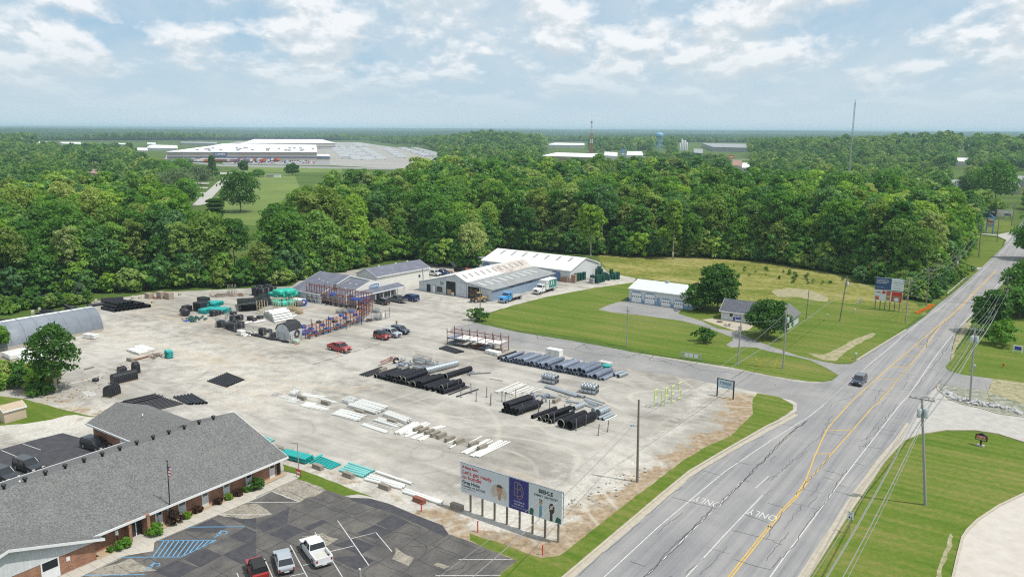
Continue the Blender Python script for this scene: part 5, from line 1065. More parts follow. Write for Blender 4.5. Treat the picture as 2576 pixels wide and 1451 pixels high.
# ================================================================ YARD GOODS
BLKP=mat('black_plastic',(.019,.019,.025),.33,var=.3,scale=1,spec=.5);PVCG=mat('grey_pvc',(.115,.145,.20),.42,var=.12,scale=1,col2=(.16,.19,.245));PVCGL=mat('pale_grey_pvc',(.20,.235,.30),.42,var=.1,scale=1)
PVCW=mat('white_pvc',(.72,.73,.70),.4,var=.06,scale=2);PVCW2=mat('aged_white_pvc',(.52,.51,.47),.5,var=.12,scale=1);TEAL=mat('teal_pvc',(.02,.40,.38),.4,var=.12,scale=1);TEALL=mat('pale_teal_pvc',(.20,.52,.50),.4,var=.08)
RIM=mat('pale_rim',(.30,.31,.24),.6);GALV=mat('corrugated_steel',(.46,.50,.53),.42,.8,var=.10,scale=2);CBLK=mat('block_concrete',(.235,.21,.17),.95,var=.2,scale=4,bump=.4,col2=(.32,.285,.235));BINC=mat('red_block_paint',(.24,.085,.055),.8,var=.2)
RUST=mat('rusty_steel',(.20,.085,.045),.8,var=.3,scale=4);PAL=mat('pallet_wood',(.33,.26,.18),.9,var=.25,scale=6);WRAP=mat('white_wrap',(.72,.72,.68),.35,var=.06,scale=3,bump=.4);TWRAP=mat('teal_wrap',(.03,.46,.35),.35,var=.14,scale=2,bump=.5)
RACKR=mat('red_rack',(.26,.075,.05),.6,var=.2,scale=2);RACKO=mat('orange_beam',(.34,.085,.05),.55,var=.15);BLUEC=mat('blue_tubing',(.03,.08,.36),.4,var=.15);YELF=mat('yellow_steel',(.50,.30,.04),.6);POSTM=mat('grey_post',(.14,.14,.145),.7,var=.2);WOODP=mat('pale_lumber',(.50,.42,.27),.85,var=.15)
PM={}
def pipe_mesh(m,r,L_,ribs=0,wall=.86,n=18):
    key=(m.name,round(r,3),round(L_,2),ribs)
    if key in PM:return PM[key]
    mb=MB();prof=[]
    if ribs:
        for i in range(ribs):y=L_*i/ribs;d=L_/ribs;prof+=[(r,y),(r,y+d*.45),(r*.93,y+d*.55),(r*.93,y+d*.95)]
        prof.append((r,L_))
    else:prof=[(r,0),(r,L_)]
    prof=[(r*wall,0.0)]+prof+[(r*wall,L_)];mb.lathe(prof,n=n,axis='y');mb.lathe([(r*wall,L_),(r*wall,0)],n=n,axis='y')
    me=mb.mesh('pipe',m);
    bm=bmesh.new();bm.from_mesh(me);bmesh.ops.remove_doubles(bm,verts=bm.verts,dist=1e-4);bmesh.ops.recalc_face_normals(bm,faces=bm.faces);bm.to_mesh(me);bm.free()
    PM[key]=me;return me
def pipe(loc,rz,m,r,L_,label,grp=None,ribs=0,rim=None,bell=False,cat='pipe',name='pipe'):
    """pipe lying with its near end at loc (on the ground line), running along local y"""
    me=pipe_mesh(m,r,L_,ribs);o=link(name,me,None,(loc[0],loc[1],loc[2]+r),rz);tag(o,label,cat,grp)
    if rim:MB().lathe([(r*.92,-.03),(r*1.03,-.03),(r*1.03,.06),(r*1.005,.06)],n=18,axis='y').build('rim',rim,o)
    if bell:
        key=('bell',m.name,round(r,3))
        if key not in PM:PM[key]=MB().lathe([(r*.93,-.03),(r*1.13,-.03),(r*1.13,.32),(r*1.0,.42)],n=18,axis='y').mesh('bell',m)
        link('bell',PM[key],o)
    return o
RZA=-R(38)           # pipe axis: runs away from the camera, parallel to the road
FR=P('F',878,446);TO=P('F',2140,692);SP=TO-FR
def row(lst,fr,to,x0,x1,tier,m,L_,labf,grp,base_r,rz=RZA,ribs=0,bell=False,rims=(),jit=.15,order=0):
    q_=random.Random(len(lst))
    for i,(x,r) in enumerate(lst):
        p=fr.lerp(to,(x-x0)/(x1-x0));z=(0,base_r*1.72,base_r*3.3)[tier]+.02
        a=rz+q_.uniform(-.012,.012);p=p+Vector((math.sin(-a),math.cos(-a),0))*q_.uniform(-jit,jit)
        pipe((p.x,p.y,z),a,m if not callable(m) else m(i),r,L_,labf(i),grp,ribs,RIM if i in rims else None,bell)
def ordlab(txt,where_):
    def f(i):
        return f'{txt}, {ORD[i]} from left {where_}' if i<20 else f'{txt}, {ORD[len_[0]-1-i]} from right {where_}'
    return f
bl=[(885,.42),(935,.27),(972,.31),(1014,.42),(1056,.29),(1092,.31),(1135,.33),(1180,.30),(1226,.46),(1298,.34),(1350,.48),(1408,.34),(1448,.22),(1482,.24),(1525,.35),(1571,.27),(1612,.23),(1642,.23),(1682,.29),(1740,.35),(1790,.35),(1842,.37),(1895,.40),(1950,.38),(1996,.33),(2052,.52),(2105,.24),(2142,.29)]
len_=[len(bl)]
row(bl,FR,TO,880,2140,0,lambda i:PVCG if i % 3 else PVCGL,6.1,ordlab('grey plastic pipe','in the lower tier beside the drive'),'grey pipes in the long stack beside the drive',.33,bell=True)
tl=[(940,.36),(1036,.30),(1078,.34),(1120,.32),(1160,.43),(1208,.22),(1280,.37),(1338,.30),(1385,.31),(1462,.46),(1520,.24),(1600,.48),(1650,.53),(1725,.37),(1768,.35),(1812,.42)]
row(tl,FR,TO,880,2140,1,lambda i:PVCGL if i % 4==0 else PVCG,6.1,ordlab('grey plastic pipe','in the upper tier beside the drive'),'grey pipes in the long stack beside the drive',.32,bell=True)
row([(1868,.52),(1925,.46)],FR,TO,880,2140,1,PVCG,6.1,lambda i:('left','right')[i]+' one of two fat grey pipes crowning the right end of the grey stack','grey pipes in the long stack beside the drive',.40,bell=True)
pipe(P('F',838,425),RZA,BLKP,.33,6,'black pipe at the left end of the long grey pipe stack',None,40)
for x,y,w_ in ((2285,640,'left'),(2340,658,'right')):pipe(P('F',x,y),-R(44),GALV,.40,2.9,f'{w_} short galvanised pipe at the right end of the grey stack','short galvanised pipes',14)
# black row
FR,TO=P('C',385,568),P('C',1625,862)
bl=[(390,.40),(450,.36),(505,.30),(552,.34),(600,.30),(648,.36),(705,.38),(762,.40),(825,.38),(885,.40),(945,.40),(1000,.44),(1045,.42),(1105,.60),(1195,.46),(1270,.44),(1350,.46),(1440,.46),(1540,.46),(1620,.46)]
len_=[20]
row(bl,FR,TO,385,1625,0,BLKP,5.9,ordlab('black corrugated pipe','in the lower tier of the black row'),'black pipes in the long black row',.4,ribs=44,rims=(0,7,11,13))
row([(600,.30),(672,.32),(730,.36),(800,.36),(850,.50),(935,.46),(1180,.40),(1232,.46)],FR,TO,385,1625,1,BLKP,6.1,ordlab('black corrugated pipe','in the upper tier of the black row'),'black pipes in the long black row',.38,ribs=44,rims=(4,5))
row([(1590,.46)],FR,TO,385,1625,1,BLKP,5.2,lambda i:'black corrugated pipe with pale collar on top of the right end of the black row','black pipes in the long black row',.44,ribs=40,rims=(0,))
pipe(P('C',1665,585),-R(42),BLKP,.58,7.0,'single fat black corrugated pipe lying behind the black row',None,50,RIM)
pipe(P('C',1500,590),-R(40),BLKP,.3,2.6,'short black pipe stub behind the black row',None,20)
cs=pipe(P('C',1300,495),-R(47),GALV,.68,8.2,'long fat spiral galvanised culvert behind the black pipe row',None,10)
def two(k_,x0,y0,x1,y1,m,r,label,grp=None,ribs=0,**kw):
    a,b=P(k_,x0,y0),P(k_,x1,y1);d=b-a;return pipe(a,math.atan2(-d.x,d.y),m,r,d.length,label,grp,ribs,**kw)
for i,(a,b,c,d) in enumerate(((105,515,515,370),(130,528,520,392),(170,535,440,430),(215,542,450,452),(245,548,450,475))):two('C',a,b,c,d,BLKP,.12,f'thin black pipe, {ORD[i]} from left beside the left end of the black row','thin black pipes left of the black row')
for i,(a,b,c,d) in enumerate(((1680,858,2060,725),(1728,880,2100,738),(1868,915,2262,782))):two('C',a,b,c,d,BLKP,.13,f'thin black pipe, {ORD[i]} from left at the right end of the black row','thin black pipes right of the black row')
for i,(a,b,c,d,m) in enumerate(((2082,405,2115,530,PVCG),(2060,500,2190,462,PVCG),(2070,515,2300,478,POSTM),(2100,505,2490,478,POSTM))):two('C',a,b,c,d,m,.12,f'dark grey fitting pipe, {ORD[i]} of the crossed heap behind the fat black pipe','crossed fitting pipes')
two('D',25,248,248,288,PVCW2,.14,'single white pipe lying alone between the posts and the drive')
# left black pile of the post bays
FR,TO=P('D',245,830),P('D',470,885)
for tier,xs in ((0,(250,322,395,468)),(1,(290,362,440)),(2,(262,330,490))):
    for i,x in enumerate(xs):
        p=FR.lerp(TO,(x-245)/225) if tier<2 else FR.lerp(TO,((270,340,440)[i]-245)/225);z=(.02,.62,1.22)[tier]
        if tier==2 and i==2:z=.64;p=FR.lerp(TO,(505-245)/225)
        pipe((p.x,p.y,z),-R(45),BLKP,.36,6.1,f'black pipe, {ORD[i]} from left in the {("bottom", "middle", "top")[tier]} tier of the left post bay','black pipes in the left post bay',46)
for i,(x,y,r,z,L_) in enumerate(((762,940,.36,0,6.1),(885,975,.40,0,6.1),(968,1000,.35,0,6.1),(1065,1025,.38,0,6.1),(1255,1095,.74,0,6.2),(1405,1132,.80,0,6.2))):
    pipe(P('D',x,y)+Vector((0,0,z+.01)),-R(44),BLKP,r,L_,f'{"very fat" if r > .6 else "medium"} black corrugated pipe, {ORD[i]} from left in the right post bay','black pipes in the right post bay',60,RIM if i in (1,2,3,4) else None)
p=P('D',1015,1005);pipe((p.x,p.y,.66),-R(44),BLKP,.44,6.1,'medium black corrugated pipe resting on top in the right post bay','black pipes in the right post bay',60,RIM)
# steel culverts
def culv(i,k_,a,b,c,d,r,lab,ribs=10,z=0):
    A_,B_=P(k_,a,b),P(k_,c,d);dd=B_-A_;pipe(A_+Vector((0,0,z)),math.atan2(-dd.x,dd.y),GALV,r,dd.length,lab,'galvanised culvert pipes',ribs)
culv(0,'D',1900,905,2070,830,.62,'short fat galvanised culvert beside the fattest black pipes',5,.1);culv(0,'D',1820,850,1900,815,.5,'galvanised culvert stub behind the short fat culvert',3)
culv(1,'D',1480,800,1650,725,.45,'galvanised culvert half hidden behind the right post bay',6);culv(2,'D',1905,958,2095,870,.27,'left thin galvanised pipe beside the crate',8);culv(3,'D',1978,970,2165,885,.27,'right thin galvanised pipe beside the crate',8)
two('D',2020,975,2225,885,PVCW,.08,'slim white pipe touching the two thin galvanised pipes')
culv(4,'D',1545,572,990,400,.27,'long straight galvanised pipe pointing at the fat culvert',26);culv(5,'D',1665,585,1000,385,.27,'long galvanised pipe hidden behind the long straight one',30)
for i,(a,b,c,d) in enumerate(((1350,640,1560,678),(1665,620,1900,720),(1680,570,2020,680),(1660,605,1970,710),(1650,705,1835,765),(1350,665,1450,690),(1700,650,1890,725),(1730,690,1850,735))):two('D',a,b,c,d,GALV,(.18,.15,.12,.12,.14,.10,.12,.10)[i],f'thin galvanised pipe, {ORD[i]} from left in the steel heap behind the post bays','thin galvanised pipes',8)
for bi,(xb,yb,xe,ye) in enumerate(((930,300,1165,350),(1610,480,1870,525))):
    A_,B_=P('D',xb,yb),P('D',xe,ye);d=(B_-A_);L_=d.length;rz=math.atan2(-d.x,d.y);o=thing('culvert_bundle',f'{("left", "right")[bi]} strapped bundle of four shiny galvanised culverts on the open gravel','pipe bundle',A_,rz,'strapped culvert bundles')
    for x in (0,-.9):
        for z in (.44,1.32):link('culvert',pipe_mesh(GALV,.43,L_,5),o,(x,0,z))
    for y in (L_*.22,L_*.45,L_*.75):
        mb=MB();mb.box(-1.34,.45,y,y+.05,1.76,1.79);mb.box(.44,.47,y,y+.05,.3,1.76);mb.box(-1.37,-1.34,y,y+.05,.3,1.76);mb.build('strap',BLKP,o)
# white pipes on the ground (post bay)
for i,(a,b,c,d,r) in enumerate(((118,485,530,318,.13),(155,498,598,338,.16),(255,488,600,350,.12),(315,512,655,360,.2),(365,512,700,385,.1),(400,522,742,385,.12),(430,535,785,395,.1),(590,485,720,435,.07),(620,500,790,420,.07),(665,498,845,420,.1),(600,535,925,425,.07))):
    two('D',a,b,c,d,PVCW2 if i % 2 else PVCW,r,f'white pipe, {ORD[i]} from left in the flat white row near the posts','white pipes in the flat row near the posts')
# grey saddle fittings
for i,(x,y,r,az) in enumerate(((770,610,1.2,.4),(900,640,1.1,1.3),(1005,600,.9,2.2))):
    o=MB().torus((0,0,0),r,.16,'x',14,5,math.pi).build('saddle_fitting',PVCGL,None,True,loc=P('D',x,y)+Vector((0,0,.1)),rz=az);tag(o,f'curved grey pipe saddle, {ORD[i]} from left behind the left post bay','pipe fitting','curved grey saddles')
two('D',930,560,1190,590,PVCGL,.22,'short split grey pipe beside the curved saddles')
# posts
posts=[('D',235,642,240,430),('D',35,708,55,500),('D',290,650,295,570),('D',475,600,478,490),('D',585,862,605,655),('D',768,788,790,580),('D',870,872,875,730),('D',1058,792,1068,650),('D',1140,1022,1135,810),('D',1320,872,1325,735),('D',1520,1142,1530,930),('D',1685,1062,1705,850),('D',1903,1228,1937,1055),('D',2065,1165,2105,990),
 ('C',1705,832,1705,670),('C',1950,917,1940,715),('C',2135,845,2120,655),('C',2226,990,2232,780),('C',2415,915,2428,720),('C',2492,1035,2505,850),('C',1900,760,1900,600)]
pm_=MB().tube((0,0,0),(0,0,1.95),.075,7).mesh('steel_post',POSTM)
for i,(k_,a,b,c,d) in enumerate(posts):
    o=link('steel_post',pm_,None,P(k_,a,b));o.rotation_euler=(0,R((c-a)*.12),0)
    tag(o,f'short grey stake post, {ORD[i] if i < 14 else ORD[i-14]} {"around the post bays" if i < 14 else "right of the black row"}','post','stake posts');MB().box(-.2,.2,-.2,.2,0,.03).build('base_plate',POSTM,o)
# ---- generic bundles --------------------------------------------------
def bundle(label,cat,k_,x0,y0,x1,y1,m,r,cols_,rows_,grp=None,strap=True,z0=.1,name='pipe_bundle',bed=PAL):
    """cols_ x rows_ pipes strapped together; (x0,y0)-(x1,y1) is the near-lower long edge"""
    A_,B_=P(k_,x0,y0),P(k_,x1,y1);d=B_-A_;L_=d.length;rz=math.atan2(-d.x,d.y);o=thing(name,label,cat,A_,rz,grp);me=pipe_mesh(m,r,L_,0,n=10)
    for j in range(rows_):
        for i in range(cols_):link('pipe',me,o,(i*2*r+r+(r if j % 2 else 0),random.Random(i*7+j).uniform(-.12,.12),z0+r+j*1.8*r))
    if strap:
        w_,h_=cols_*2*r+r,z0+rows_*1.8*r+r*.3
        for y in (L_*.2,L_*.75):MB().box(-.02,w_+.02,y,y+.04,z0,h_).build('strap',POSTM,o)
    if z0>.05 and bed:
        for y in (L_*.12,L_*.85):MB().box(0,cols_*2*r,y,y+.12,.0,z0).build('bearer',bed,o)
    return o
# teal and white goods along the southern border
bundle('tall strapped stack of teal pipes, left of the concrete blocks near the office roof','pipe bundle','b1',275,408,490,462,TEAL,.11,8,4,None)
for i in range(7):two('b1',455+i*14,487-i*9,640+i*13,540-i*6,TEAL,.10,f'teal pipe, {ORD[i]} from the front in the flat teal layer','teal pipes in the flat layer')
two('b1',465,460,560,420,TEAL,.12,'short teal pipe lying across the foot of the teal stack')
for i,(a,b,c,d) in enumerate(((712,555,918,612),(728,540,938,598),(752,525,955,588),(772,513,972,577),(785,495,998,565))):two('b1',a,b,c,d,TEALL,.2,f'pale teal pipe, {ORD[i]} from the front beside the third border block','pale teal pipes')
for i,(a,b,c,d) in enumerate(((925,632,1238,712),(945,615,1262,700),(965,600,1265,690),(1020,570,1322,672))):two('b1',a,b,c,d,PVCW,.2,f'white pipe, {ORD[i]} from the front beside the fourth border block','white pipes by the border')
for i,(a,b,c,d) in enumerate(((1248,738,1575,842),(1262,722,1582,828))):two('b1',a,b,c,d,PVCW,.2,f'{("front", "rear")[i]} white pipe beside the red brown border block','white pipes by the border')
for i in range(4):two('b1',45+i*10,292-i*8,118+i*12,322-i*7,TEALL,.12,f'pale teal pipe, {ORD[i]} from the front at the end of the office roof','pale teal pipes near the office')
two('b1',150,375,245,380,TEAL,.14,'short teal pipe near the end of the office roof')
def block(k_,x,y,rz,label,m=CBLK,L_=1.85,grp='concrete bin blocks'):
    mb=MB();mb.frus(-L_/2,L_/2,-.34,.34,0,-L_/2,L_/2,-.33,.33,.34);mb.box(-L_/2+.02,L_/2-.02,-.10,.10,.60,.68) if 0 else None
    for i in range(3):x0=-L_/2+i*L_/3;mb.box(x0+.012,x0+L_/3-.012,-.32,.32,.345,.68)
    o=mb.build('concrete_block',m,None,bevel=0,loc=P(k_,x,y)-Vector((0,0,0)),rz=rz);return tag(o,label,'concrete block',grp)
for i,(x,y,m) in enumerate(((350,462,CBLK),(525,535,CBLK),(782,604,CBLK),(1090,704,CBLK),(1382,818,BINC),(1702,872,CBLK))):
    block('b1',x,y,RB-R(2),f'{"red brown" if m is BINC else "grey"} concrete block, {ORD[i]} from left along the southern yard border',m)
for i,(x,y) in enumerate(((1372,212),(1420,224),(1470,238),(1518,255),(1570,270),(1642,298),(1720,318),(1842,340),(1918,368))):
    block('b1',x,y,RA-R(6),f'grey concrete block, {ORD[i]} from left in the slanted row among white strips')
for i,(k_,x,y,rz) in enumerate((('b1',878,68,RB),('b1',1152,148,RB),('m1',460,1388,RB),('m1',700,1438,RB),('C',530,440,RA),('D',1180,650,RA),('m0',1310,1005,RB),('b1',185,375,RB))):
    block(k_,x,y,rz,('grey concrete block behind the first wide white sheet pile','grey concrete block between the two middle white bundles','grey concrete block between the far left white strips','grey concrete block left of the white crate pile','grey concrete block behind the left end of the black row','tan concrete block right of the curved grey saddles','pale concrete block beside the white sheet stacks at left','grey concrete block at the corner of the office roof')[i])
# white strip piles (m1 / b1)
def strips(label,k_,x0,y0,x1,y1,dx,dy,n,r=.07,m=PVCW,rows_=1,grp=None,amp=.08):
    A_,B_=P(k_,x0,y0),P(k_,x1,y1);C_=P(k_,x0+dx,y0+dy);d=B_-A_;L_=d.length;rz=math.atan2(-d.x,d.y);wd=(C_-A_);o=thing('pipe_bundle',label,'pipe bundle',A_,rz,grp)
    me=pipe_mesh(m,r,L_,0,n=8);lx=Vector((math.cos(rz),math.sin(rz),0));W_=wd.dot(lx);sh=wd.dot(Vector((-math.sin(rz),math.cos(rz),0)));q_=random.Random(int(x0+y0))
    for j in range(rows_):
        for i in range(n):
            f_=i/max(1,n-1);c=link('pipe',me,o,(f_*W_,f_*sh+q_.uniform(-.25,.25),r+.01+j*1.9*r));c.rotation_euler=(0,0,q_.uniform(-amp,amp)*.4)
    return o
S_=strips
S_('wide flat pile of thin white pipes in front of the second grey block','b1',640,78,860,135,75,-42,13,.08,rows_=2);S_('large flat pile of white pipes behind the grey block','b1',775,10,1010,78,120,-48,14,.09,rows_=3)
S_('white strip pile cut by the top of the central gravel strip','b1',385,5,590,50,50,-25,8,.08);S_('strapped white pipe bundle right of the large flat pile','b1',1080,88,1270,160,45,-22,6,.10,rows_=3);S_('thin white pipe layer in front of the strapped bundle','b1',1000,130,1200,195,40,-20,6,.08,rows_=2)
S_('long flat white strips in front of the middle bundles','b1',888,165,1100,235,25,-12,4,.10);S_('few thin white pipes slanting beside the long flat strips','b1',935,150,1180,205,22,-8,2,.06)
S_('white strip fan below the first slanted block','b1',1175,238,1345,150,45,10,7,.09,rows_=2);S_('second white strip fan behind the slanted blocks','b1',1260,240,1420,145,50,8,7,.08,rows_=1);S_('white strip pair in front of the third slanted block','b1',1250,265,1370,215,20,4,3,.08)
S_('white strips under the fourth slanted block','b1',1305,278,1425,228,35,4,4,.08);S_('bent white strips in front of the fifth slanted block','b1',1362,295,1465,240,40,5,4,.08);S_('white strips showing behind the slanted blocks','b1',1470,195,1570,170,40,8,5,.07)
S_('two thin white pipes left of the seventh slanted block','b1',1612,320,1700,285,12,3,2,.07);S_('single white pipe below the seventh slanted block','b1',1645,362,1752,302,2,1,1,.12);S_('single white pipe above the eighth slanted block','b1',1795,325,1905,270,2,1,1,.10)
S_('long white pipe layer left of the ninth slanted block','b1',1735,405,1955,290,45,8,4,.10);S_('rightmost neat bundle of six long white pipes','b1',1812,430,2070,300,70,12,6,.12)
S_('strapped white bundle above the wide flat pile','m1',870,1420,960,1450,60,-35,6,.09,rows_=4);S_('white roof sheet pile above the wide flat pile','m1',450,1450,560,1465,60,-30,7,.09);S_('white strips leaving the top right of the white strip row','m1',1060,1448,1180,1460,40,-18,5,.09)
S_('tilted white pallet load at the left end of the strip row','m1',340,1350,400,1365,40,-30,5,.12,rows_=3);S_('long thin white strips at the far left of the strip row','m1',232,1365,370,1395,30,-14,4,.07);S_('white strip sheet in front of the far left pallet load','m1',295,1410,390,1425,70,-38,8,.07)
S_('white strip sheet right of the tilted pallet load','m1',440,1350,670,1385,30,-20,6,.07);S_('grey flat strips left of the tilted pallet load','m1',135,1348,200,1360,60,-25,5,.06,PVCW2);S_('white strip pile right of the two grey blocks','m1',650,1390,800,1430,22,-10,4,.07)
# ---- flat black pipe sets at the left
def flat(k_,s0,s1,e0,e1,n,r,lab,grp,m=BLKP,z=0):
    for i in range(n):
        f_=i/(n-1);A_=P(k_,*s0).lerp(P(k_,*s1),f_);B_=P(k_,*e0).lerp(P(k_,*e1),f_);d=B_-A_;pipe(A_+Vector((0,0,z)),math.atan2(-d.x,d.y)+random.Random(i).uniform(-.01,.01),m,r,d.length,f'{lab}, {ORD[i]} from the front',grp,0)
flat('m0',(2088,1208),(2275,1128),(2283,1268),(2452,1198),10,.15,'black pipe of the ten lying flat at left centre','ten flat black pipes')
flat('m0',(1752,1372),(1922,1345),(1905,1445),(2078,1435),6,.21,'thicker black pipe of six lying beside the office wing','six flat black pipes')
flat('m0',(1195,1432),(1560,1500),(1550,1345),(1840,1435),13,.14,'slim black pipe of the wide layer behind the office wing','wide layer of slim black pipes')
flat('m0',(1240,1425),(1300,1448),(1570,1352),(1640,1372),3,.12,'second layer black pipe behind the office wing','second layer of black pipes',z=.26)
flat('F',(97,292),(180,262),(305,352),(400,335),6,.17,'black pipe of six lying in front of the right rack','six black pipes by the rack')
# ---- black heap by the woods
FR,TO=P('m0',1165,512),P('m0',1530,462)
D_=(TO-FR);n_=8
for tier,(cnt,z) in enumerate(((9,0),(7,.78),(4,1.5))):
    for i in range(cnt):
        f_=(i+.5*tier)/8.6;p=FR.lerp(TO,f_);pipe((p.x,p.y,z),math.atan2(-(-BX).x,(-BX).y)+.05,BLKP,.46,6.2,f'black pipe, {ORD[i]} from left in the {("bottom", "middle", "top")[tier]} tier of the heap by the woods','black pipes heaped by the woods',40)
two('m0',880,462,1130,430,BLKP,.42,'long black pipe lying sideways left of the heap by the woods',None,40);two('m0',1015,400,1240,385,BLKP,.42,'long black pipe lying sideways behind the heap by the woods',None,40);two('m0',1020,415,1200,405,BLKP,.42,'hidden black pipe lying sideways behind the heap by the woods',None,40)
for i,(a,b,c,d,r) in enumerate(((420,545,365,560,.2),(560,545,365,535,.26),(500,530,405,512,.28),(545,525,440,503,.28),(590,522,475,500,.26),(640,520,600,505,.3),(735,500,645,450,.34),(770,495,705,462,.28),(805,492,752,462,.26),(130,600,-60,605,.3),(330,575,250,580,.2),(700,505,660,490,.3))):
    two('m0',a,b,c,d,BLKP,r,f'black pipe, {ORD[i]} of the loose ones behind the arched shed','loose black pipes behind the arched shed',20)
# ---- septic tanks
def tank(label,loc,rz,w_,L_,h_,ribs,name='septic_tank'):
    o=thing(name,label,'tank',loc,rz,'black ribbed tanks');prof=[(-w_/2,.15),(w_/2,.15),(w_/2*.98,h_*.55),(w_/2*.82,h_*.82),(w_/2*.45,h_*.97),(0,h_),(-w_/2*.45,h_*.97),(-w_/2*.82,h_*.82),(-w_/2*.98,h_*.55)]
    MB().prism(prof,0,L_).build('body',BLKP,o)
    for i in range(ribs):y=L_*(i+.3)/ribs;MB().prism([(x*1.07,.15+(z-.15)*1.06) for x,z in prof],y,y+L_/ribs*.38).build('rib',BLKP,o)
    MB().box(-w_/2-.15,w_/2+.15,-.1,L_+.1,0,.14).build('pallet',PAL,o);return o
tank('short black ribbed tank nearest the white ladder frame at left',P('m0',1075,1372),-R(52)*0+RA-math.pi/2+R(20),1.7,2.6,2.0,6);tank('long black ribbed tank with many ribs behind the short tank',P('m0',1130,1238),RB+R(-8)+R(15)-R(10),1.7,4.6,1.9,12)
tank('small black ribbed tank with pale frame behind the long ribbed tank',P('m0',1195,1150),RB,1.5,1.4,1.7,3);tank('tall narrow black tank standing alone on a pallet',P('m0',1342,1132),RB,1.5,1.1,2.3,2)
o=MB().lathe([(.55,0),(.6,.1),(.6,.55),(.45,.6),(0,.6)],n=14).build('plastic_basin',BLKP,None,True,loc=P('m0',962,1205));tag(o,'low round black basin left of the long ribbed tank','basin')
two('m0',850,1092,945,1068,POSTM,.14,'grey brown pipe lying beside the lone tree');two('m0',600,1265,930,1185,PVCW2,.10,'very long thin white pipe right of the lone tree')
o=thing('ladder_frame','white ladder frame lying beside the short black tank','ladder',P('m0',825,1315),RB-R(12));mb=MB()
for y in (0,.7,1.4):mb.box(0,3.6,y,y+.07,0,.08)
for x in range(9):mb.box(x*.44,x*.44+.06,.07,1.4,.01,.07)
mb.build('frame',TRIMW,o)
# pallet loads
def load(label,loc,rz,w_,d_,h_,m,layers=3,cat='pallet load',name='pallet_load',grp=None,bev=.04):
    o=thing(name,label,cat,loc,rz,grp);q_=random.Random(int(loc[0]*10));hh=(h_-.14)/layers
    for i in range(layers):e=q_.uniform(-.03,.03);MB().box(e,w_+e,e,d_-e,.14+i*hh+.01,.14+(i+1)*hh-.01).build('layer',m,o,bevel=bev if hh>.1 else 0)
    MB().box(0,w_,.05,d_-.05,0,.13).build('pallet',PAL,o);mb=MB()
    for f_ in (.3,.7):mb.box(w_*f_,w_*f_+.04,-.02,d_+.02,.1,h_+.01)
    mb.build('strap',POSTM,o);return o
load('left stack of long white sheets behind the rusty beam',P('m0',1272,905)+Vector((0,0,0)),RB-R(2),5.2,2.0,.55,PVCW,3);load('right stack of long white sheets behind the rusty beam',P('m0',1345,880),RB-R(2),5.2,2.0,.6,PVCW,3)
bundle('square cube of stacked teal pipes right of the white sheet stacks','pipe bundle','m0',1655,965,1710,955,TEAL,.12,8,7)
for i,(x,y,w_,d_,h_) in enumerate(((168,998,4.2,3.6,1.0),(20,960,4.5,4.6,1.1),(250,960,3.2,3.0,.9))):load(('nearest','leftmost','rightmost')[i]+' wide white wrapped load in front of the arched shed',P('m0',x,y),RB-R(4),w_,d_,h_,WRAP,1,grp='white wrapped loads',bev=.12)
load('white wrapped load at the open end of the arched shed',P('m0',833,778),RB-R(8)+R(40)-R(14),3.2,1.6,1.1,WRAP,2,bev=.1);load('lone white wrapped cube outside the fence',P('A',378,795),RB,1.7,1.3,1.2,WRAP,2,bev=.12)
load('tall strapped stack of white sheets behind the grey pipe stack',P('F',1432,380),RB,3.4,1.6,1.7,PVCW,5);load('low white stack beside the right rack',P('F',668,348),RB-R(6),3.6,1.5,.8,PVCW,3);load('low pale stack behind the right half of the grey pipe stack',P('F',2085,500),RB-R(2),2.6,1.6,.9,PVCW2,3)
bundle('small teal bundle at the right end of the pale stack','pipe bundle','F',2160,520,2255,528,TEAL,.09,8,4)
two('m0',1355,1000,1490,965,RUST,.2,'rusty red steel beam in front of the white sheet stacks')
def scrap(label,loc,rad,n,m,seed,L_=1.6,cat='scrap pile',thick=.06):
    q_=random.Random(seed);o=thing('scrap_pile',label,cat,loc)
    mb=MB()
    for i in range(n):
        a,b=q_.uniform(0,6.28),q_.uniform(0,rad);c=Vector((math.cos(a)*b,math.sin(a)*b,.06+q_.random()*.35));d=Vector((q_.uniform(-1,1),q_.uniform(-1,1),q_.uniform(-.12,.12))).normalized()*L_*q_.uniform(.3,1)*.5;mb.tube(c-d,c+d,thick*q_.uniform(.5,1.6),5)
    mb.build('bars',m,o);return o
scrap('heap of rusty bars beside the rusty beam',P('m0',1550,965),1.8,26,mat('mixed_scrap',(.22,.18,.14),.8,var=.5,scale=3),1,2.4);scrap('grey junk pile with timber frames at the edge of the woods',P('m0',2240,345),3.4,46,MATS['mixed_scrap'],2,3.2);scrap('rusty scrap pile at the edge of the woods',P('m0',2400,345),2.0,24,RUST,3,2.2)
scrap('broken pallets beside the wooden stacks',P('m0',1560,375),2.4,26,RUST,4,2.0);scrap('steel rod tangle behind the post bays',P('D',1350,560),2.4,14,POSTM,5,3.0,thick=.03);scrap('orange and brown beams behind the black row',P('C',720,230),1.3,14,RUST,6,1.6)
for i,(a,b,c,d) in enumerate(((500,300,700,225),(445,350,720,250),(480,280,640,215))):two('C',a,b,c,d,RUST,.09,f'rusty beam, {ORD[i]} from the front behind the black row','rusty beams')
mb=MB();
for i in range(3):
    for s_ in (0,1.2):mb.box(i*1.0,i*1.0+.1,s_,s_+.1,0,2.8)
    mb.box(i*1.0,i*1.0+.1,0,1.2,2.3,2.4);mb.box(i*1.0,i*1.0+.1,0,1.2,.8,.9)
o=mb.build('timber_frame',mat('weathered_wood',(.30,.28,.25),.9),None,loc=P('m0',2290,330));tag(o,'grey timber frames standing in the junk pile by the woods','frame')
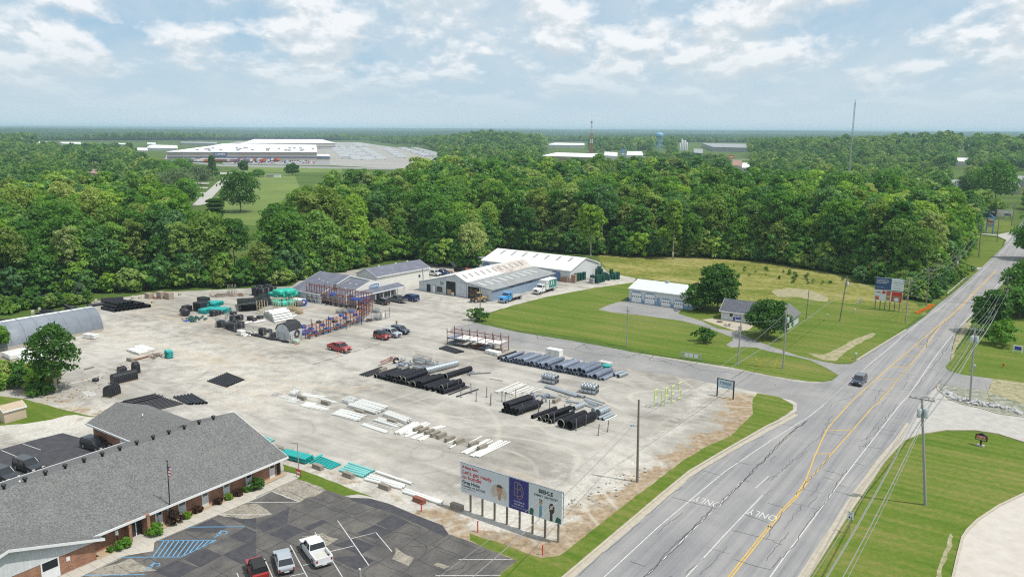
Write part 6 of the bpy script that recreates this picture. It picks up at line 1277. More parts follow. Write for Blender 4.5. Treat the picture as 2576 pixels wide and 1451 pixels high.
for i,x in enumerate((1480,1600,1680)):load(f'weathered pallet stack, {ORD[i]} from left at the edge of the woods',P('m0',x-25,(372,372,380)[i]),RB,2.2,1.6,(1.5,1.9,1.9)[i],mat('weathered_board',(.36,.29,.23),.9,var=.25,scale=5),6,grp='pallet stacks by the woods',bev=0)
for i,(x,y) in enumerate(((1340,375),(1410,372),(1810,338),(330,525),(400,492),(965,412),(1540,415))):block('m0',x,y,RB-R(30),('pale block left of the pallet stacks','second pale block left of the pallet stacks','lone white block right of the pallet stacks','pale block in the grass behind the arched shed','pale block further back in the grass behind the arched shed','flat pale block beside the sideways black pipe','pale block at the right end of the black heap')[i],KERB,2.4,None)
# wire crates behind the black row
def crate(label,loc,rz,w_=1.9,d_=1.2,h_=.85,m=POSTM,grp='wire crates behind the black row',n=7):
    o=thing('wire_crate',label,'crate',loc,rz,grp);mb=MB()
    for i in range(n+1):
        x=w_*i/n;
        for y in (0,d_):mb.box(x,x+.035,y,y+.035,.1,h_)
    for i in range(5):
        y=d_*i/4
        for x in (0,w_):mb.box(x,x+.035,y,y+.035,.1,h_)
    for z in (.1,h_*.5,h_):
        for y in (0,d_):mb.box(0,w_+.03,y,y+.035,z,z+.05)
        for x in (0,w_):mb.box(x,x+.035,0,d_,z,z+.05)
    mb.build('mesh_frame',m,o);MB().box(0,w_,0,d_,.05,.1).build('floor',m,o);MB().box(.1,w_-.1,.1,d_-.1,.101,h_*.6).build('contents',GALV,o,bevel=.05)
    for x in (.05,w_-.15):MB().box(x,x+.1,0,d_,0,.05).build('foot',m,o)
    return o
GCR=mat('crate_grey',(.26,.25,.235),.7)
for i,(x,y) in enumerate(((1060,262),(1180,292),(1085,318),(1060,410),(1205,405),(1305,350))):crate(f'grey wire crate, {ORD[i]} of six behind the black row',P('C',x,y),RB-R(5),2.3,1.5,1.15,GCR)
for i,(x,y,r,m) in enumerate(((800,395,.8,PVCGL),(880,370,1.0,PVCGL),(965,375,.8,PVCGL),(900,250,.7,GALV),(1045,335,.8,GALV),(1480,320,.6,GALV),(770,300,.9,BLKP),(850,325,.7,BLKP))):
    o=MB().torus((0,0,r*.5),r*.6,r*.25,'z' if i % 2 else 'x',14,6,4.6).build('pipe_fitting',m,None,True,loc=P('C',x,y)+Vector((0,0,r*.15)),rz=i*.9);tag(o,f'{"black" if m is BLKP else "grey"} pipe elbow, {ORD[i]} in the fittings heap behind the black row','pipe fitting','fittings heap')
# ---- racks
def rack(label,loc,rz,L_,bays,depth,h_,lev,up=RACKR,beam=RACKR,name='pallet_rack'):
    o=thing(name,label,'rack',loc,rz);b_=L_/bays
    for i in range(bays+1):
        mb=MB();x=b_*i;hh=h_*(1 if i % 3 else 1.06)
        for y in (0,depth):mb.box(x-.06,x+.06,y-.06,y+.06,0,hh)
        for k_ in range(int(h_/.8)):z=.3+k_*.8;mb.tube((x,0,z),(x,depth,z+.5),.03,4);mb.tube((x,0,z),(x,depth,z),.03,4)
        mb.build('upright',up,o)
    for z in lev:
        mb=MB();mb.box(.07,L_-.07,-.05,.05,z,z+.14);mb.box(.07,L_-.07,depth-.05,depth+.05,z,z+.14);mb.build('beam',beam,o)
    return o
DKR=mat('dark_red_rack',(.16,.05,.04),.7)
A_,B_=Vector((-57.9,219.9,0)),Vector((-38.0,207.0,0));d=B_-A_;r1=math.atan2(d.y,d.x);rack('long tall empty red rack in front of the store wall',A_,r1,d.length,12,1.2,5.0,(1.3,2.9,4.8),DKR,RACKR)
A2,B2_=Vector((-38.6,196.3,0)),Vector((-47.9,179.0,0));d=B2_-A2;r2=math.atan2(d.y,d.x);rack('long red and orange rack full of blue coils along the fence',A2,r2,d.length,8,1.2,3.3,(.75,1.9,2.9),DKR,RACKO)
A3,B3_=Vector((-38.0,207.0,0)),Vector((-38.6,198,0));rack('end section of rack joining the two long red racks',Vector((-38.4,205.3,0)),math.atan2(-1,-.1),6.5,3,1.2,4.4,(1.2,2.7,4.2),DKR,DKR)
A4,B4=P('F',195,232),P('F',880,350);d=B4-A4;r4=math.atan2(d.y,d.x);rack('double depth red rack with white pipe layers beside the drive',A4,r4,d.length,7,2.9,3.5,(2.9,),DKR,RACKR)
for i,(f0,f1,z,m) in enumerate(((.02,.2,1.5,PVCGL),(.05,.2,.5,PVCGL),(.2,.36,1.7,PVCW),(.2,.38,.5,PVCW2),(.4,.56,1.8,PVCW),(.55,.75,1.5,PVCW),(.6,.76,.3,PVCGL),(.78,.97,1.9,PVCW),(.45,.6,.3,RUST))):
    L_=d.length;p=A4.lerp(B4,f0);n_=8;wdt=(f1-f0)*L_;o=thing('pipe_layer',f'{"white" if m in (PVCW, PVCW2) else "rusty" if m is RUST else "grey"} pipe layer, {ORD[i]} from left on the rack beside the drive','pipe layer',(p.x,p.y,z),r4,'pipe layers on the drive rack')
    for k_ in range(n_):link('pipe',pipe_mesh(m,wdt/n_/2*.98,3.6,0,n=8),o,(wdt*(k_+.5)/n_,-.5,wdt/n_/2))
def coil(label,loc,R_,n,m,r=.16,grp=None,flatten=True,rz=0,rx=0,name='pipe_coil'):
    mb=MB()
    for i in range(n):mb.torus((0,0,r+i*r*1.8),R_,r,'z',18,6);mb.torus((0,0,r+i*r*1.8),R_*.72,r,'z',18,6)
    o=mb.build(name,m,None,True,loc=loc,rz=rz);o.rotation_euler=(rx,0,rz);return tag(o,label,'coil',grp)
q=random.Random(2);dirs=(B2_-A2)
for i in range(14):
    p=A2.lerp(B2_,(i+.6)/14.6)+Vector((math.cos(r2+math.pi/2),math.sin(r2+math.pi/2),0))*.6;z=(.9,2.05,3.05)[i % 3];m=BLUEC if i % 4 != 3 else BLKP
    coil(f'{"blue" if m is BLUEC else "black"} tubing coil, {ORD[i]} from the store end on the fence rack',(p.x,p.y,z),.55,2,m,.11,'coils on the fence rack')
for i in range(9):
    p=A2.lerp(B2_,(i+.4)/9)+Vector((math.cos(r2+math.pi/2),math.sin(r2+math.pi/2),0))*.6;o=MB().box(-.8,.8,-.5,.5,0,.62).build('storage_bin',(mat('bin_blue',(.06,.16,.33),.5),POSTM,GREYP)[i % 3],None,bevel=.05,loc=(p.x,p.y,.02),rz=r2);tag(o,f'{("blue", "dark", "grey")[i % 3]} bin, {ORD[i]} from the store end under the fence rack','bin','bins under the fence rack');MB().box(-.84,.84,-.54,.54,.621,.66).build('lid',POSTM,o)
for i in range(12):
    p=Vector((-57.9,219.9,0)).lerp(Vector((-40,208,0)),(i+.4)/12.5);coil(f'black tubing coil, {ORD[i]} from left at the foot of the tall red rack',(p.x+.4,p.y+.3,.35),.42,2,BLKP,.12,'coils at the foot of the tall rack',rz=i,rx=1.2)
for i,(x,y,z) in enumerate(((1675,395,2.9),(1960,455,2.8),(2050,465,2.7),(2110,440,1.3),(2130,440,2.6))):coil(f'bright blue coil, {ORD[i]} from left on the tall red rack',P('A',x,y)+Vector((0,0,z)),.8,2,BLUEC,.14,'bright blue coils on the tall rack',rz=i)
coil('big bright blue coil standing beside the tall red rack',P('A',1285,400)+Vector((0,0,.9)),.8,2,BLUEC,.14,None,rx=1.35)
for i,(x,y) in enumerate(((1270,700),(1330,760),(1300,790),(1270,780))):coil(f'blue tubing coil, {ORD[i]} between the barn shed and the rack',P('A',x,y),.75,3,BLUEC,.13,'blue coils beside the barn shed')
for i,(x,y,n_,R_) in enumerate(((165,685,5,.9),(270,705,4,.8),(275,670,3,.8),(330,720,5,.9),(360,640,3,.8),(430,700,5,.85),(330,600,4,.8),(420,590,4,.8),(600,600,2,.8),(690,570,2,.8),(560,590,3,.7),(725,790,5,.8),(810,755,2,.7),(880,820,3,.9),(60,540,5,.8),(115,525,4,.8),(165,512,3,.7),(205,495,2,.7),(330,515,2,.8),(1095,640,3,.8))):
    coil(f'black pipe coil pile, {ORD[i]} of the coils around the fenced yard',P('A',x,y),R_,n_,BLKP,.17,'black coil piles')
for i,(x,y) in enumerate(((640,255),(720,265),(790,250),(860,240),(700,225),(800,215))):coil(f'tall black coil stack, {ORD[i]} at the edge of the woods beside the store',P('A',x,y),1.1,7,BLKP,.18,'tall coil stacks by the woods')
# wrapped teal bundles and black pipe packs
def wrap(label,loc,rz,w_,d_,h_,m,grp=None,z=0.0):
    o=MB().box(0,w_,0,d_,0,h_).build('wrapped_bundle',m,None,True,bevel=min(h_,d_)*.3,loc=(loc[0],loc[1],z+.05),rz=rz);return tag(o,label,'wrapped bundle',grp)
for i,(x,y,z,w_) in enumerate(((810,385,.0,4.2),(900,390,.0,3.6),(1000,385,.0,3.4),(800,330,1.2,4.2),(900,335,1.2,4.0),(1000,330,1.3,3.4),(860,345,2.2,3.6),(960,340,2.3,3.6))):
    wrap(f'teal wrapped pipe bundle, {ORD[i]} of the big heap left of the store',P('A',x,y),RB-R(3),w_,3.0,1.25,TWRAP,'teal wrapped heap',z)
for i,(x,y,z) in enumerate(((-20,470,0),(60,455,0),(150,470,0),(210,470,0),(10,430,.9),(110,425,.9))):bundle(f'teal pipe pack, {ORD[i]} of the low stack left of the fenced yard','pipe bundle','A',x,y,x+100,y+10,TEAL,.12,14,5,'teal pipe packs',z0=.1+z,bed=PAL if z==0 else None)
for i,(x,y,r_) in enumerate(((410,482,0),(490,478,0),(575,472,0),(640,440,0),(700,415,0),(745,400,0))):bundle(f'black pipe pack, {ORD[i]} from left behind the white pipe stack','pipe bundle','A',x,y,x-30,y-95,BLKP,.13,7,7,'black pipe packs')
for i in range(6):two('A',735+i*3,605-i*34+ (i*20),1010+i*8,610-i*32+(i*10),PVCW,.25,f'white pipe, {ORD[i]} from the front in the white stack of the fenced yard','white pipes in the fenced stack',z=0) if 0 else None
A_,B_=P('A',890,630),P('A',1015,600)
for tier,cnt in ((0,8),(1,7),(2,6),(3,4)):
    for i in range(cnt):
        a=P('A',880,632).lerp(P('A',725,520),(i+.5*tier)/8);d=(P('A',1020,605)-P('A',880,632));pipe((a.x,a.y,.02+tier*.48),math.atan2(-d.x,d.y)+random.Random(i+tier*9).uniform(-.02,.02),PVCW,.28,5.2,f'white pipe, {ORD[i]} from front in tier {("one", "two", "three", "four")[tier]} of the fenced stack','white pipes in the fenced stack')
for i,(a,b,c,d) in enumerate(((600,640,760,610),(480,650,580,625),(1060,580,1180,540),(1040,560,1120,530),(1000,480,1080,470))):two('A',a,b,c,d,PVCW,.22,f'loose white pipe, {ORD[i]} from left around the fenced white stack','loose white pipes in the fenced yard')
two('A',610,320,790,280,BLKP,.4,'black pipe lying left of the teal wrapped heap',None,30);wrap('dark wrapped pallet at the corner of the store',P('A',1150,405),RB,2.2,1.6,1.5,POSTM);wrap('white wrapped bundle behind the dark wrapped pallet',P('A',1110,360),RB,4.2,2.0,1.3,WRAP)
for i,(x,y,w_) in enumerate(((650,500,2.2),(865,445,2.2),(1065,440,2.2))):
    o=thing('lumber_frame',f'pale lumber cradle, {ORD[i]} from left among the pipe packs','frame',P('A',x,y),RB,'lumber cradles');mb=MB()
    for a in (0,w_*.5,w_):
        for b_ in (0,1.6):mb.box(a,a+.12,b_,b_+.12,0,3.3)
    for z in (.6,1.8):mb.box(0,w_+.12,-.08,.0,z,z+.12);mb.tube((0,-.05,z),(w_,-.05,z+1.1),.05,4)
    mb.build('posts',WOODP,o)
for i,(x,y) in enumerate(((1080,470),(1160,505))):crate(f'yellow wire frame, {("left", "right")[i]} of two beside the lumber cradles',P('A',x,y),RB,1.9,1.2,1.1,YELF,'yellow wire frames')
for i,(x,y) in enumerate(((1710,500),(1780,500),(1860,480),(2200,490),(2215,590))):crate(f'grey wire basket, {ORD[i]} from left around the rack end',P('A',x,y),RB,1.8,1.2,1.1,GCR,'wire baskets around the rack end')
scrap('dark fitting heap below the yard gate',P('A',2160,605),1.2,26,BLKP,9,.9,thick=.12);scrap('green and dark netting heap left of the fenced yard',P('m0',1960,585),3.0,60,mat('net_green',(.03,.09,.08),.7,var=.5),10,1.0,thick=.16);scrap('white and black offcuts inside the fence corner',P('A',530,785),2.6,26,WRAP,12,1.2,thick=.14)
for i,(x,y,w_,d_,h_) in enumerate(((1825,510,2.0,2.0,1.7),(1942,500,3.4,3.0,2.4),(1985,470,3.0,2.0,3.0))):load(f'black boxed load, {ORD[i]} from left beside the low teal stack',P('m0',x,y),RB,w_,d_,h_,BLKP,2,grp='black boxed loads')
tk=MB().lathe([(0,0),(.7,.05),(.95,.3),(.95,3.0),(.7,3.3),(0,3.35)],n=16,axis='y').build('plastic_tank',BLKP,None,True,loc=P('m0',1880,555)+Vector((0,0,.95)),rz=RB+R(75));tag(tk,'fat black plastic tank with a rust coloured band lying left of the netting heap','tank');MB().torus((0,1.6,0),.96,.05,'y',20,5).build('band',RUST,tk)
tp=MB().box(-.9,.9,-.6,.6,0,.12).build('tarpaulin',BLUEC,None,bevel=.04,loc=P('m0',1875,602),rz=RB);tag(tp,'flat blue tarpaulin left of the netting heap','tarpaulin')
# silt fence roll
mb=MB();pp_=smooth(PP('A',245,718,330,745,420,770,520,785,610,805,720,830,830,858,950,870,1020,895,1085,900),1)
for i,(a,b) in enumerate(zip(pp_[:-1],pp_[1:])):r_=.22+.16*math.sin(i*2.3)**2;mb.tube(a+Vector((0,0,r_*.8)),b+Vector((0,0,r_*.8)),r_,7,.22+.16*math.sin((i+1)*2.3)**2)
tag(mb.build('fabric_roll',BLKP,None,True),'crumpled roll of black fabric along the outside of the fence','fabric roll')
# ---- chain link fence
FEN=mat('fence_steel',(.20,.205,.21),.6,.3)
def fence(label,pts,h_=1.9,st=3.2,name='chain_link_fence',wires=9):
    o=thing(name,label,'fence',pts[0]);off=Vector(pts[0]);mb=MB();np_=0
    for a,b in zip(pts[:-1],pts[1:]):
        n_=max(1,round((b-a).length/st))
        for i in range(n_+(1 if b is pts[-1] else 0)):
            p=a.lerp(b,i/n_)-off;c=MB().tube((0,0,0),(0,0,h_+.1),.045,6).build('fence_post',FEN,o,loc=p)
        for z in ([h_] + [h_*k_/wires for k_ in range(1,wires)]):mb.tube(a-off+Vector((0,0,z)),b-off+Vector((0,0,z)),.03 if z==h_ else .008,4)
        L_=(b-a).length;d=(b-a).normalized();k_=0.0
        while k_<L_-.8:mb.tube(a-off+d*k_,a-off+d*min(L_,k_+.9)+Vector((0,0,h_)),.007,3);mb.tube(a-off+d*k_+Vector((0,0,h_)),a-off+d*min(L_,k_+.9),.007,3);k_+=.45
    mb.build('mesh_wire',FEN,o);return o
fence('chain link fence around the black coils and front corner of the store yard',PP('A',90,668,285,722,490,760,610,795,720,800,835,850,950,860,1105,912));fence('long chain link fence in front of the orange red rack',PP('A',1105,912,1390,832,1740,735,2060,655,2320,590));fence('rear chain link fence behind the black coils',PP('A',90,668,225,615,285,520,430,480,640,440,850,400),1.9)
gt=thing('yard_gate','open chain link gate with a small white notice at the end of the fence','gate',P('A',2325,595),math.atan2((P('A',2440,560)-P('A',2325,595)).y,(P('A',2440,560)-P('A',2325,595)).x));gl=(P('A',2440,560)-P('A',2325,595)).length;mb=MB()
for x in (0,gl*.5,gl):mb.box(x-.05,x+.05,-.05,.05,0,2.2 if x<gl else 2.8)
for z in (.15,1.1,2.1):mb.box(0,gl,-.03,.03,z,z+.06)
mb.build('frame',FEN,gt);MB().box(.5,1.2,-.08,-.04,.8,1.7).build('notice',TRIMW,gt)
for i,(x,y,h_) in enumerate(((1390,830,6.0),(1620,765,5.5),(1853,718,5.8),(2060,655,6.4))):o=MB().tube((0,0,0),(0,0,h_*.75),.09,7).build('steel_column',BLACK,None,loc=P('A',x,y));tag(o,f'tall black steel column, {ORD[i]} from left along the fence rack','column','black columns by the rack');MB().box(-.15,.15,-.15,.15,0,.05).build('base_plate',BLACK,o)
# teal tub and cone by the barn shed
wrap('pale green wrapped tub at the front corner of the fence',P('A',1110,905),RB,2.0,1.0,.9,mat('pale_green_wrap',(.35,.45,.38),.6));
def cone(label,loc):o=MB().frus(-.19,.19,-.19,.19,0,-.19,.19,-.19,.19,.04).lathe([(.15,.04),(.03,.7),(0,.7)],n=10).build('traffic_cone',mat('cone_orange',(.7,.14,.03),.6),None,loc=loc);tag(o,label,'cone');MB().lathe([(.105,.3),(.075,.45)],n=10).build('white_band',TRIMW,o);return o
cone('orange cone in front of the fence corner',P('A',1175,925));cone('orange cone beside the fat black plastic tank',P('m0',1828,570));cone('pale orange cone beside the red pickup',P('m1',826,935));cone('orange cone lying near the meadow edge',P('m2',1200,122))
# green cages and brick packs right of the warehouse
CG=mat('cage_green',(.012,.10,.075),.6,var=.3,scale=3)
def cage(label,loc,r,h_,grp='green caged fence rolls'):
    o=thing('wire_roll',label,'wire roll',loc,0,grp);mb=MB();n_=14
    for i in range(n_):a=2*math.pi*i/n_;mb.tube((r*math.cos(a),r*math.sin(a),0),(r*math.cos(a),r*math.sin(a),h_),.05,4)
    for z in [h_*k_/6 for k_ in range(7)]:mb.torus((0,0,z),r,.05,'z',16,4)
    mb.build('wire',CG,o);MB().lathe([(0,.05),(r*.8,.05),(r*.8,h_*.95),(0,h_*.95)],n=10).build('core',CG,o);return o
for i,(x,y,r,h_) in enumerate(((1920,452,.55,2.6),(1950,445,.5,2.6),(1985,438,.5,2.5),(2020,432,.55,2.6),(2112,465,.5,2.4),(2145,470,.6,2.5),(2180,472,.7,2.6),(2215,465,.55,2.4),(2250,455,.6,2.4),(2205,372,.7,3.0),(2175,385,.5,2.4),(2230,385,.5,2.4),(2290,430,.6,2.2),(2350,405,.6,2.8),(2320,440,.4,2.0),(2360,430,.5,1.6),(2395,430,.5,1.9),(2430,425,.6,2.4),(2270,405,.5,1.8),(2385,415,.4,2.0))):cage(f'green caged wire roll, {ORD[i]} of the rolls right of the white warehouse',P('B',x,y),r,h_)
BRK=mat('brick_pack',(.33,.20,.14),.9,var=.25,scale=5)
for i,(x,y,w_,h_) in enumerate(((1735,455,2.4,1.6),(1862,468,1.4,2.6),(2120,350,1.7,1.5),(2080,478,1.4,1.7))):load((('stacked brown pallets between blue door and warehouse corner','tall brown crate at the corner of the white warehouse','brown crate behind the green caged rolls','grey white machine left of the green caged rolls'))[i],P('B',x,y),SR+math.pi/2*0+RB-SR,w_,1.2,h_,(BRK,BRK,BRK,GREYP)[i],4,bev=0)
# behind the shed: bin, orange saw horses, brown packs
o=thing('waste_skip','black open skip between the parked vans and the woods','skip',P('B',440,350),RB+R(5));mb=MB();mb.box(0,3.4,0,.1,0,2.0);mb.box(0,3.4,2.0,2.1,0,2.0);mb.box(0,.1,.1,2.0,0,2.0);mb.box(3.3,3.4,.1,2.0,0,2.0);mb.box(.1,3.3,.1,2.0,.1,.2);mb.build('box',BLACK,o);mb=MB();mb.add([(-.1,.1,2.0),(-.1,2,2.0),(-1.6,2,3.6),(-1.6,.1,3.6),(-.16,.1,2.0),(-.16,2,2.0),(-1.66,2,3.6),(-1.66,.1,3.6)],[(0,1,2,3),(7,6,5,4),(0,3,7,4),(1,5,6,2),(0,4,5,1),(3,2,6,7)]);mb.build('lid',BLACK,o)
o=thing('orange_trestle','orange beam on wooden trestles in front of the woods behind the shed','trestle',P('B',560,330),RB-R(15));MB().box(0,5.4,0,.6,.9,1.25).build('beam',mat('hi_orange',(.62,.15,.03),.6),o)
for x in (.4,4.8):MB().tube((x,-.2,0),(x,.3,.9),.06,5).tube((x,.8,0),(x,.3,.9),.06,5).build('leg',WOODP,o)
for i,(x,y,w_) in enumerate(((300,350,5),(370,370,3.0))):load(f'{("long", "short")[i]} brown timber pack behind the blue van',P('B',x,y),RB-R(10),w_,1.4,1.1,BRK,3,bev=0)
# green pipe letters P I P E S
LIME=mat('lime_paint',(.52,.66,.22),.5)
def letter(ch,k_,x,y,h_,w_,idx):
    S={'P':[((0,0),(0,1)),((0,1),(1,1)),((1,1),(1,.5)),((1,.5),(0,.5))],'I':[((0,0),(0,1))],'E':[((0,0),(0,1)),((0,1),(1,1)),((0,.5),(.7,.5)),((0,0),(1,0))],'S':[((1,1),(0,1)),((0,1),(0,.55)),((0,.55),(1,.5)),((1,.5),(1,0)),((1,0),(0,0))]}[ch]
    o=thing('pipe_letter',f'lime green letter {ch} made of bent pipe, {ORD[idx]} letter of the word','letter',P(k_,x,y),RA,'pipe letters');mb=MB();zb=.35
    for (a,b),(c,d) in S:mb.tube((a*w_,0,zb+b*h_),(c*w_,0,zb+d*h_),.10,8)
    for (a,b) in set([p for s in S for p in s]):mb.blob((a*w_,0,zb+b*h_),.105,.105,.105,0,1,0)
    mb.tube((0,0,0),(0,0,zb+.1),.10,8);mb.build('pipe',LIME,o)
for idx,(ch,x,y,w_) in enumerate((('P',1425,1475,1.0),('I',1496,1462,0),('P',1532,1455,1.0),('E',1598,1432,1.0),('S',1665,1400,1.0))):letter(ch,'m2',x,y,2.9 if idx != 1 else 2.6,w_,idx)
# ================================================================ VEHICLES
TYRE=mat('tyre_rubber',(.018,.018,.018),.8);RIMM=mat('wheel_rim',(.42,.43,.45),.35,.7);LAMP=mat('headlight_glass',(.65,.66,.64),.15);TAIL=mat('tail_light',(.35,.015,.01),.3);CHROME=mat('bright_metal',(.5,.5,.5),.25,.9)
def paint(n,c):return mat('paint_'+n,c,.28,.0,var=.04,coat=.8)
def wheels(o,xs,W,r=.36,w=.24,dual=()):
    for x in xs:
        for s in (-1,1):
            ww=w*(1.8 if x in dual else 1);t_=MB().tube((x,s*(W/2-ww/2),r),(x,s*(W/2+.01-ww/2)+s*ww/2,r),r,16) if 0 else MB().tube((x,s*(W/2-ww),r),(x,s*(W/2+.02),r),r,16)
            t_=t_.build('wheel',TYRE,o);MB().tube((x,s*(W/2+.01),r),(x,s*(W/2+.045),r),r*.6,10).build('rim',RIMM,t_)
def car(label,cat,loc,az,kind,pm,top=None,z=0.0,L_=None):
    L_,W,hb,ht,x0,x1,X0,X1={'sedan':(4.6,1.82,.94,1.44,-1.95,1.0,-1.25,.25),'suv':(4.75,1.92,1.08,1.74,-2.3,1.05,-2.1,.4),'pickup':(5.85,2.02,1.18,1.92,-.75,1.5,-.55,.85),'jeep':(4.0,1.72,1.05,1.78,-1.9,.5,-1.85,.3),'van':(4.9,1.9,1.15,1.95,-2.4,1.3,-2.35,.65),'capped':(5.7,2.0,1.15,1.85,-2.8,1.4,-2.7,.8)}[kind]
    o=thing(kind if kind != 'capped' else 'van',label,cat,(loc[0],loc[1],z+.075 if z==0 else z),math.pi/2-R(az));h=L_/2;gz=.30
    hood=hb-.12 if kind != 'jeep' else hb-.02
    pr=[(-h,gz+.1),(-h+.12,gz),(h-.15,gz),(h,gz+.12),(h,hood-.18),(h-.18,hood-.03),(x1+.1,hb),(x0-.02,hb),(-h+.1,hb-.03),(-h,hb-.2)]
    bed=kind=='pickup'
    if bed:pr=[(x0-.05,gz),(h-.15,gz),(h,gz+.12),(h,hood-.15),(h-.15,hood),(x1+.1,hb),(x0-.05,hb)]
    MB().prism(pr,-W/2,W/2).build('body',pm,o,bevel=.06)
    if bed:
        mb=MB();mb.box(-h,x0-.06,-W/2,-W/2+.12,gz+.1,hb+.02);mb.box(-h,x0-.06,W/2-.12,W/2,gz+.1,hb+.02);mb.box(-h,-h+.1,-W/2+.121,W/2-.121,gz+.1,hb+.02);mb.build('bed',pm,o);MB().box(-h+.1,x0-.06,-W/2+.121,W/2-.121,gz+.2,.75).build('bed_floor',top or GREYP,o)
    gm=MB();gm.frus(x0,x1,-W/2+.06,W/2-.06,hb-.01,X0,X1,-W/2+.2,W/2-.2,ht-.05);gm.build('windows',GLASS,o)
    rf=MB();rf.frus(X0-.05,X1+.06,-W/2+.17,W/2-.17,ht-.07,X0+.05,X1-.05,-W/2+.24,W/2-.24,ht);
    for xx in (x0,(x0+x1)/2-.15,x1):      # pillars
        XX=X0+(X1-X0)*(xx-x0)/(x1-x0)
        for s in (-1,1):rf.tube((xx,s*(W/2-.055),hb-.02),(XX,s*(W/2-.19),ht-.04),.045,5)
    if kind in ('jeep','van','capped') :
        xa=x0;xb=x0+(x1-x0)*(.5 if kind != 'jeep' else .45)
        for s in (-1,1):rf.add([(xa,s*(W/2-.05),hb),(xb,s*(W/2-.05),hb),(X0+(X1-X0)*.45,s*(W/2-.185),ht-.05),(X0,s*(W/2-.185),ht-.05)],[(0,1,2,3) if s<0 else (3,2,1,0)])
    rf.build('roof',top if (top and not bed) else pm,o)
    wheels(o,(-h+.85 if kind != 'pickup' else -h+1.15,h-.85),W,.36 if kind in ('sedan',) else .41)
    for s in (-1,1):
        MB().box(h-.10,h+.012,s*W*.36-.2,s*W*.36+.2,hood-.32,hood-.14).build('headlight',LAMP,o);MB().box(-h-.012,-h+.1,s*W*.42-.1,s*W*.42+.1,hb-.45,hb-.15).build('tail_light',TAIL,o)
        MB().box(x1-.25,x1-.1,s*(W/2+.1)-.1,s*(W/2+.1)+.1,hb,hb+.16).build('mirror',BLACK,o)
    MB().box(h-.02,h+.02,-W*.26,W*.26,gz+.2,hood-.18).build('grille',BLACK,o);mb=MB();mb.box(h-.05,h+.07,-W/2+.1,W/2-.1,gz,gz+.17).build('front_bumper',CHROME if bed else BLACK,o);MB().box(-h-.08,-h+.03,-W/2+.1,W/2-.1,gz+.02,gz+.2).build('rear_bumper',CHROME if bed else BLACK,o)
    MB().box(-h-.095,-h-.081,-.26,.26,gz+.06,gz+.19).build('number_plate',TRIMW,o);return o
RED=paint('red',(.34,.02,.018));SILV=paint('silver',(.36,.39,.43));NAVYP=paint('navy',(.018,.03,.065));BLKC=paint('black',(.012,.013,.017));GRYC=paint('grey',(.12,.125,.13));BLUP=paint('blue',(.025,.055,.17));WHTC=paint('white',(.74,.75,.76));SOFT=mat('soft_top',(.02,.02,.022),.8)
car('red pickup truck parked alone on the gravel','pickup',P('m1',838,900),125,'pickup',RED,SOFT);car('red off roader with black soft top beside the silver pickup','car',P('m1',1262,782),124,'jeep',RED,SOFT)
car('silver pickup between red off roader and dark car','pickup',P('m1',1345,752),124,'pickup',SILV,BLUP);car('dark blue hatchback right of the silver pickup','car',P('m1',1448,722),124,'suv',NAVYP)
car('black car parked left in front of the store porch','car',P('m1',1265,430),-50,'suv',BLKC);car('grey pickup between black car and blue van','pickup',P('m1',1425,410),-52,'pickup',GRYC,SOFT);car('dark blue van parked right of the grey pickup','van',P('m1',1548,395),-52,'capped',BLUP)
car('white van in front of the woods between the buildings','van',P('m1',1785,145),122,'van',WHTC);car('blue pickup beside the white van near the woods','pickup',P('m1',1868,138),122,'pickup',BLUP,SOFT)
car('dark grey off roader driving towards the camera on the road','car',P('m3',915,1230),217,'suv',NAVYP,GRYC,z=.06)
car('white pickup with open bed in the dark car park','pickup',P('b1',505,1275),-33,'pickup',WHTC,PVCW2,z=.07);car('silver saloon car left of the white pickup','car',P('b1',235,1350),-24,'sedan',SILV,GLASS if 0 else None,z=.07);car('red off roader with black top cut by the bottom edge','car',P('b1',8,1425),-30,'jeep',RED,SOFT,z=.07)
for i,(x,y) in enumerate(((810,365),(245,545),(35,625))):car(f'black off roader behind the office roof, {ORD[i]} from right','car',P('b0',x,y),118,'suv',BLKC,z=.05)
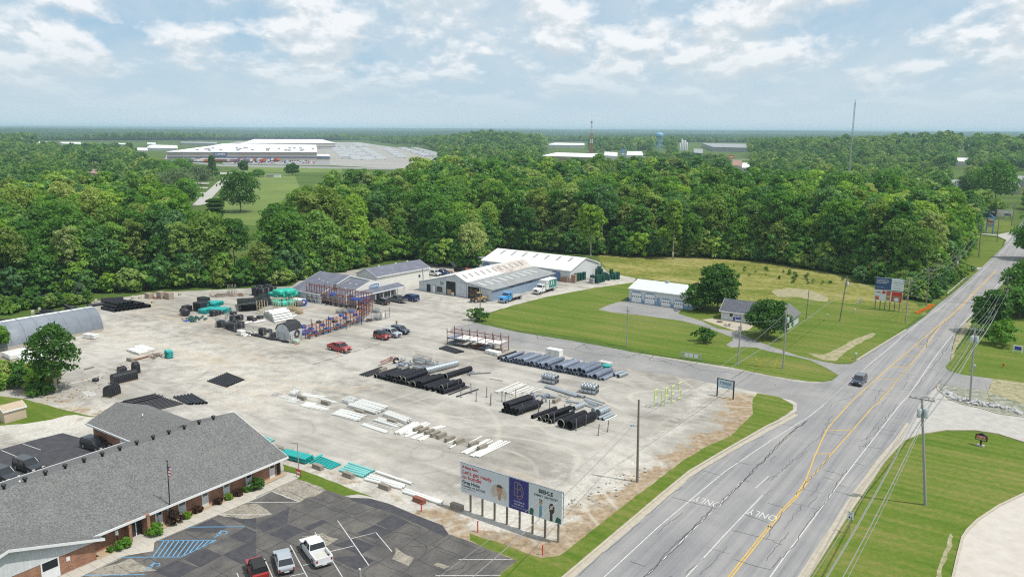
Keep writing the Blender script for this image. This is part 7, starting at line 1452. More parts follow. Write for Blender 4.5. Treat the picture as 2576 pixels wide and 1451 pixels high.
def truck(label,loc,az,pm,box,L_):
    o=thing('lorry',label,'truck',loc,math.pi/2-R(az));h=L_/2;f=h
    MB().prism([(f-1.9,.7),(f,.7),(f,1.55),(f-.25,1.75),(f-1.3,1.95),(f-1.9,1.95)],-1.05,1.05).build('bonnet',pm,o,bevel=.07)
    MB().prism([(f-3.5,.7),(f-1.9,.7),(f-1.9,1.95),(f-2.25,2.75),(f-3.5,2.8)],-1.12,1.12).build('cab',pm,o,bevel=.06)
    g=MB();g.add([(f-1.86,-.98,1.98),(f-1.86,.98,1.98),(f-2.17,.9,2.62),(f-2.17,-.9,2.62)],[(0,1,2,3)]);g.build('windscreen',GLASS,o)
    for s in (-1,1):MB().box(f-3.0,f-2.25,s*1.125-.008,s*1.125+.008,1.95,2.55).build('side_window',GLASS,o);MB().box(f-.1,f+.02,s*.8-.16,s*.8+.16,1.1,1.35).build('headlight',LAMP,o);MB().tube((f-3.0,s*.85,.75),(f-2.1,s*.85,.75),.3,10).build('fuel_tank',CHROME,o);MB().box(f-2.0,f-1.85,s*1.42-.1,s*1.42+.1,1.9,2.4).build('mirror',CHROME,o)
    MB().box(f,f+.03,-.5,.5,.95,1.5).build('grille',BLACK,o);MB().box(f-.1,f+.16,-1.1,1.1,.45,.78).build('bumper',CHROME,o)
    MB().box(-h,f-1.9,-.45,.45,.6,.9).build('chassis',BLACK,o);wheels(o,(f-1.0,-h+1.6),2.3,.5,.28,dual=(-h+1.6,))
    if box:
        MB().box(-h,f-3.75,-1.25,1.25,1.05,3.75).build('cargo_box',mat('box_grey_white',(.60,.62,.62),.5),o);MB().box(-h-.03,f-3.7,-1.28,1.28,3.76,3.85).build('box_roof',TRIMW,o)
        for s in (1,):
            MB().box(-h+.1,f-5.3,1.253,1.262,1.3,3.6).build('green_print',mat('print_green',(.02,.20,.16),.5),o);MB().box(-h+1.0,f-3.95,1.262,1.27,2.05,2.12).build('print_line',TRIMW,o)
            text('PLUMB SUPPLY',.62,mat('print_grey',(.30,.36,.38),.5),o,(-h/2+.9,1.275,2.5),(math.pi/2,0,math.pi),name='lettering',fat=.03) if 0 else None
            for k_ in range(6):x=f-4.5-k_*.5-(.4 if k_>2 else 0);MB().add([(x,1.268,2.3),(x-.34,1.268,2.3),(x-.44,1.268,3.3),(x-.1,1.268,3.3),(x,1.262,2.3),(x-.34,1.262,2.3),(x-.44,1.262,3.3),(x-.1,1.262,3.3)],[(3,2,1,0),(4,5,6,7),(0,1,5,4),(2,3,7,6),(1,2,6,5),(3,0,4,7)]).build('print_letter',(mat('print_slate',(.10,.20,.22),.5),TRIMW)[k_ % 2],o)
        MB().box(-h-1.0,-h-.05,-1.1,1.1,.7,.8).build('tail_lift',BLACK,o)
    else:
        MB().box(-h,f-3.7,-1.25,1.25,1.05,1.2).build('flatbed',mat('deck_grey',(.34,.35,.33),.7),o);MB().box(f-3.75,f-3.65,-1.2,1.2,1.2,2.1).build('headboard',GREYP,o)
    return o
p=P('B',990,712);truck('bright blue flatbed truck parked along the grey shed wall',p+AX*4.6+BX*.9,215,paint('sky_blue',(.03,.27,.62)),False,9.4)
p=P('B',1420,608);truck('white box truck with green and grey side print',p+AX*4.4+BX*.7,215+0,WHTC,True,9.6)
o=thing('wheel_loader','tan forklift loader in front of the open shed door','loader',P('B',740,700),math.pi/2-R(250));TANP=mat('loader_tan',(.38,.25,.10),.6);MB().box(-2.2,.6,-.9,.9,.7,1.5).build('body',TANP,o,bevel=.08);MB().frus(-.9,.5,-.7,.7,1.5,-.8,.3,-.6,.6,2.6).build('cab',BLACK,o);MB().box(-.95,.45,-.72,.72,2.6,2.7).build('cab_roof',TANP,o);wheels(o,(-1.5,1.0),2.1,.62,.45)
for s in (-.5,.5):MB().tube((.6,s,1.2),(2.2,s,.5),.1,6).build('lift_arm',TANP,o);MB().box(2.2,3.3,s-.08,s+.08,.2,.28).build('fork',BLACK,o)
mb=MB();mb.box(2.1,2.2,-1,1,.2,1.3);mb.build('carriage',BLACK,o)
mh=lambda k_,x,y:P(k_,x,y)
# ================================================================ PERSON
def person(loc,az):
    o=thing('person','person in an orange top and blue jeans with both hands raised to the face','person',loc,math.pi/2-R(az));me=bpy.data.meshes.new('body')
    V=[((0,0,.95),.13),((0,0,1.15),.13),((0,0,1.38),.15),((0,0,1.5),.06),((0,0,1.58),.085),((.01,0,1.68),.095),((.0,.17,1.40),.06),((.12,.24,1.18),.042),((.26,.10,1.42),.032),((.30,.05,1.47),.03),((0,-.17,1.40),.06),((.12,-.24,1.18),.042),((.26,-.10,1.42),.032),((.30,-.05,1.47),.03),((0,.1,.88),.095),((.02,.11,.48),.065),((0,.12,.08),.045),((.14,.13,.04),.04),((0,-.1,.88),.095),((.02,-.11,.48),.065),((0,-.12,.08),.045),((.14,-.13,.04),.04)]
    E_=[(0,1),(1,2),(2,3),(3,4),(4,5),(2,6),(6,7),(7,8),(8,9),(2,10),(10,11),(11,12),(12,13),(0,14),(14,15),(15,16),(16,17),(0,18),(18,19),(19,20),(20,21)]
    me.from_pydata([v for v,_ in V],E_,[]);b=link('body',me,o);sk=b.modifiers.new('skin','SKIN');b.modifiers.new('sub','SUBSURF').levels=1;b.modifiers[-1].render_levels=1
    for i,(_,r) in enumerate(V):me.skin_vertices[0].data[i].radius=(r,r)
    me.skin_vertices[0].data[0].use_root=True
    t=NT('clothed_body');sx2=t.n.new('ShaderNodeSeparateXYZ');t.l.new(t.obj,sx2.inputs[0]);c=t.ramp(t.math('DIVIDE',sx2.outputs[2],2.0),(.0,(.05,.04,.035)),(.05,(.05,.04,.035)),(.051,(.05,.08,.16)),(.47,(.05,.08,.16)),(.475,(.30,.09,.04)),(.74,(.30,.09,.04)),(.75,(.45,.26,.18)),(1,(.45,.26,.18)))
    t.n[c.node.name].color_ramp.interpolation='CONSTANT';me.materials.append(t.done(c,.8));MB().blob((-.02,0,1.72),.105,.10,.085,0,2,.02).build('hair',BARK,o,True)
    MB().box(.33,.35,-.04,.04,1.46,1.60).build('phone',BLACK,None) if 0 else None
person(P('m1',1414,662),215)
# ================================================================ POLES AND WIRES
POLE=mat('pole_wood',(.19,.165,.135),.9,var=.25,scale=3,stretch=(4,4,.4));POLEG=mat('pole_grey',(.30,.30,.29),.85,var=.15,scale=2,stretch=(4,4,.4));TRF=mat('transformer_grey',(.42,.47,.48),.5);INS=mat('insulator',(.35,.34,.32),.4);WIRE=mat('cable',(.30,.31,.32),.5,.3);YGUY=mat('guy_guard',(.65,.45,.03),.6)
def topof(b,k_,x,y):r=ray(*px(k_,x,y));t=b.y/r[1];return Vector((r[0]*t,b.y,H+r[2]*t))
TOPS={}
def pole(key,label,k_,x0,y0,x1,y1,m=POLE,r=.15,arms=(),trf=0,arm_rz=RB,cat='utility pole',name='utility_pole',guys=()):
    b=P(k_,x0,y0);t_=topof(b,k_,x1,y1);o=thing(name,label,cat,b);d=t_-b;TOPS[key]=(b,t_);h_=d.z
    MB().tube((0,0,-.1),d,r,10,r*.7).build('pole',m,o)
    for dz,L_ in arms:
        c=d*((h_-dz)/h_);a=MB().box(-L_/2,L_/2,.12,.24,-.07,.07).build('crossarm',POLEG,o,loc=c,rz=arm_rz)
        for x in (-L_/2+.15,-L_/4,L_/4,L_/2-.15):MB().lathe([(0,0),(.06,0),(.07,.12),(.03,.22),(0,.24)],(x,.18,.07),7).build('insulator',INS,a)
    for i in range(trf):
        c=d*((h_-2.0)/h_);a=i*1.9+arm_rz;MB().lathe([(0,-.6),(.26,-.6),(.28,-.5),(.28,.45),(.2,.55),(0,.58)],(c.x+.42*math.cos(a),c.y+.42*math.sin(a),c.z),12).build('transformer',TRF,o,True)
    for gx,gy in guys:
        g=Vector((gx,gy,0));MB().tube(g,d*.8,.015,4).build('guy_wire',WIRE,o);MB().tube(g,g+(d*.8-g).normalized()*2.4,.06,6).build('guy_guard',YGUY,o)
    return o
pole('C','tall brown utility pole in the corner of the gravel yard','o',1603,1212,1607,1005,POLE,.19)
o=MB().box(-.25,.25,-.12,.12,0,.28).build('flood_light',TRF,None,loc=TOPS['C'][0]+Vector((-1.0,0,8.2)));tag(o,'small flood light on the arm of the tall brown pole','light');MB().tube((.1,0,.1),(1.0,0,-.1),.04,5).build('arm',POLEG,o)
pole('R1','tall grey pole with three transformers on the corner lawn at right','o',2328,1270,2319,1000,POLEG,.2,((.25,3.0),),3);pole('R2','grey pole with transformers beside the side driveway at right','m3',2030,1420,2082,668,POLEG,.19,((.4,2.9),),3,guys=((4,.5),))
pole('R3','grey double crossarm pole beside the bushes right of the road','m3',2312,680,2348,290,POLEG,.18,((.1,3.2),(1.4,3.0)),0);pole('R4','thin dark pole behind the double crossarm pole','m3',2395,598,2416,150,POLE,.15,((.5,1.6),))
pole('L1','grey pole with white transformer beside the driveway fork','m3',152,1080,187,492,POLEG,.17,(),1,guys=((-2.4,-1.5),(-5.0,.8)));pole('L2','plain grey pole in the front lawn near the banner rail','m2',2262,1042,2304,550,POLEG,.17,(),guys=((2.6,1.2),(4.4,-1.0)));pole('L3','slender grey pole in the middle of the front lawn','m2',1152,858,1161,452,POLEG,.14,((1.2,.8),))
pole('L4','grey pole with transformer left of the double billboard','m3',722,605,797,150,POLE,.16,(),1);pole('L5','short dark pole on the lawn between house and double billboard','m3',383,585,414,288,POLE,.12)
pole('L6','double crossarm pole right of the double billboard','m3',1384,620,1421,200,POLEG,.18,((.1,3.0),(.9,3.0)),guys=((-1.2,-.8),(-2.0,-.5)));pole('L7','crossarm pole among the orange flowers','m3',1590,445,1628,88,POLE,.17,((.1,2.6),));pole('L8','crossarm pole beside the white guard rail','m3',1878,207,1893,-45,POLE,.17,((.1,2.8),),1)
pole('L9','dark pole on the far grass beside the road','u3',2120,1410,2143,1105,POLE,.2);pole('L10','dark pole beside the pale side street','u3',2303,1255,2325,1010,POLE,.2,((.3,3),));pole('L11','dark pole in front of the far wide billboards','u3',2447,1095,2482,885,POLE,.22,((.3,3),))
pole('S1','white grey pole at the right end of the rear store building','m1',1686,296,1668,0,POLEG,.2);pole('S2','thin brown pole beside the bush in front of the wholesale shed','m1',2248,600,2254,262,POLE,.13,((.3,1.0),))
o=pole('lamp','slim light pole at the corner of the office lawn','b1',362,578,350,315,POLEG,.08,cat='lamp post',name='lamp_post');d=TOPS['lamp'][1]-TOPS['lamp'][0];MB().box(-.9,0,-.06,.06,d.z-.1,d.z+.02).build('lamp_head',GREYP,o)
for i,(x,y,x1,y1) in enumerate(((1165,466,1165,385),(1008,512,1008,425),(758,500,758,435),(1872,510,1872,430),(1934,512,1934,435),(2249,555,2249,470))):pole('f%d' % i,f'thin distant pole, {ORD[i]} of the poles near the far roofs','u0' if i in (0,1,2,5) else 'u2',x,y,x1,y1,POLEG,.18,((.5,3),),group=None) if 0 else pole('f%d' % i,f'thin distant pole, {ORD[i]} of the poles near the far roofs','u0' if i in (0,1,2,5) else 'u2',x,y,x1,y1,POLEG,.2,((.5,3.2),))
def wire(a,b,sag,label,r=.022,grp='overhead wires'):
    n=14;pts_=[a.lerp(b,i/n)-Vector((0,0,sag*4*(i/n)*(1-i/n))) for i in range(n+1)];o=MB().path([p-a for p in pts_],r,5).build('overhead_wire',WIRE,None,loc=a);return tag(o,label,'wire',grp)
def T_(k_,dx=0.0,dz=0.0):return TOPS[k_][1]+BX*dx+Vector((0,0,dz))
R0=TOPS['R1'][1]-AX*75+Vector((0,0,1));Rs=[R0+Vector((0,0,0))]
for i,(dx,dz) in enumerate(((-1.4,.3),(-.2,.3),(.4,.3),(1.4,.3),(-.25,-2.3),(.2,-3.6),(.1,-4.0))):
    r_=.022 if i<4 else .04;
    for j,(k1,k2,nm) in enumerate((('R1','R2','between the two transformer poles at right'),('R2','R3','from the side driveway pole to the double crossarm pole'))):wire(T_(k1,dx,dz),T_(k2,dx,dz),.9,f'{ORD[i]} wire {nm}',r_,'wires '+nm)
    wire(R0+BX*dx*1.6+Vector((0,0,dz)),T_('R1',dx,dz),1.6,f'{ORD[i]} wire running over the corner lawn to the bottom edge',r_,'wires over the corner lawn')
for i,(dx,dz) in enumerate(((-1.3,.2),(0,.2),(1.3,.2),(0,-2.4))):
    for k1,k2,nm in (('L6','L7','between the billboard pole and the flower pole'),('L7','L8','from the flower pole to the guard rail pole'),('L8','L9','from the guard rail pole to the far grass pole'),('L9','L10','between the two far grass poles'),('L10','L11','from the far grass pole to the far billboards')):wire(T_(k1,dx,dz),T_(k2,dx,dz),.8,f'{ORD[i]} wire {nm}',.022 if i<3 else .035,'wires '+nm)
wire(T_('L4',0,-3.5),T_('C',0,-2.6),1.5,'thick cable crossing lawn and road mouth to the tall yard pole',.045);wire(T_('L1',0,-.5),T_('C',0,-2.0),1.6,'wire from the driveway fork pole to the tall yard pole');wire(T_('L1',0,-1.6),T_('L2',0,-1.2),.4,'short wire between the two front lawn poles');wire(T_('L2',0,-2.2),T_('L3',0,-2.4),.9,'wire over the front lawn to its slender middle pole');wire(T_('L4',0,-2),T_('L6',0,-2),.8,'wire passing behind the double billboard');wire(T_('L4',0,-.3),T_('L1',0,-.3),1.0,'wire between the two left transformer poles');wire(T_('L1',0,-2.6),T_('L2',0,-4),.3,'lower wire near the round tree')
e_=P('b1',900,1900,10);wire(T_('C',0,-2.2),e_,1.0,'wire crossing in front of the big billboard to the bottom edge',.022);wire(T_('C',0,-2.8),e_+Vector((3.2,0,-.2)),1.1,'thick cable crossing in front of the big billboard',.04);wire(T_('S1',0,-.4),T_('S2',0,-.3),.8,'wire from the rear building pole towards the shed')
wire(T_('R3',-.5,-3),T_('L6',.5,-3.5),1.0,'service cable crossing high over the road',.035)
for i,y in enumerate((402,408)):wire(P('u2',1300,y,12),P('u3',560,y+8,12),3,f'{("upper", "lower")[i]} distant power line above the far town',.12)
# flagpole
b=P('b0',1450,1010);tt=topof(b,'b0',1416,475);o=thing('flagpole','dark flagpole with a limp flag in front of the brick office','flagpole',b);MB().tube((0,0,0),tt-b,.09,8,.05).blob(tuple(tt-b+Vector((0,0,.1))),.11,.11,.11,0,2,0).build('pole',BLACK,o)
fl_=thing('flag','limp red white and blue flag hanging on the dark flagpole','flag',b+(tt-b)*.88);mb=[MB(),MB(),MB()]
for i in range(7):
    z0=.42-i*.2;x=.05+.03*math.sin(i*2);mb[0 if i % 2==0 else 1].add([(x,-.02,z0),(x+.3-.02*i,.12,z0-.12),(x+.3-.02*i,.14,z0-.3),(x,0,z0-.19)],[(0,1,2,3),(3,2,1,0)])
mb[2].add([(.04,-.05,.5),(.2,-.06,.4),(.18,-.06,.0),(.04,-.05,.1)],[(0,1,2,3),(3,2,1,0)])
for m_b,m in zip(mb,(mat('flag_red',(.40,.03,.03),.8),TRIMW,NAVY)):m_b.build('flag_cloth',m,fl_)
# ================================================================ SIGNS
SFRED=mat('ad_red',(.55,.03,.025),.6);ADBLUE=mat('ad_navy',(.035,.035,.21),.6);ADW=mat('ad_white',(.66,.70,.74),.6,var=.02);ADG=mat('ad_dark',(.05,.055,.06),.6);SKIN=mat('ad_skin',(.50,.28,.19),.7);GOLD=mat('ad_gold',(.45,.33,.12),.6);ADTAN=mat('ad_tan',(.55,.52,.44),.7);ADSKY=mat('ad_sky',(.45,.58,.66),.6);ADBL2=mat('ad_cyan',(.12,.33,.50),.6);HAIR=mat('ad_hair',(.06,.045,.04),.8)
def flatpoly(parent,name,m,pts_,y):
    n=len(pts_);return MB().add([(x,y,z) for x,z in pts_]+[(x,y+.004,z) for x,z in pts_],[tuple(range(n)),tuple(range(2*n-1,n-1,-1))]).build(name,m,parent)
def ell(cx_,cz_,rx,rz_,a0=0,a1=360,n=22):return [(cx_+rx*math.cos(R(a0+(a1-a0)*i/n)),cz_+rz_*math.sin(R(a0+(a1-a0)*i/n))) for i in range(n if a1-a0==360 else n+1)]
p0=Vector((-5.29,94.04,0))-BX*1.3;TILT=0.0
def board(name,label,org,x0,x1,z0,z1,m,posts_,tilt):
    o=thing(name,label,'billboard',org,RB);pn=link('panel',None,None);bpy.data.objects.remove(pn)
    f=MB().box(0,x1-x0,-.12,.12,0,z1-z0).build('panel',m,o,loc=(x0,0,z0));f.scale=(tilt,1,4/3.65);MB().box(-.06,x1-x0+.06,-.10,.14,z1-z0+.003,z1-z0+.09).build('top_trim',GREYP,f);MB().box(.1,x1-x0-.1,.14,.45,.1,z1-z0-.1).build('back_frame',ADG,f)
    for x,zz in posts_:MB().tube((x,.25,-.05),(x,.25,zz),.14,8).build('post',POLE,o)
    return o,f
o,f=board('billboard','large white billboard with red slogan and a smiling man on posts',p0,0,6.35,2.55,6.2,ADW,((1.3,5),(3.2,5),(5.1,5),(7.0,5)),7.5/6.35)
T=lambda s,sz,m,x,z,par,fat=.0,sx=1,al='LEFT':text(s,sz,m,par,(x,-.126,z),(math.pi/2,0,0),al,'lettering',fat,sx)
T('State Farm',.40,SFRED,.62,3.10,f,.02);flatpoly(f,'logo',SFRED,ell(.42,3.27,.10,.13),-.126);flatpoly(f,'logo',SFRED,ell(.27,3.17,.10,.06),-.128);T("Let's get ready",.66,SFRED,.25,2.42,f,.016);T('to bundle',.66,SFRED,.25,1.82,f,.016);T('Greg Hicks',.52,ADG,.22,1.22,f,.02);T('Contact me 24/7/365',.36,ADG,.22,.82,f,.012);T('www.greghicks.net',.24,ADG,.22,.55,f);T('www.greghicks.net',.13,GREYP,.22,.28,f)
flatpoly(f,'portrait_ground',ADTAN,ell(5.1,1.35,1.05,1.05),-.123);flatpoly(f,'portrait_shirt',ADW,[(4.25,.02),(4.35,.65),(4.85,.98),(5.5,.98),(6.0,.65),(6.1,.02)],-.1255);flatpoly(f,'portrait_neck',SKIN,[(4.95,.7),(5.15,.45),(5.4,.7),(5.36,1.2),(5.0,1.2)],-.128);flatpoly(f,'portrait_face',SKIN,ell(5.18,1.72,.36,.56),-.1305);flatpoly(f,'portrait_hair',mat('ad_greyhair',(.10,.09,.085),.8),ell(5.18,1.98,.40,.42,8,172),-.133);flatpoly(f,'portrait_smile',TRIMW,ell(5.18,1.50,.16,.09,180,360),-.1335);flatpoly(f,'portrait_eye',HAIR,ell(5.05,1.82,.05,.025),-.1335);flatpoly(f,'portrait_eye',HAIR,ell(5.31,1.82,.05,.025),-.1335)
p1=p0+BX*7.6
o,f=board('billboard','billboard half navy half white with two people in white coats',p1,0,7.0,2.6,6.25,ADW,((1.3,5),(3.2,5),(5.0,5),(6.85,5)),7.5/7)
flatpoly(f,'navy_field',ADBLUE,[(0,0),(2.65,0),(2.65,3.65),(0,3.65)],-.123);T('BIEHLE',.62,ADG,4.9,2.9,f,.03,1,'CENTER');T('FAMILY DENTISTRY',.36,ADG,4.95,2.45,f,.012,1,'CENTER')
gl=MB()
def stroke(mb,pts_,w_=.05):
    for a,b in zip(pts_[:-1],pts_[1:]):
        d=Vector((b[0]-a[0],b[1]-a[1]));d.normalize();nx,nz=-d.y*w_/2,d.x*w_/2;mb.add([(a[0]+nx,-.127,a[1]+nz),(a[0]-nx,-.127,a[1]-nz),(b[0]-nx,-.127,b[1]-nz),(b[0]+nx,-.127,b[1]+nz)],[(0,1,2,3)])
stroke(gl,[(.75,1.6),(.75,3.3),(1.2,3.3)]+ell(1.2,2.9,.45,.4,90,-90)+[(.75,2.5)]);stroke(gl,[(.95,2.5)]+ell(1.25,2.1,.5,.42,90,-90)+[(.75,1.68)]);stroke(gl,[(1.1,1.4),(1.1,3.1),(1.35,3.1)]+ell(1.35,2.25,.55,.85,90,-90)+[(1.1,1.4)]);gl.build('monogram',GOLD,f)
T('115 N State St.',.25,TRIMW,1.35,.95,f,.004,1,'CENTER');T('(812) 346-5451',.22,TRIMW,1.35,.62,f,.003,1,'CENTER');T('Now Accepting New Patients',.17,TRIMW,1.35,.32,f,0,1,'CENTER')
for cx_,hw,hc,sh,zt in ((4.25,.62,mat('ad_greyhair',(.1,.09,.085)),ADBL2,2.05),(5.65,.55,HAIR,ADG,1.85)):
    flatpoly(f,'portrait_coat',TRIMW,[(cx_-hw,.02),(cx_-hw*.9,zt-.95),(cx_-.25,zt-.6),(cx_+.25,zt-.6),(cx_+hw*.9,zt-.95),(cx_+hw,.02)],-.1255);flatpoly(f,'portrait_shirt',sh,[(cx_-.2,.02),(cx_-.16,zt-.6),(cx_+.16,zt-.6),(cx_+.2,.02)],-.128)
    if hc is HAIR:flatpoly(f,'portrait_hair',HAIR,ell(cx_+.05,zt-.38,.36,.62),-.1285)
    flatpoly(f,'portrait_face',SKIN,ell(cx_,zt-.22,.22,.32),-.1305);flatpoly(f,'portrait_hair',hc,ell(cx_,zt-.1,.25,.26,10,170),-.133);flatpoly(f,'portrait_smile',TRIMW,ell(cx_,zt-.34,.1,.05,180,360),-.1335)
flatpoly(f,'plant_print',GREEN,[(2.75,.05),(3.3,.05),(3.35,.7),(3.1,.9),(2.8,.8)],-.124);flatpoly(f,'plant_print',GREEN,[(6.1,.05),(6.9,.05),(6.9,.6),(6.4,.75)],-.1245)
# double billboard by the road
a=P('H',430,905,2.6);b=P('H',815,945,2.6);d=b-a;rz_=math.atan2(d.y,d.x);W_=d.length;o=thing('double_billboard','roadside stack of two billboards, blue above red, beside the road','billboard',(a.x,a.y,0),rz_)
lo=MB().box(0,W_,-.1,.1,2.6,5.5).build('lower_panel',ADW,o);up=MB().box(0.1,W_+.1,-.1,.1,5.75,8.95).build('upper_panel',ADW,o);MB().box(0,W_,-.05,.3,5.503,5.745).build('catwalk',POLE,o)
for i in range(6):x=.5+i*(W_-1)/5;MB().tube((x,.25,0),(x,.25,5.6),.13,7).build('post',POLE,o)
def T2(s,sz,m,x,z,par,al='LEFT',fat=0.0):return text(s,sz,m,par,(x,-.108,z),(math.pi/2,0,0),al,'lettering',fat)
flatpoly(up,'blue_field',mat('ad_midblue',(.03,.075,.21),.6),[(.1,5.75),(W_*.58,5.75),(W_*.58,8.95),(.1,8.95)],-.104)
for i,s in enumerate(('we treat people like','people, because after','all, they\'re people.')):T2(s,.36,TRIMW,.35,8.25-i*.42,up,fat=.01)
T2('schneckmedical.org',.26,TRIMW,.35,6.3,up);T2('Bright Senior',.40,mat('ad_teal',(.12,.22,.24)),W_*.8,7.8,up,'CENTER');T2('COMMUNITY',.2,ADG,W_*.8,7.3,up,'CENTER');T2('Make it home.',.28,ADG,W_*.8,6.3,up,'CENTER')
flatpoly(lo,'red_field',SFRED,[(W_*.62,2.7),(W_-.08,2.7),(W_-.08,5.4),(W_*.62,5.4)],-.104);flatpoly(lo,'cup_print',BRK,[(W_*.68,2.75),(W_*.93,2.75),(W_*.94,4.3),(W_*.67,4.3)],-.106);flatpoly(lo,'foam_print',TRIMW,ell(W_*.8,3.3,W_*.09,.5),-.109)
flatpoly(lo,'red_square',SFRED,[(.3,2.85),(1.3,2.85),(1.3,3.85),(.3,3.85)],-.104);m_=[(.42,3.0),(.42,3.45),(.55,3.72),(.68,3.72),(.8,3.4),(.92,3.72),(1.05,3.72),(1.18,3.45),(1.18,3.0)];gl=MB();
for q0_,q1_ in zip(m_[:-1],m_[1:]):dd_=Vector((q1_[0]-q0_[0],q1_[1]-q0_[1])).normalized();nx,nz=-dd_.y*.05,dd_.x*.05;gl.add([(q0_[0]+nx,-.108,q0_[1]+nz),(q0_[0]-nx,-.108,q0_[1]-nz),(q1_[0]-nx,-.108,q1_[1]-nz),(q1_[0]+nx,-.108,q1_[1]+nz)],[(0,1,2,3)])
gl.build('letter_print',mat('ad_yellow',(.75,.48,.02)),lo)
flatpoly(lo,'round_print',SFRED,ell(W_*.34,4.95,.45,.42),-.104);flatpoly(lo,'food_print',SFRED,[(W_*.43,4.2),(W_*.58,4.2),(W_*.58,5.4),(W_*.43,5.4)],-.104);flatpoly(lo,'food_print',GOLD,[(W_*.43,2.8),(W_*.58,2.8),(W_*.58,4.1),(W_*.43,4.1)],-.104);flatpoly(lo,'bun_print',BRK,ell(W_*.505,4.75,.4,.3),-.107);flatpoly(lo,'bun_print',BRK,ell(W_*.505,3.4,.4,.3),-.107);T2('Griffco',.5,ADG,.35,4.75,lo,fat=.015)
# far billboards, pylons
for i,(x0,x1,y,m,lab) in enumerate(((2130,2225,965,GREEN,'far wide green billboard at the forest edge near the right border'),(2235,2290,965,ADG,'narrow dark billboard between green and grey ones'),(2292,2452,975,ADTAN,'far wide grey billboard right of the blue pylon sign'))):
    a=P('u3',x0,1025);b=P('u3',x1,1035);d=b-a;o=thing('billboard',lab,'billboard',a,math.atan2(d.y,d.x));W_=d.length;MB().box(0,W_,-.15,.15,1.6,5.2).build('panel',m,o);MB().box(W_*.15,W_*.75,-.18,-.152,3.6,4.4).build('print_band',TRIMW,o);MB().box(W_*.5,W_*.9,-.185,-.152,2.0,3.2).build('print_patch',ADG,o)
    for x in (.1,.5,.9):MB().tube((W_*x,.3,0),(W_*x,.3,4.5),.2,6).build('post',POLE,o)
a=P('u3',2192,1165);b=P('u3',2258,1178);d=b-a;W_=d.length;o=thing('pylon_sign','blue gabled pylon sign with white and red panels by the far side street','sign',a,math.atan2(d.y,d.x));PB=mat('pylon_blue',(.04,.20,.50),.5)
for x in (0,W_):MB().box(x-.18,x+.18,-.18,.18,0,7.6).build('post',PB,o)
MB().prism([(-.3,7.601),(W_+.3,7.601),(W_/2,8.9)],-.2,.2).build('gable',PB,o);MB().box(.2,W_-.2,-.1,.1,6.1,7.5).build('panel',TRIMW,o);MB().box(.2,W_-.2,-.1,.1,5.2,6.0).build('panel',SFRED,o);MB().box(.2,W_-.2,-.1,.1,3.1,5.1).build('panel',ADTAN,o)
o=thing('small_sign','small white lit sign half hidden by the trees near the far road','sign',P('u3',2075,1290),RB);MB().box(-1,1,-.1,.1,1.4,4.2).build('panel',ADSKY,o);MB().tube((.9,.2,0),(.9,.2,4.4),.1,6).build('post',BLACK,o);MB().tube((-.9,.2,0),(-.9,.2,4.4),.1,6).build('post',BLACK,o)
# yard name sign
a=P('m2',2056,1352);b=P('m2',2218,1388);d=b-a;W_=d.length;o=thing('name_sign','white name sign with blue letters on two black posts at the yard entrance','sign',a,math.atan2(d.y,d.x))
for x in (0,W_):MB().box(x-.1,x+.1,-.1,.1,0,3.5).build('post',BLACK,o)
MB().box(.1,W_-.1,-.06,.06,1.75,3.35).build('board',ADSKY,o);MB().box(.1,W_-.1,-.09,.09,3.353,3.45).build('top_rail',BLACK,o);text('STEARNS',.72,mat('sign_slate',(.06,.10,.16),.5),o,(W_/2,-.068,2.45),(math.pi/2,0,0),name='lettering',fat=.015,sx=(W_-.5)/3.5);text('@ferguson',.34,ADG,o,(W_/2,-.068,2.0),(math.pi/2,0,0),name='lettering') if 0 else text('@ wolseley',.3,ADG,o,(W_/2,-.068,2.0),(math.pi/2,0,0),name='lettering')
# banner rail beside the drive
a=P('m2',1695,975);b=P('m2',1895,1003);d=b-a;W_=d.length;o=thing('sign_rail','low grey metal rail with three small white notices beside the drive','rail',a,math.atan2(d.y,d.x));mb=MB()
for x in (0,W_):mb.box(x-.1,x+.1,-.1,.1,0,1.5)
for z in (.35,1.35):mb.box(0,W_,-.07,.07,z,z+.13)
mb.build('frame',GALV,o)
for x in (.28,.5,.75):MB().box(W_*x-.4,W_*x+.4,-.12,-.08,.5,1.3).build('notice',TRIMW,o)
# speed limit, store sign, hydrant, mailboxes, small items
o=thing('speed_limit_sign','white speed limit sign reading 45 beside the road','sign',P('b3',688,1082),RB-R(8));MB().box(-.04,.04,-.04,.04,0,2.9).build('post',GALV,o);MB().box(-.38,.38,-.06,-.045,1.9,2.9).build('plate',TRIMW,o);text('45',.5,BLACK,o,(0,-.064,1.97),(math.pi/2,0,0),name='lettering',fat=.02);text('SPEED',.17,BLACK,o,(0,-.064,2.68),(math.pi/2,0,0),name='lettering');text('LIMIT',.17,BLACK,o,(0,-.064,2.5),(math.pi/2,0,0),name='lettering')
o=thing('house_sign','small house shaped black and red sign on the corner lawn','sign',P('b3',1802,342),RB-R(14));MB().box(-.12,.12,-.1,.1,.2,1.1).build('post',BLACK,o);MB().box(-.5,.5,-.4,.4,0,.2).build('base',CONC,o);MB().prism([(-.85,.95),(.85,.95),(.85,1.75),(0,2.2),(-.85,1.75)],-.14,.14).build('board',BLACK,o);MB().box(-.72,.72,-.16,-.142,1.4,1.75).build('red_band',SFRED,o);MB().box(-.72,.72,-.16,-.142,1.05,1.36).build('yellow_band',GOLD,o);text("CASEY'S",.3,TRIMW,o,(0,-.165,1.47),(math.pi/2,0,0),name='lettering',fat=.01)
o=thing('board_sign','white framed notice board in the right lawn cut near the edge','sign',P('m3',2508,925),RB-R(8));MB().box(-.85,.85,-.06,.06,.55,1.75).build('board',TRIMW,o);MB().box(-.65,.65,-.08,-.062,.75,1.55).build('print',NAVY,o)
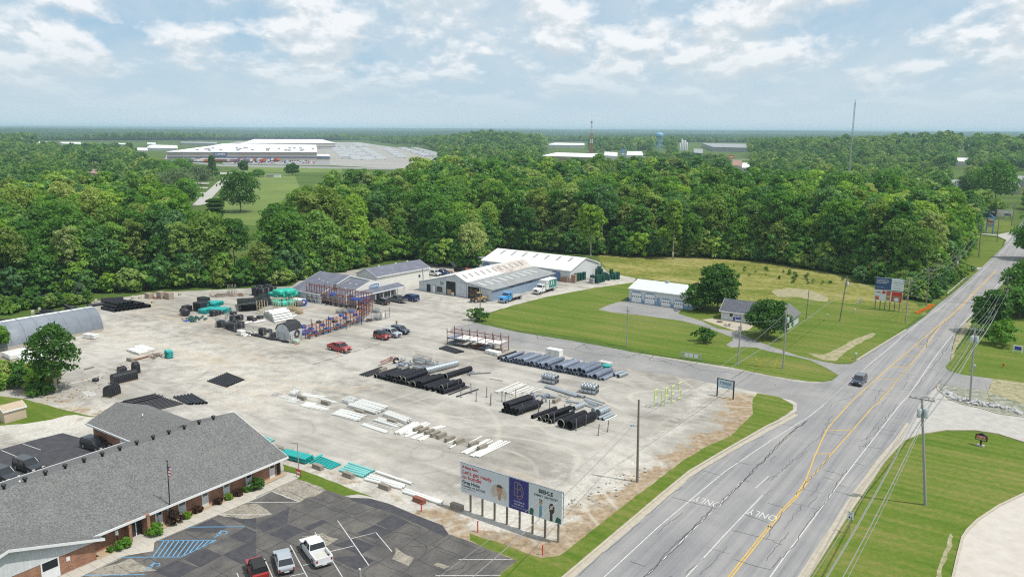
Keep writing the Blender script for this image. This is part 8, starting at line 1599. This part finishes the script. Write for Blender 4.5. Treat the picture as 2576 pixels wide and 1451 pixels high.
for x in (-.85,.85):MB().box(x-.07,x+.07,-.08,.08,0,1.8).build('post',TRIMW,o)
o=thing('fire_hydrant','red fire hydrant in the right lawn','hydrant',P('m3',2366,1062));MB().lathe([(0,0),(.16,0),(.16,.1),(.12,.12),(.12,.6),(.16,.62),(.12,.78),(0,.85)],n=12).build('barrel',SFRED,o,True);MB().tube((-.24,0,.5),(.24,0,.5),.07,8).build('outlets',SFRED,o)
for k_,x,y,lab in (('m3',882,985,'grey mailbox at the driveway mouth'),('m3',2088,105,'black mailbox beside the far road'),('m3',2072,1105,'small white box beside the side driveway')):
    o=thing('mailbox',lab,'mailbox',P(k_,x,y),RB);MB().box(-.06,.06,-.06,.06,0,1.0).build('post',GREYP,o);MB().box(-.2,.2,-.3,.3,1.0,1.4).build('box',BLACK if 'black' in lab else TRF,o,bevel=.05)
for i,(x,y,h_) in enumerate(((935,425,1.7),(910,422,1.0),(900,440,.8),(872,522,1.1),(598,550,.4))):o=MB().tube((0,0,0),(0,0,h_),.16,8).build('utility_marker',TRF,None,loc=P('m3',x,y));tag(o,f'pale utility marker, {ORD[i]} of the markers left of the double billboard','marker','pale utility markers');MB().tube((0,0,h_),(0,0,h_+.08),.2,8).build('cap',TRIMW,o)
o=thing('guard_rail','short white guard rail beside the far road','guard rail',P('m3',1800,345));gp=[p-P('m3',1800,345) for p in PP('m3',1800,345,1890,268,1960,205,2005,172)];mb=MB()
for a,b in zip(gp[:-1],gp[1:]):mb.add([a+Vector((0,0,.45)),b+Vector((0,0,.45)),b+Vector((0,0,.8)),a+Vector((0,0,.8)),a+Vector((.1,.1,.45)),b+Vector((.1,.1,.45)),b+Vector((.1,.1,.8)),a+Vector((.1,.1,.8))],[(0,1,2,3),(7,6,5,4),(3,2,6,7),(0,4,5,1)])
mb.build('rail',TRIMW,o)
for p in gp:MB().box(p.x-.08,p.x+.08,p.y-.08,p.y+.08,0,.7).build('post',POLE,o)
for i,(k_,x,y) in enumerate((('b0',1003,1200),('b0',1345,1025))):o=thing('parking_sign',f'{("white", "blue")[i]} parking sign on a dark post beside the office {("entrance", "flagpole")[i]}','sign',P(k_,x,y),RA-math.pi/2*0-R(55));MB().box(-.03,.03,-.03,.03,0,2.2).build('post',BLACK,o);MB().box(-.18,.18,-.06,-.035,1.6,2.2).build('plate',(TRIMW,PAINTB)[i],o)
o=thing('small_sign','small red and white sign at the corner of the office walkway','sign',P('b1',362,610),RB);MB().box(-.45,.45,-.04,.04,.5,1.25).build('plate',SFRED,o);MB().box(-.35,.35,-.055,-.042,.65,.95).build('band',TRIMW,o)
for x in (-.4,.4):MB().box(x-.03,x+.03,-.03,.03,0,.5).build('leg',BLACK,o)
o=thing('urn','white urn by the office entrance','urn',P('b0',1236,1065));MB().lathe([(0,0),(.3,0),(.15,.1),(.35,.35),(.4,.6),(.3,.7),(0,.7)],n=12).build('bowl',TRIMW,o,True);MB().blob((0,0,.95),.2,.2,.3,3,2).build('ornament',TRIMW,o,True)
for i,(k_,x,y,h_) in enumerate((('b1',1400,895,1.1),('b1',1878,1072,1.4),('b2',255,1265,1.2))):o=MB().tube((0,0,0),(0,0,h_),.07,6).build('red_stake',SFRED,None,loc=P(k_,x,y));tag(o,f'short red stake, {ORD[i]} from left below the big billboards','stake','red stakes');MB().box(-.09,.09,-.09,.09,h_,h_+.06).build('cap',SFRED,o)
o=MB().tube((0,0,0),(0,0,1.1),.16,10).build('bollard',POLEG,None,loc=P('b1',880,1462,.04));tag(o,'grey bollard at the bottom edge of the car park','bollard');MB().tube((0,0,1.1),(0,0,1.18),.1,8).build('cap',TRIMW,o)
for i,(x,y) in enumerate(((2082,615),(2170,650))):scrap(('brown','blue grey')[i]+' furniture heap on the patio of the white house',P('m2',x,y),(.7,1.4)[i],22,(BARK,POSTM)[i],30+i,1.0,'furniture heap',.05)
for k_,x,y,lab in (('m2',2285,700,'white box beside the pole on the patio'),('m2',1165,398,'green barrel at the corner of the garage')):o=MB().box(-.4,.4,-.3,.3,0,1.0).build('storage_box',TRIMW if 'white' in lab else GREEN,None,bevel=.06,loc=P(k_,x,y));tag(o,lab,'box');MB().box(-.44,.44,-.34,.34,1.0,1.05).build('lid',GREYP,o)
# ================================================================ PLANTING
def bush_mesh(m,r,h,seed,n=1):return crown('foliage',m,seed,h,r,.02,16,46,.17*max(1,r*.8),'round')
def bush(label,loc,r,h,m,seed,name='bush',cat='bush',grp=None):
    o=thing(name,label,cat,loc,0,grp);link('foliage',bush_mesh(m,r,h,seed),o);MB().tube((0,0,-.05),(0,0,h*.5),.05*max(1,r),6).build('stem',BARK,o);return o
for i,(k_,x,y,r,h,m,c) in enumerate((('b0',940,1235,.42,.6,MIDL,'small yellow green'),('b0',1060,1205,.95,1.1,MIDL,'large green'),('b0',1312,1092,1.0,1.2,MIDL,'large green'),('b0',1490,998,1.0,1.6,REDL,'large purple'),('b0',1586,955,.52,.8,YELL,'small yellow green'),('b0',1676,905,.55,.75,REDL,'small purple'),('b0',1856,832,.55,.75,REDL,'small purple'),('b0',1940,795,.52,.75,YELL,'small yellow green'),('b0',2024,760,.6,.85,REDL,'small purple'),('b0',2095,728,.48,.65,MIDL,'small green'),('b1',12,705,1.05,1.4,DARKL,'large dark green'))):
    bush(f'{c} clipped bush, {ORD[i]} from left along the office wall',P(k_,x,y),r,h,m,100+i)
bush('round dark bush with white blossom standing in the front lawn',P('m2',1935,812),2.6,3.0,DARKL,120);bush('leafy bush at the foot of the thin brown pole',P('m1',2245,598),2.0,3.0,DARKL,121);bush('small upright shrub left of the bush at the thin brown pole',P('m1',2160,595),1.1,3.3,MIDL,122)
bush('dark bush under the lone tree at left',P('m0',400,1325),2.4,1.6,DARKL,123);bush('round bush below the two roadside trees at right',P('m3',2340,845),3.6,5.2,MIDL,124)
for i,(x,y,r,h,m,c) in enumerate(((820,410,2.0,5.5,BLUEL,'tall grey green shrub'),(480,465,3.2,3.2,BLUEL,'wide grey green shrub'),(330,455,3.0,3.2,BLUEL,'low grey green shrub'),(700,430,3,2.4,YELL,'low bright shrub'),(60,520,4,2.6,YELL,'wide low bright shrub'))):bush(f'{c} behind the arched shed near the woods',P('m0',x,y),r,h,m,130+i)
# single trees
def tree(label,k_,x,y,r,h,m,seed,base=.18,name='broadleaf_tree',clumps=60,per=70,size=.36,tr=.25,bark=None,shape='round',droop=0):
    o=thing(name,label,'tree',P(k_,x,y));link('trunk',trunk_mesh('trunk',bark or BARK,seed,h,r,base,tr,9),o);link('crown',crown('crown',m,seed,h,r,base,clumps,per,size,shape,droop),o);return o
tree('lone feathery green tree beside the yard at left','m0',570,1318,4.1,13.0,DARKL,201,.14,clumps=66,per=84,size=.27,tr=.3,bark=BARKP);tree('big dark round tree right of the white garage','m2',2060,490,5.6,12.0,DARKL,202,.04,clumps=90,size=.42);tree('lower spreading tree hiding the garage corner','m2',1880,485,5.0,6.8,DARKL,203,.05,clumps=70,size=.36)
tree('round dark tree in front of the house porch','m2',2560,770,4.9,8.6,DARKL,204,.14,clumps=80,size=.34,droop=.1);tree('dense dark tree behind the roadside pole at right','m3',2240,730,4.3,10.5,DARKL,205,.03,clumps=70,size=.36)
for i,(x,y,r,h,m) in enumerate(((2530,560,4.5,7.5,MIDL),(2600,520,5,8,DARKL),(2450,480,2.6,4,MIDL),(2600,330,6,10,MIDL))):tree(f'roadside tree, {ORD[i]} of the group at the right edge beyond the road','m3',x,y,r,h,m,210+i,.05,clumps=64,size=.42)
tree('large tree overhanging the far road at the right edge','u3',2660,1440,6.6,15,MIDL,220,.12,clumps=110,size=.5);tree('tree behind the overhanging tree at the right edge','u3',2720,1200,7,13,MIDL,221,.1,clumps=80,size=.5)
tree('big pale green tree behind the far billboards at right','u3',2280,870,13,27,MIDL,222,.1,clumps=90,size=.7);tree('dark tree behind the blue pylon sign','u3',2010,800,9,16,DARKL,223,.1,size=.6);tree('small round pale tree standing before the dark woods at right','u3',1275,735,9,17,MIDL,224,.06,size=.6)
tree('leafy sapling at the left border beside the arched shed','m0',-15,905,2.4,5.6,MIDL,225,.2,size=.26)
for i,(x,y,r,h) in enumerate(((1690,700,11,19),(1640,680,11,20),(1790,800,14,18),(1830,640,11,20),(2010,690,10,16),(1880,900,8,17))):tree(f'parkland tree, {ORD[i]} left of the pale lane behind the woods','u0',x,y,r,h,(MIDL,DARKL,BLUEL,MIDL,BLUEL,MIDL)[i],230+i,.06,clumps=60,size=.62)
tree('dark spruce standing beside the pale lane','u0',2140,640,7.5,24,DARKL,240,.06,'conifer_tree',60,90,.6,shape='cone');tree('single small tree beside the green cabinet in the far field','u0',2450,590,4.5,15,DARKL,241,.25,size=.6);tree('dark tree in the far field in front of the woods','u0',2420,960,11,24,DARKL,242,.05,clumps=80,size=.62)
tree('low dark tree right of the white kiosk','u1',365,590,7,11,DARKL,243,.05,size=.6);tree('spreading small tree between the kiosks','u1',25,608,6,7,MIDL,244,.1,size=.6)
for i in range(9):o=thing('conifer_tree',f'clipped dark hedge conifer, {ORD[i]} of the row in the woods clearing','tree',P('u0',2110+i*15,1052-i*.6),0,'hedge conifers');link('crown',crown('crown',DARKL,250,13,1.9,.0,20,50,.5,'column'),o) if i==0 else link('crown',HC,o);HC=o.children[0].data;MB().tube((0,0,0),(0,0,3),.2,6).build('trunk',BARK,o)
# yellow green standouts of the forest front
for i,(x,y,h,r,m) in enumerate(((1515,1437,21,5.2,YELL),(1605,1437,23,3.6,YELL),(840,1436,22,6.0,YELL),(2130,1390,20,5.0,YELL))):
    k_='u2' if i != 3 else 'u1';x=(785,1612,790,2130)[i];y=(1430,1430,1430,1400)[i]
    if i==2:continue
    tree(f'bright yellow green tree, {("left", "right", "", "leftmost")[i]} of the bright ones in the forest front',k_,x,y,r,h,m,260+i,.32,clumps=50,size=.5,bark=BARKP)
for i,(x,y,r,h,m) in enumerate(((2445,1440,4,11,CEDAR),(1700,1300,5,13,CEDAR),(1880,1330,5.5,15,CEDAR),(1620,1400,4,10,CEDAR))):tree(f'brownish cedar, {ORD[i]} of the cedars near the far road','u3',(2445,1660,1850,1590)[i] if i else 1500,y,r,h,m,270+i,.02,'conifer_tree',50,60,.5,shape='cone')
# understorey: shrubs and saplings along the foot of the woods (countless: one object)
def fringe(name,line,width,step,protos,s0,s1,seed,label,off=-3):
    g=np.random.default_rng(seed);pts_,sc_=[],[]
    for a,b in zip(line[:-1],line[1:]):
        n=max(1,int((b-a).length/step));d=(b-a).normalized();nn_=Vector((-d.y,d.x,0))
        for i in range(n):
            for _ in range(3):p=a.lerp(b,(i+g.random())/n)+nn_*(off+g.uniform(0,width));pts_.append((p.x,p.y,0));sc_.append(g.uniform(s0,s1))
    return gn_scatter(name,pts_,sc_,g.uniform(0,6.28,len(pts_)),protos,label,'undergrowth')
UB=[crown('shrub_crown',WOOD,300+i,4.2+i,2.7,.0,20,60,.36,'round') for i in range(4)]
fl_line=[p for p in woodsN if p.x>-400]
fringe('undergrowth',fl_line,8,1.9,UB,.3,1.7,9,'dense shrubs and saplings along the foot of the woods',-1)
fringe('road_scrub',PP('m3',1230,330,1420,300,1470,400,1560,330,1700,250,1830,160,1930,90,1840,60,1640,150,1450,200,1250,230,1000,210,850,190),7,2.2,UB,.35,.95,12,'leafy scrub between the double billboard and the far road',-4)
fringe('corner_scrub',PP('m0',-100,1180,60,1150,200,1130,330,1180,430,1250,330,1290,150,1270,-60,1260),5,2.0,UB,.25,.6,13,'weedy green scrub around the lone tree at left',-2)
fringe('meadow_tufts',PP('m3',-300,190,-100,120,180,190,380,210,520,210,600,230,300,180,60,110,-250,90,-450,60),16,5,UB,.06,.24,14,'scattered green tufts and young shrubs in the meadow',-4)
fringe('quonset_scrub',PP('m0',-200,520,100,500,300,490,600,470,900,420),6,2.2,UB,.3,.8,16,'green scrub between the arched shed and the woods',-2)
# orange day lilies by the road
LILY=[crown('lily',leaf_mat('lily_orange',((0,(.75,.17,.01)),(1,(.85,.26,.02)))),320,.9,.9,.0,10,40,.16,'round')]
fringe('day_lilies',PP('m3',1480,525,1540,500,1600,475,1640,435),1.2,1.3,LILY,.22,.42,17,'bed of orange day lilies beside the road',-.8);fringe('far_day_lilies',PP('m3',1740,320,1780,290,1840,225),1.0,3.0,LILY,.2,.35,18,'thin line of orange lilies farther up the road',-.5)
# rip rap stones in the island bed
def rocks(name,poly,step,s0,s1,seed,label,m):
    ms=[MB().blob((0,0,.2),.5,.4,.3,400+i,1,.35).mesh('stone',m) for i in range(4)];g=scatter(poly,step,.45,seed);r_=np.random.default_rng(seed)
    return gn_scatter(name,[(x,y,.05) for x,y in g],r_.uniform(s0,s1,len(g)),r_.uniform(0,6.28,len(g)),ms,label,'stones')
STN=mat('pale_stone',(.42,.42,.42),.9,var=.25,scale=2)
rocks('kerb_stones',PP('m3',1730,1290,1780,1290,1900,1370,2060,1400,2300,1440,2500,1500)+PP('b3',2171,90,2000,40,1870,12)+PP('m3',1950,1430,1830,1385),.62,.5,1.0,5,'pale loose stones along the curved kerb at right',STN)
rocks('white_rubble',PP('b2',640,750,800,650,900,590,1060,560,1150,500,1180,560,1020,650,930,760,760,830,480,870,460,820),1.1,.15,.5,6,'pale rubble and broken stone near the tall yard pole',STN)
rocks('yard_rubble',PP('m0',560,1290,800,1200,1000,1120,1250,1030,1330,1060,1100,1180,900,1380,700,1440,400,1400,250,1340),1.5,.12,.45,7,'small rubble between the lone tree and the black tanks',mat('brown_stone',(.30,.25,.19),.9,var=.3,scale=2))
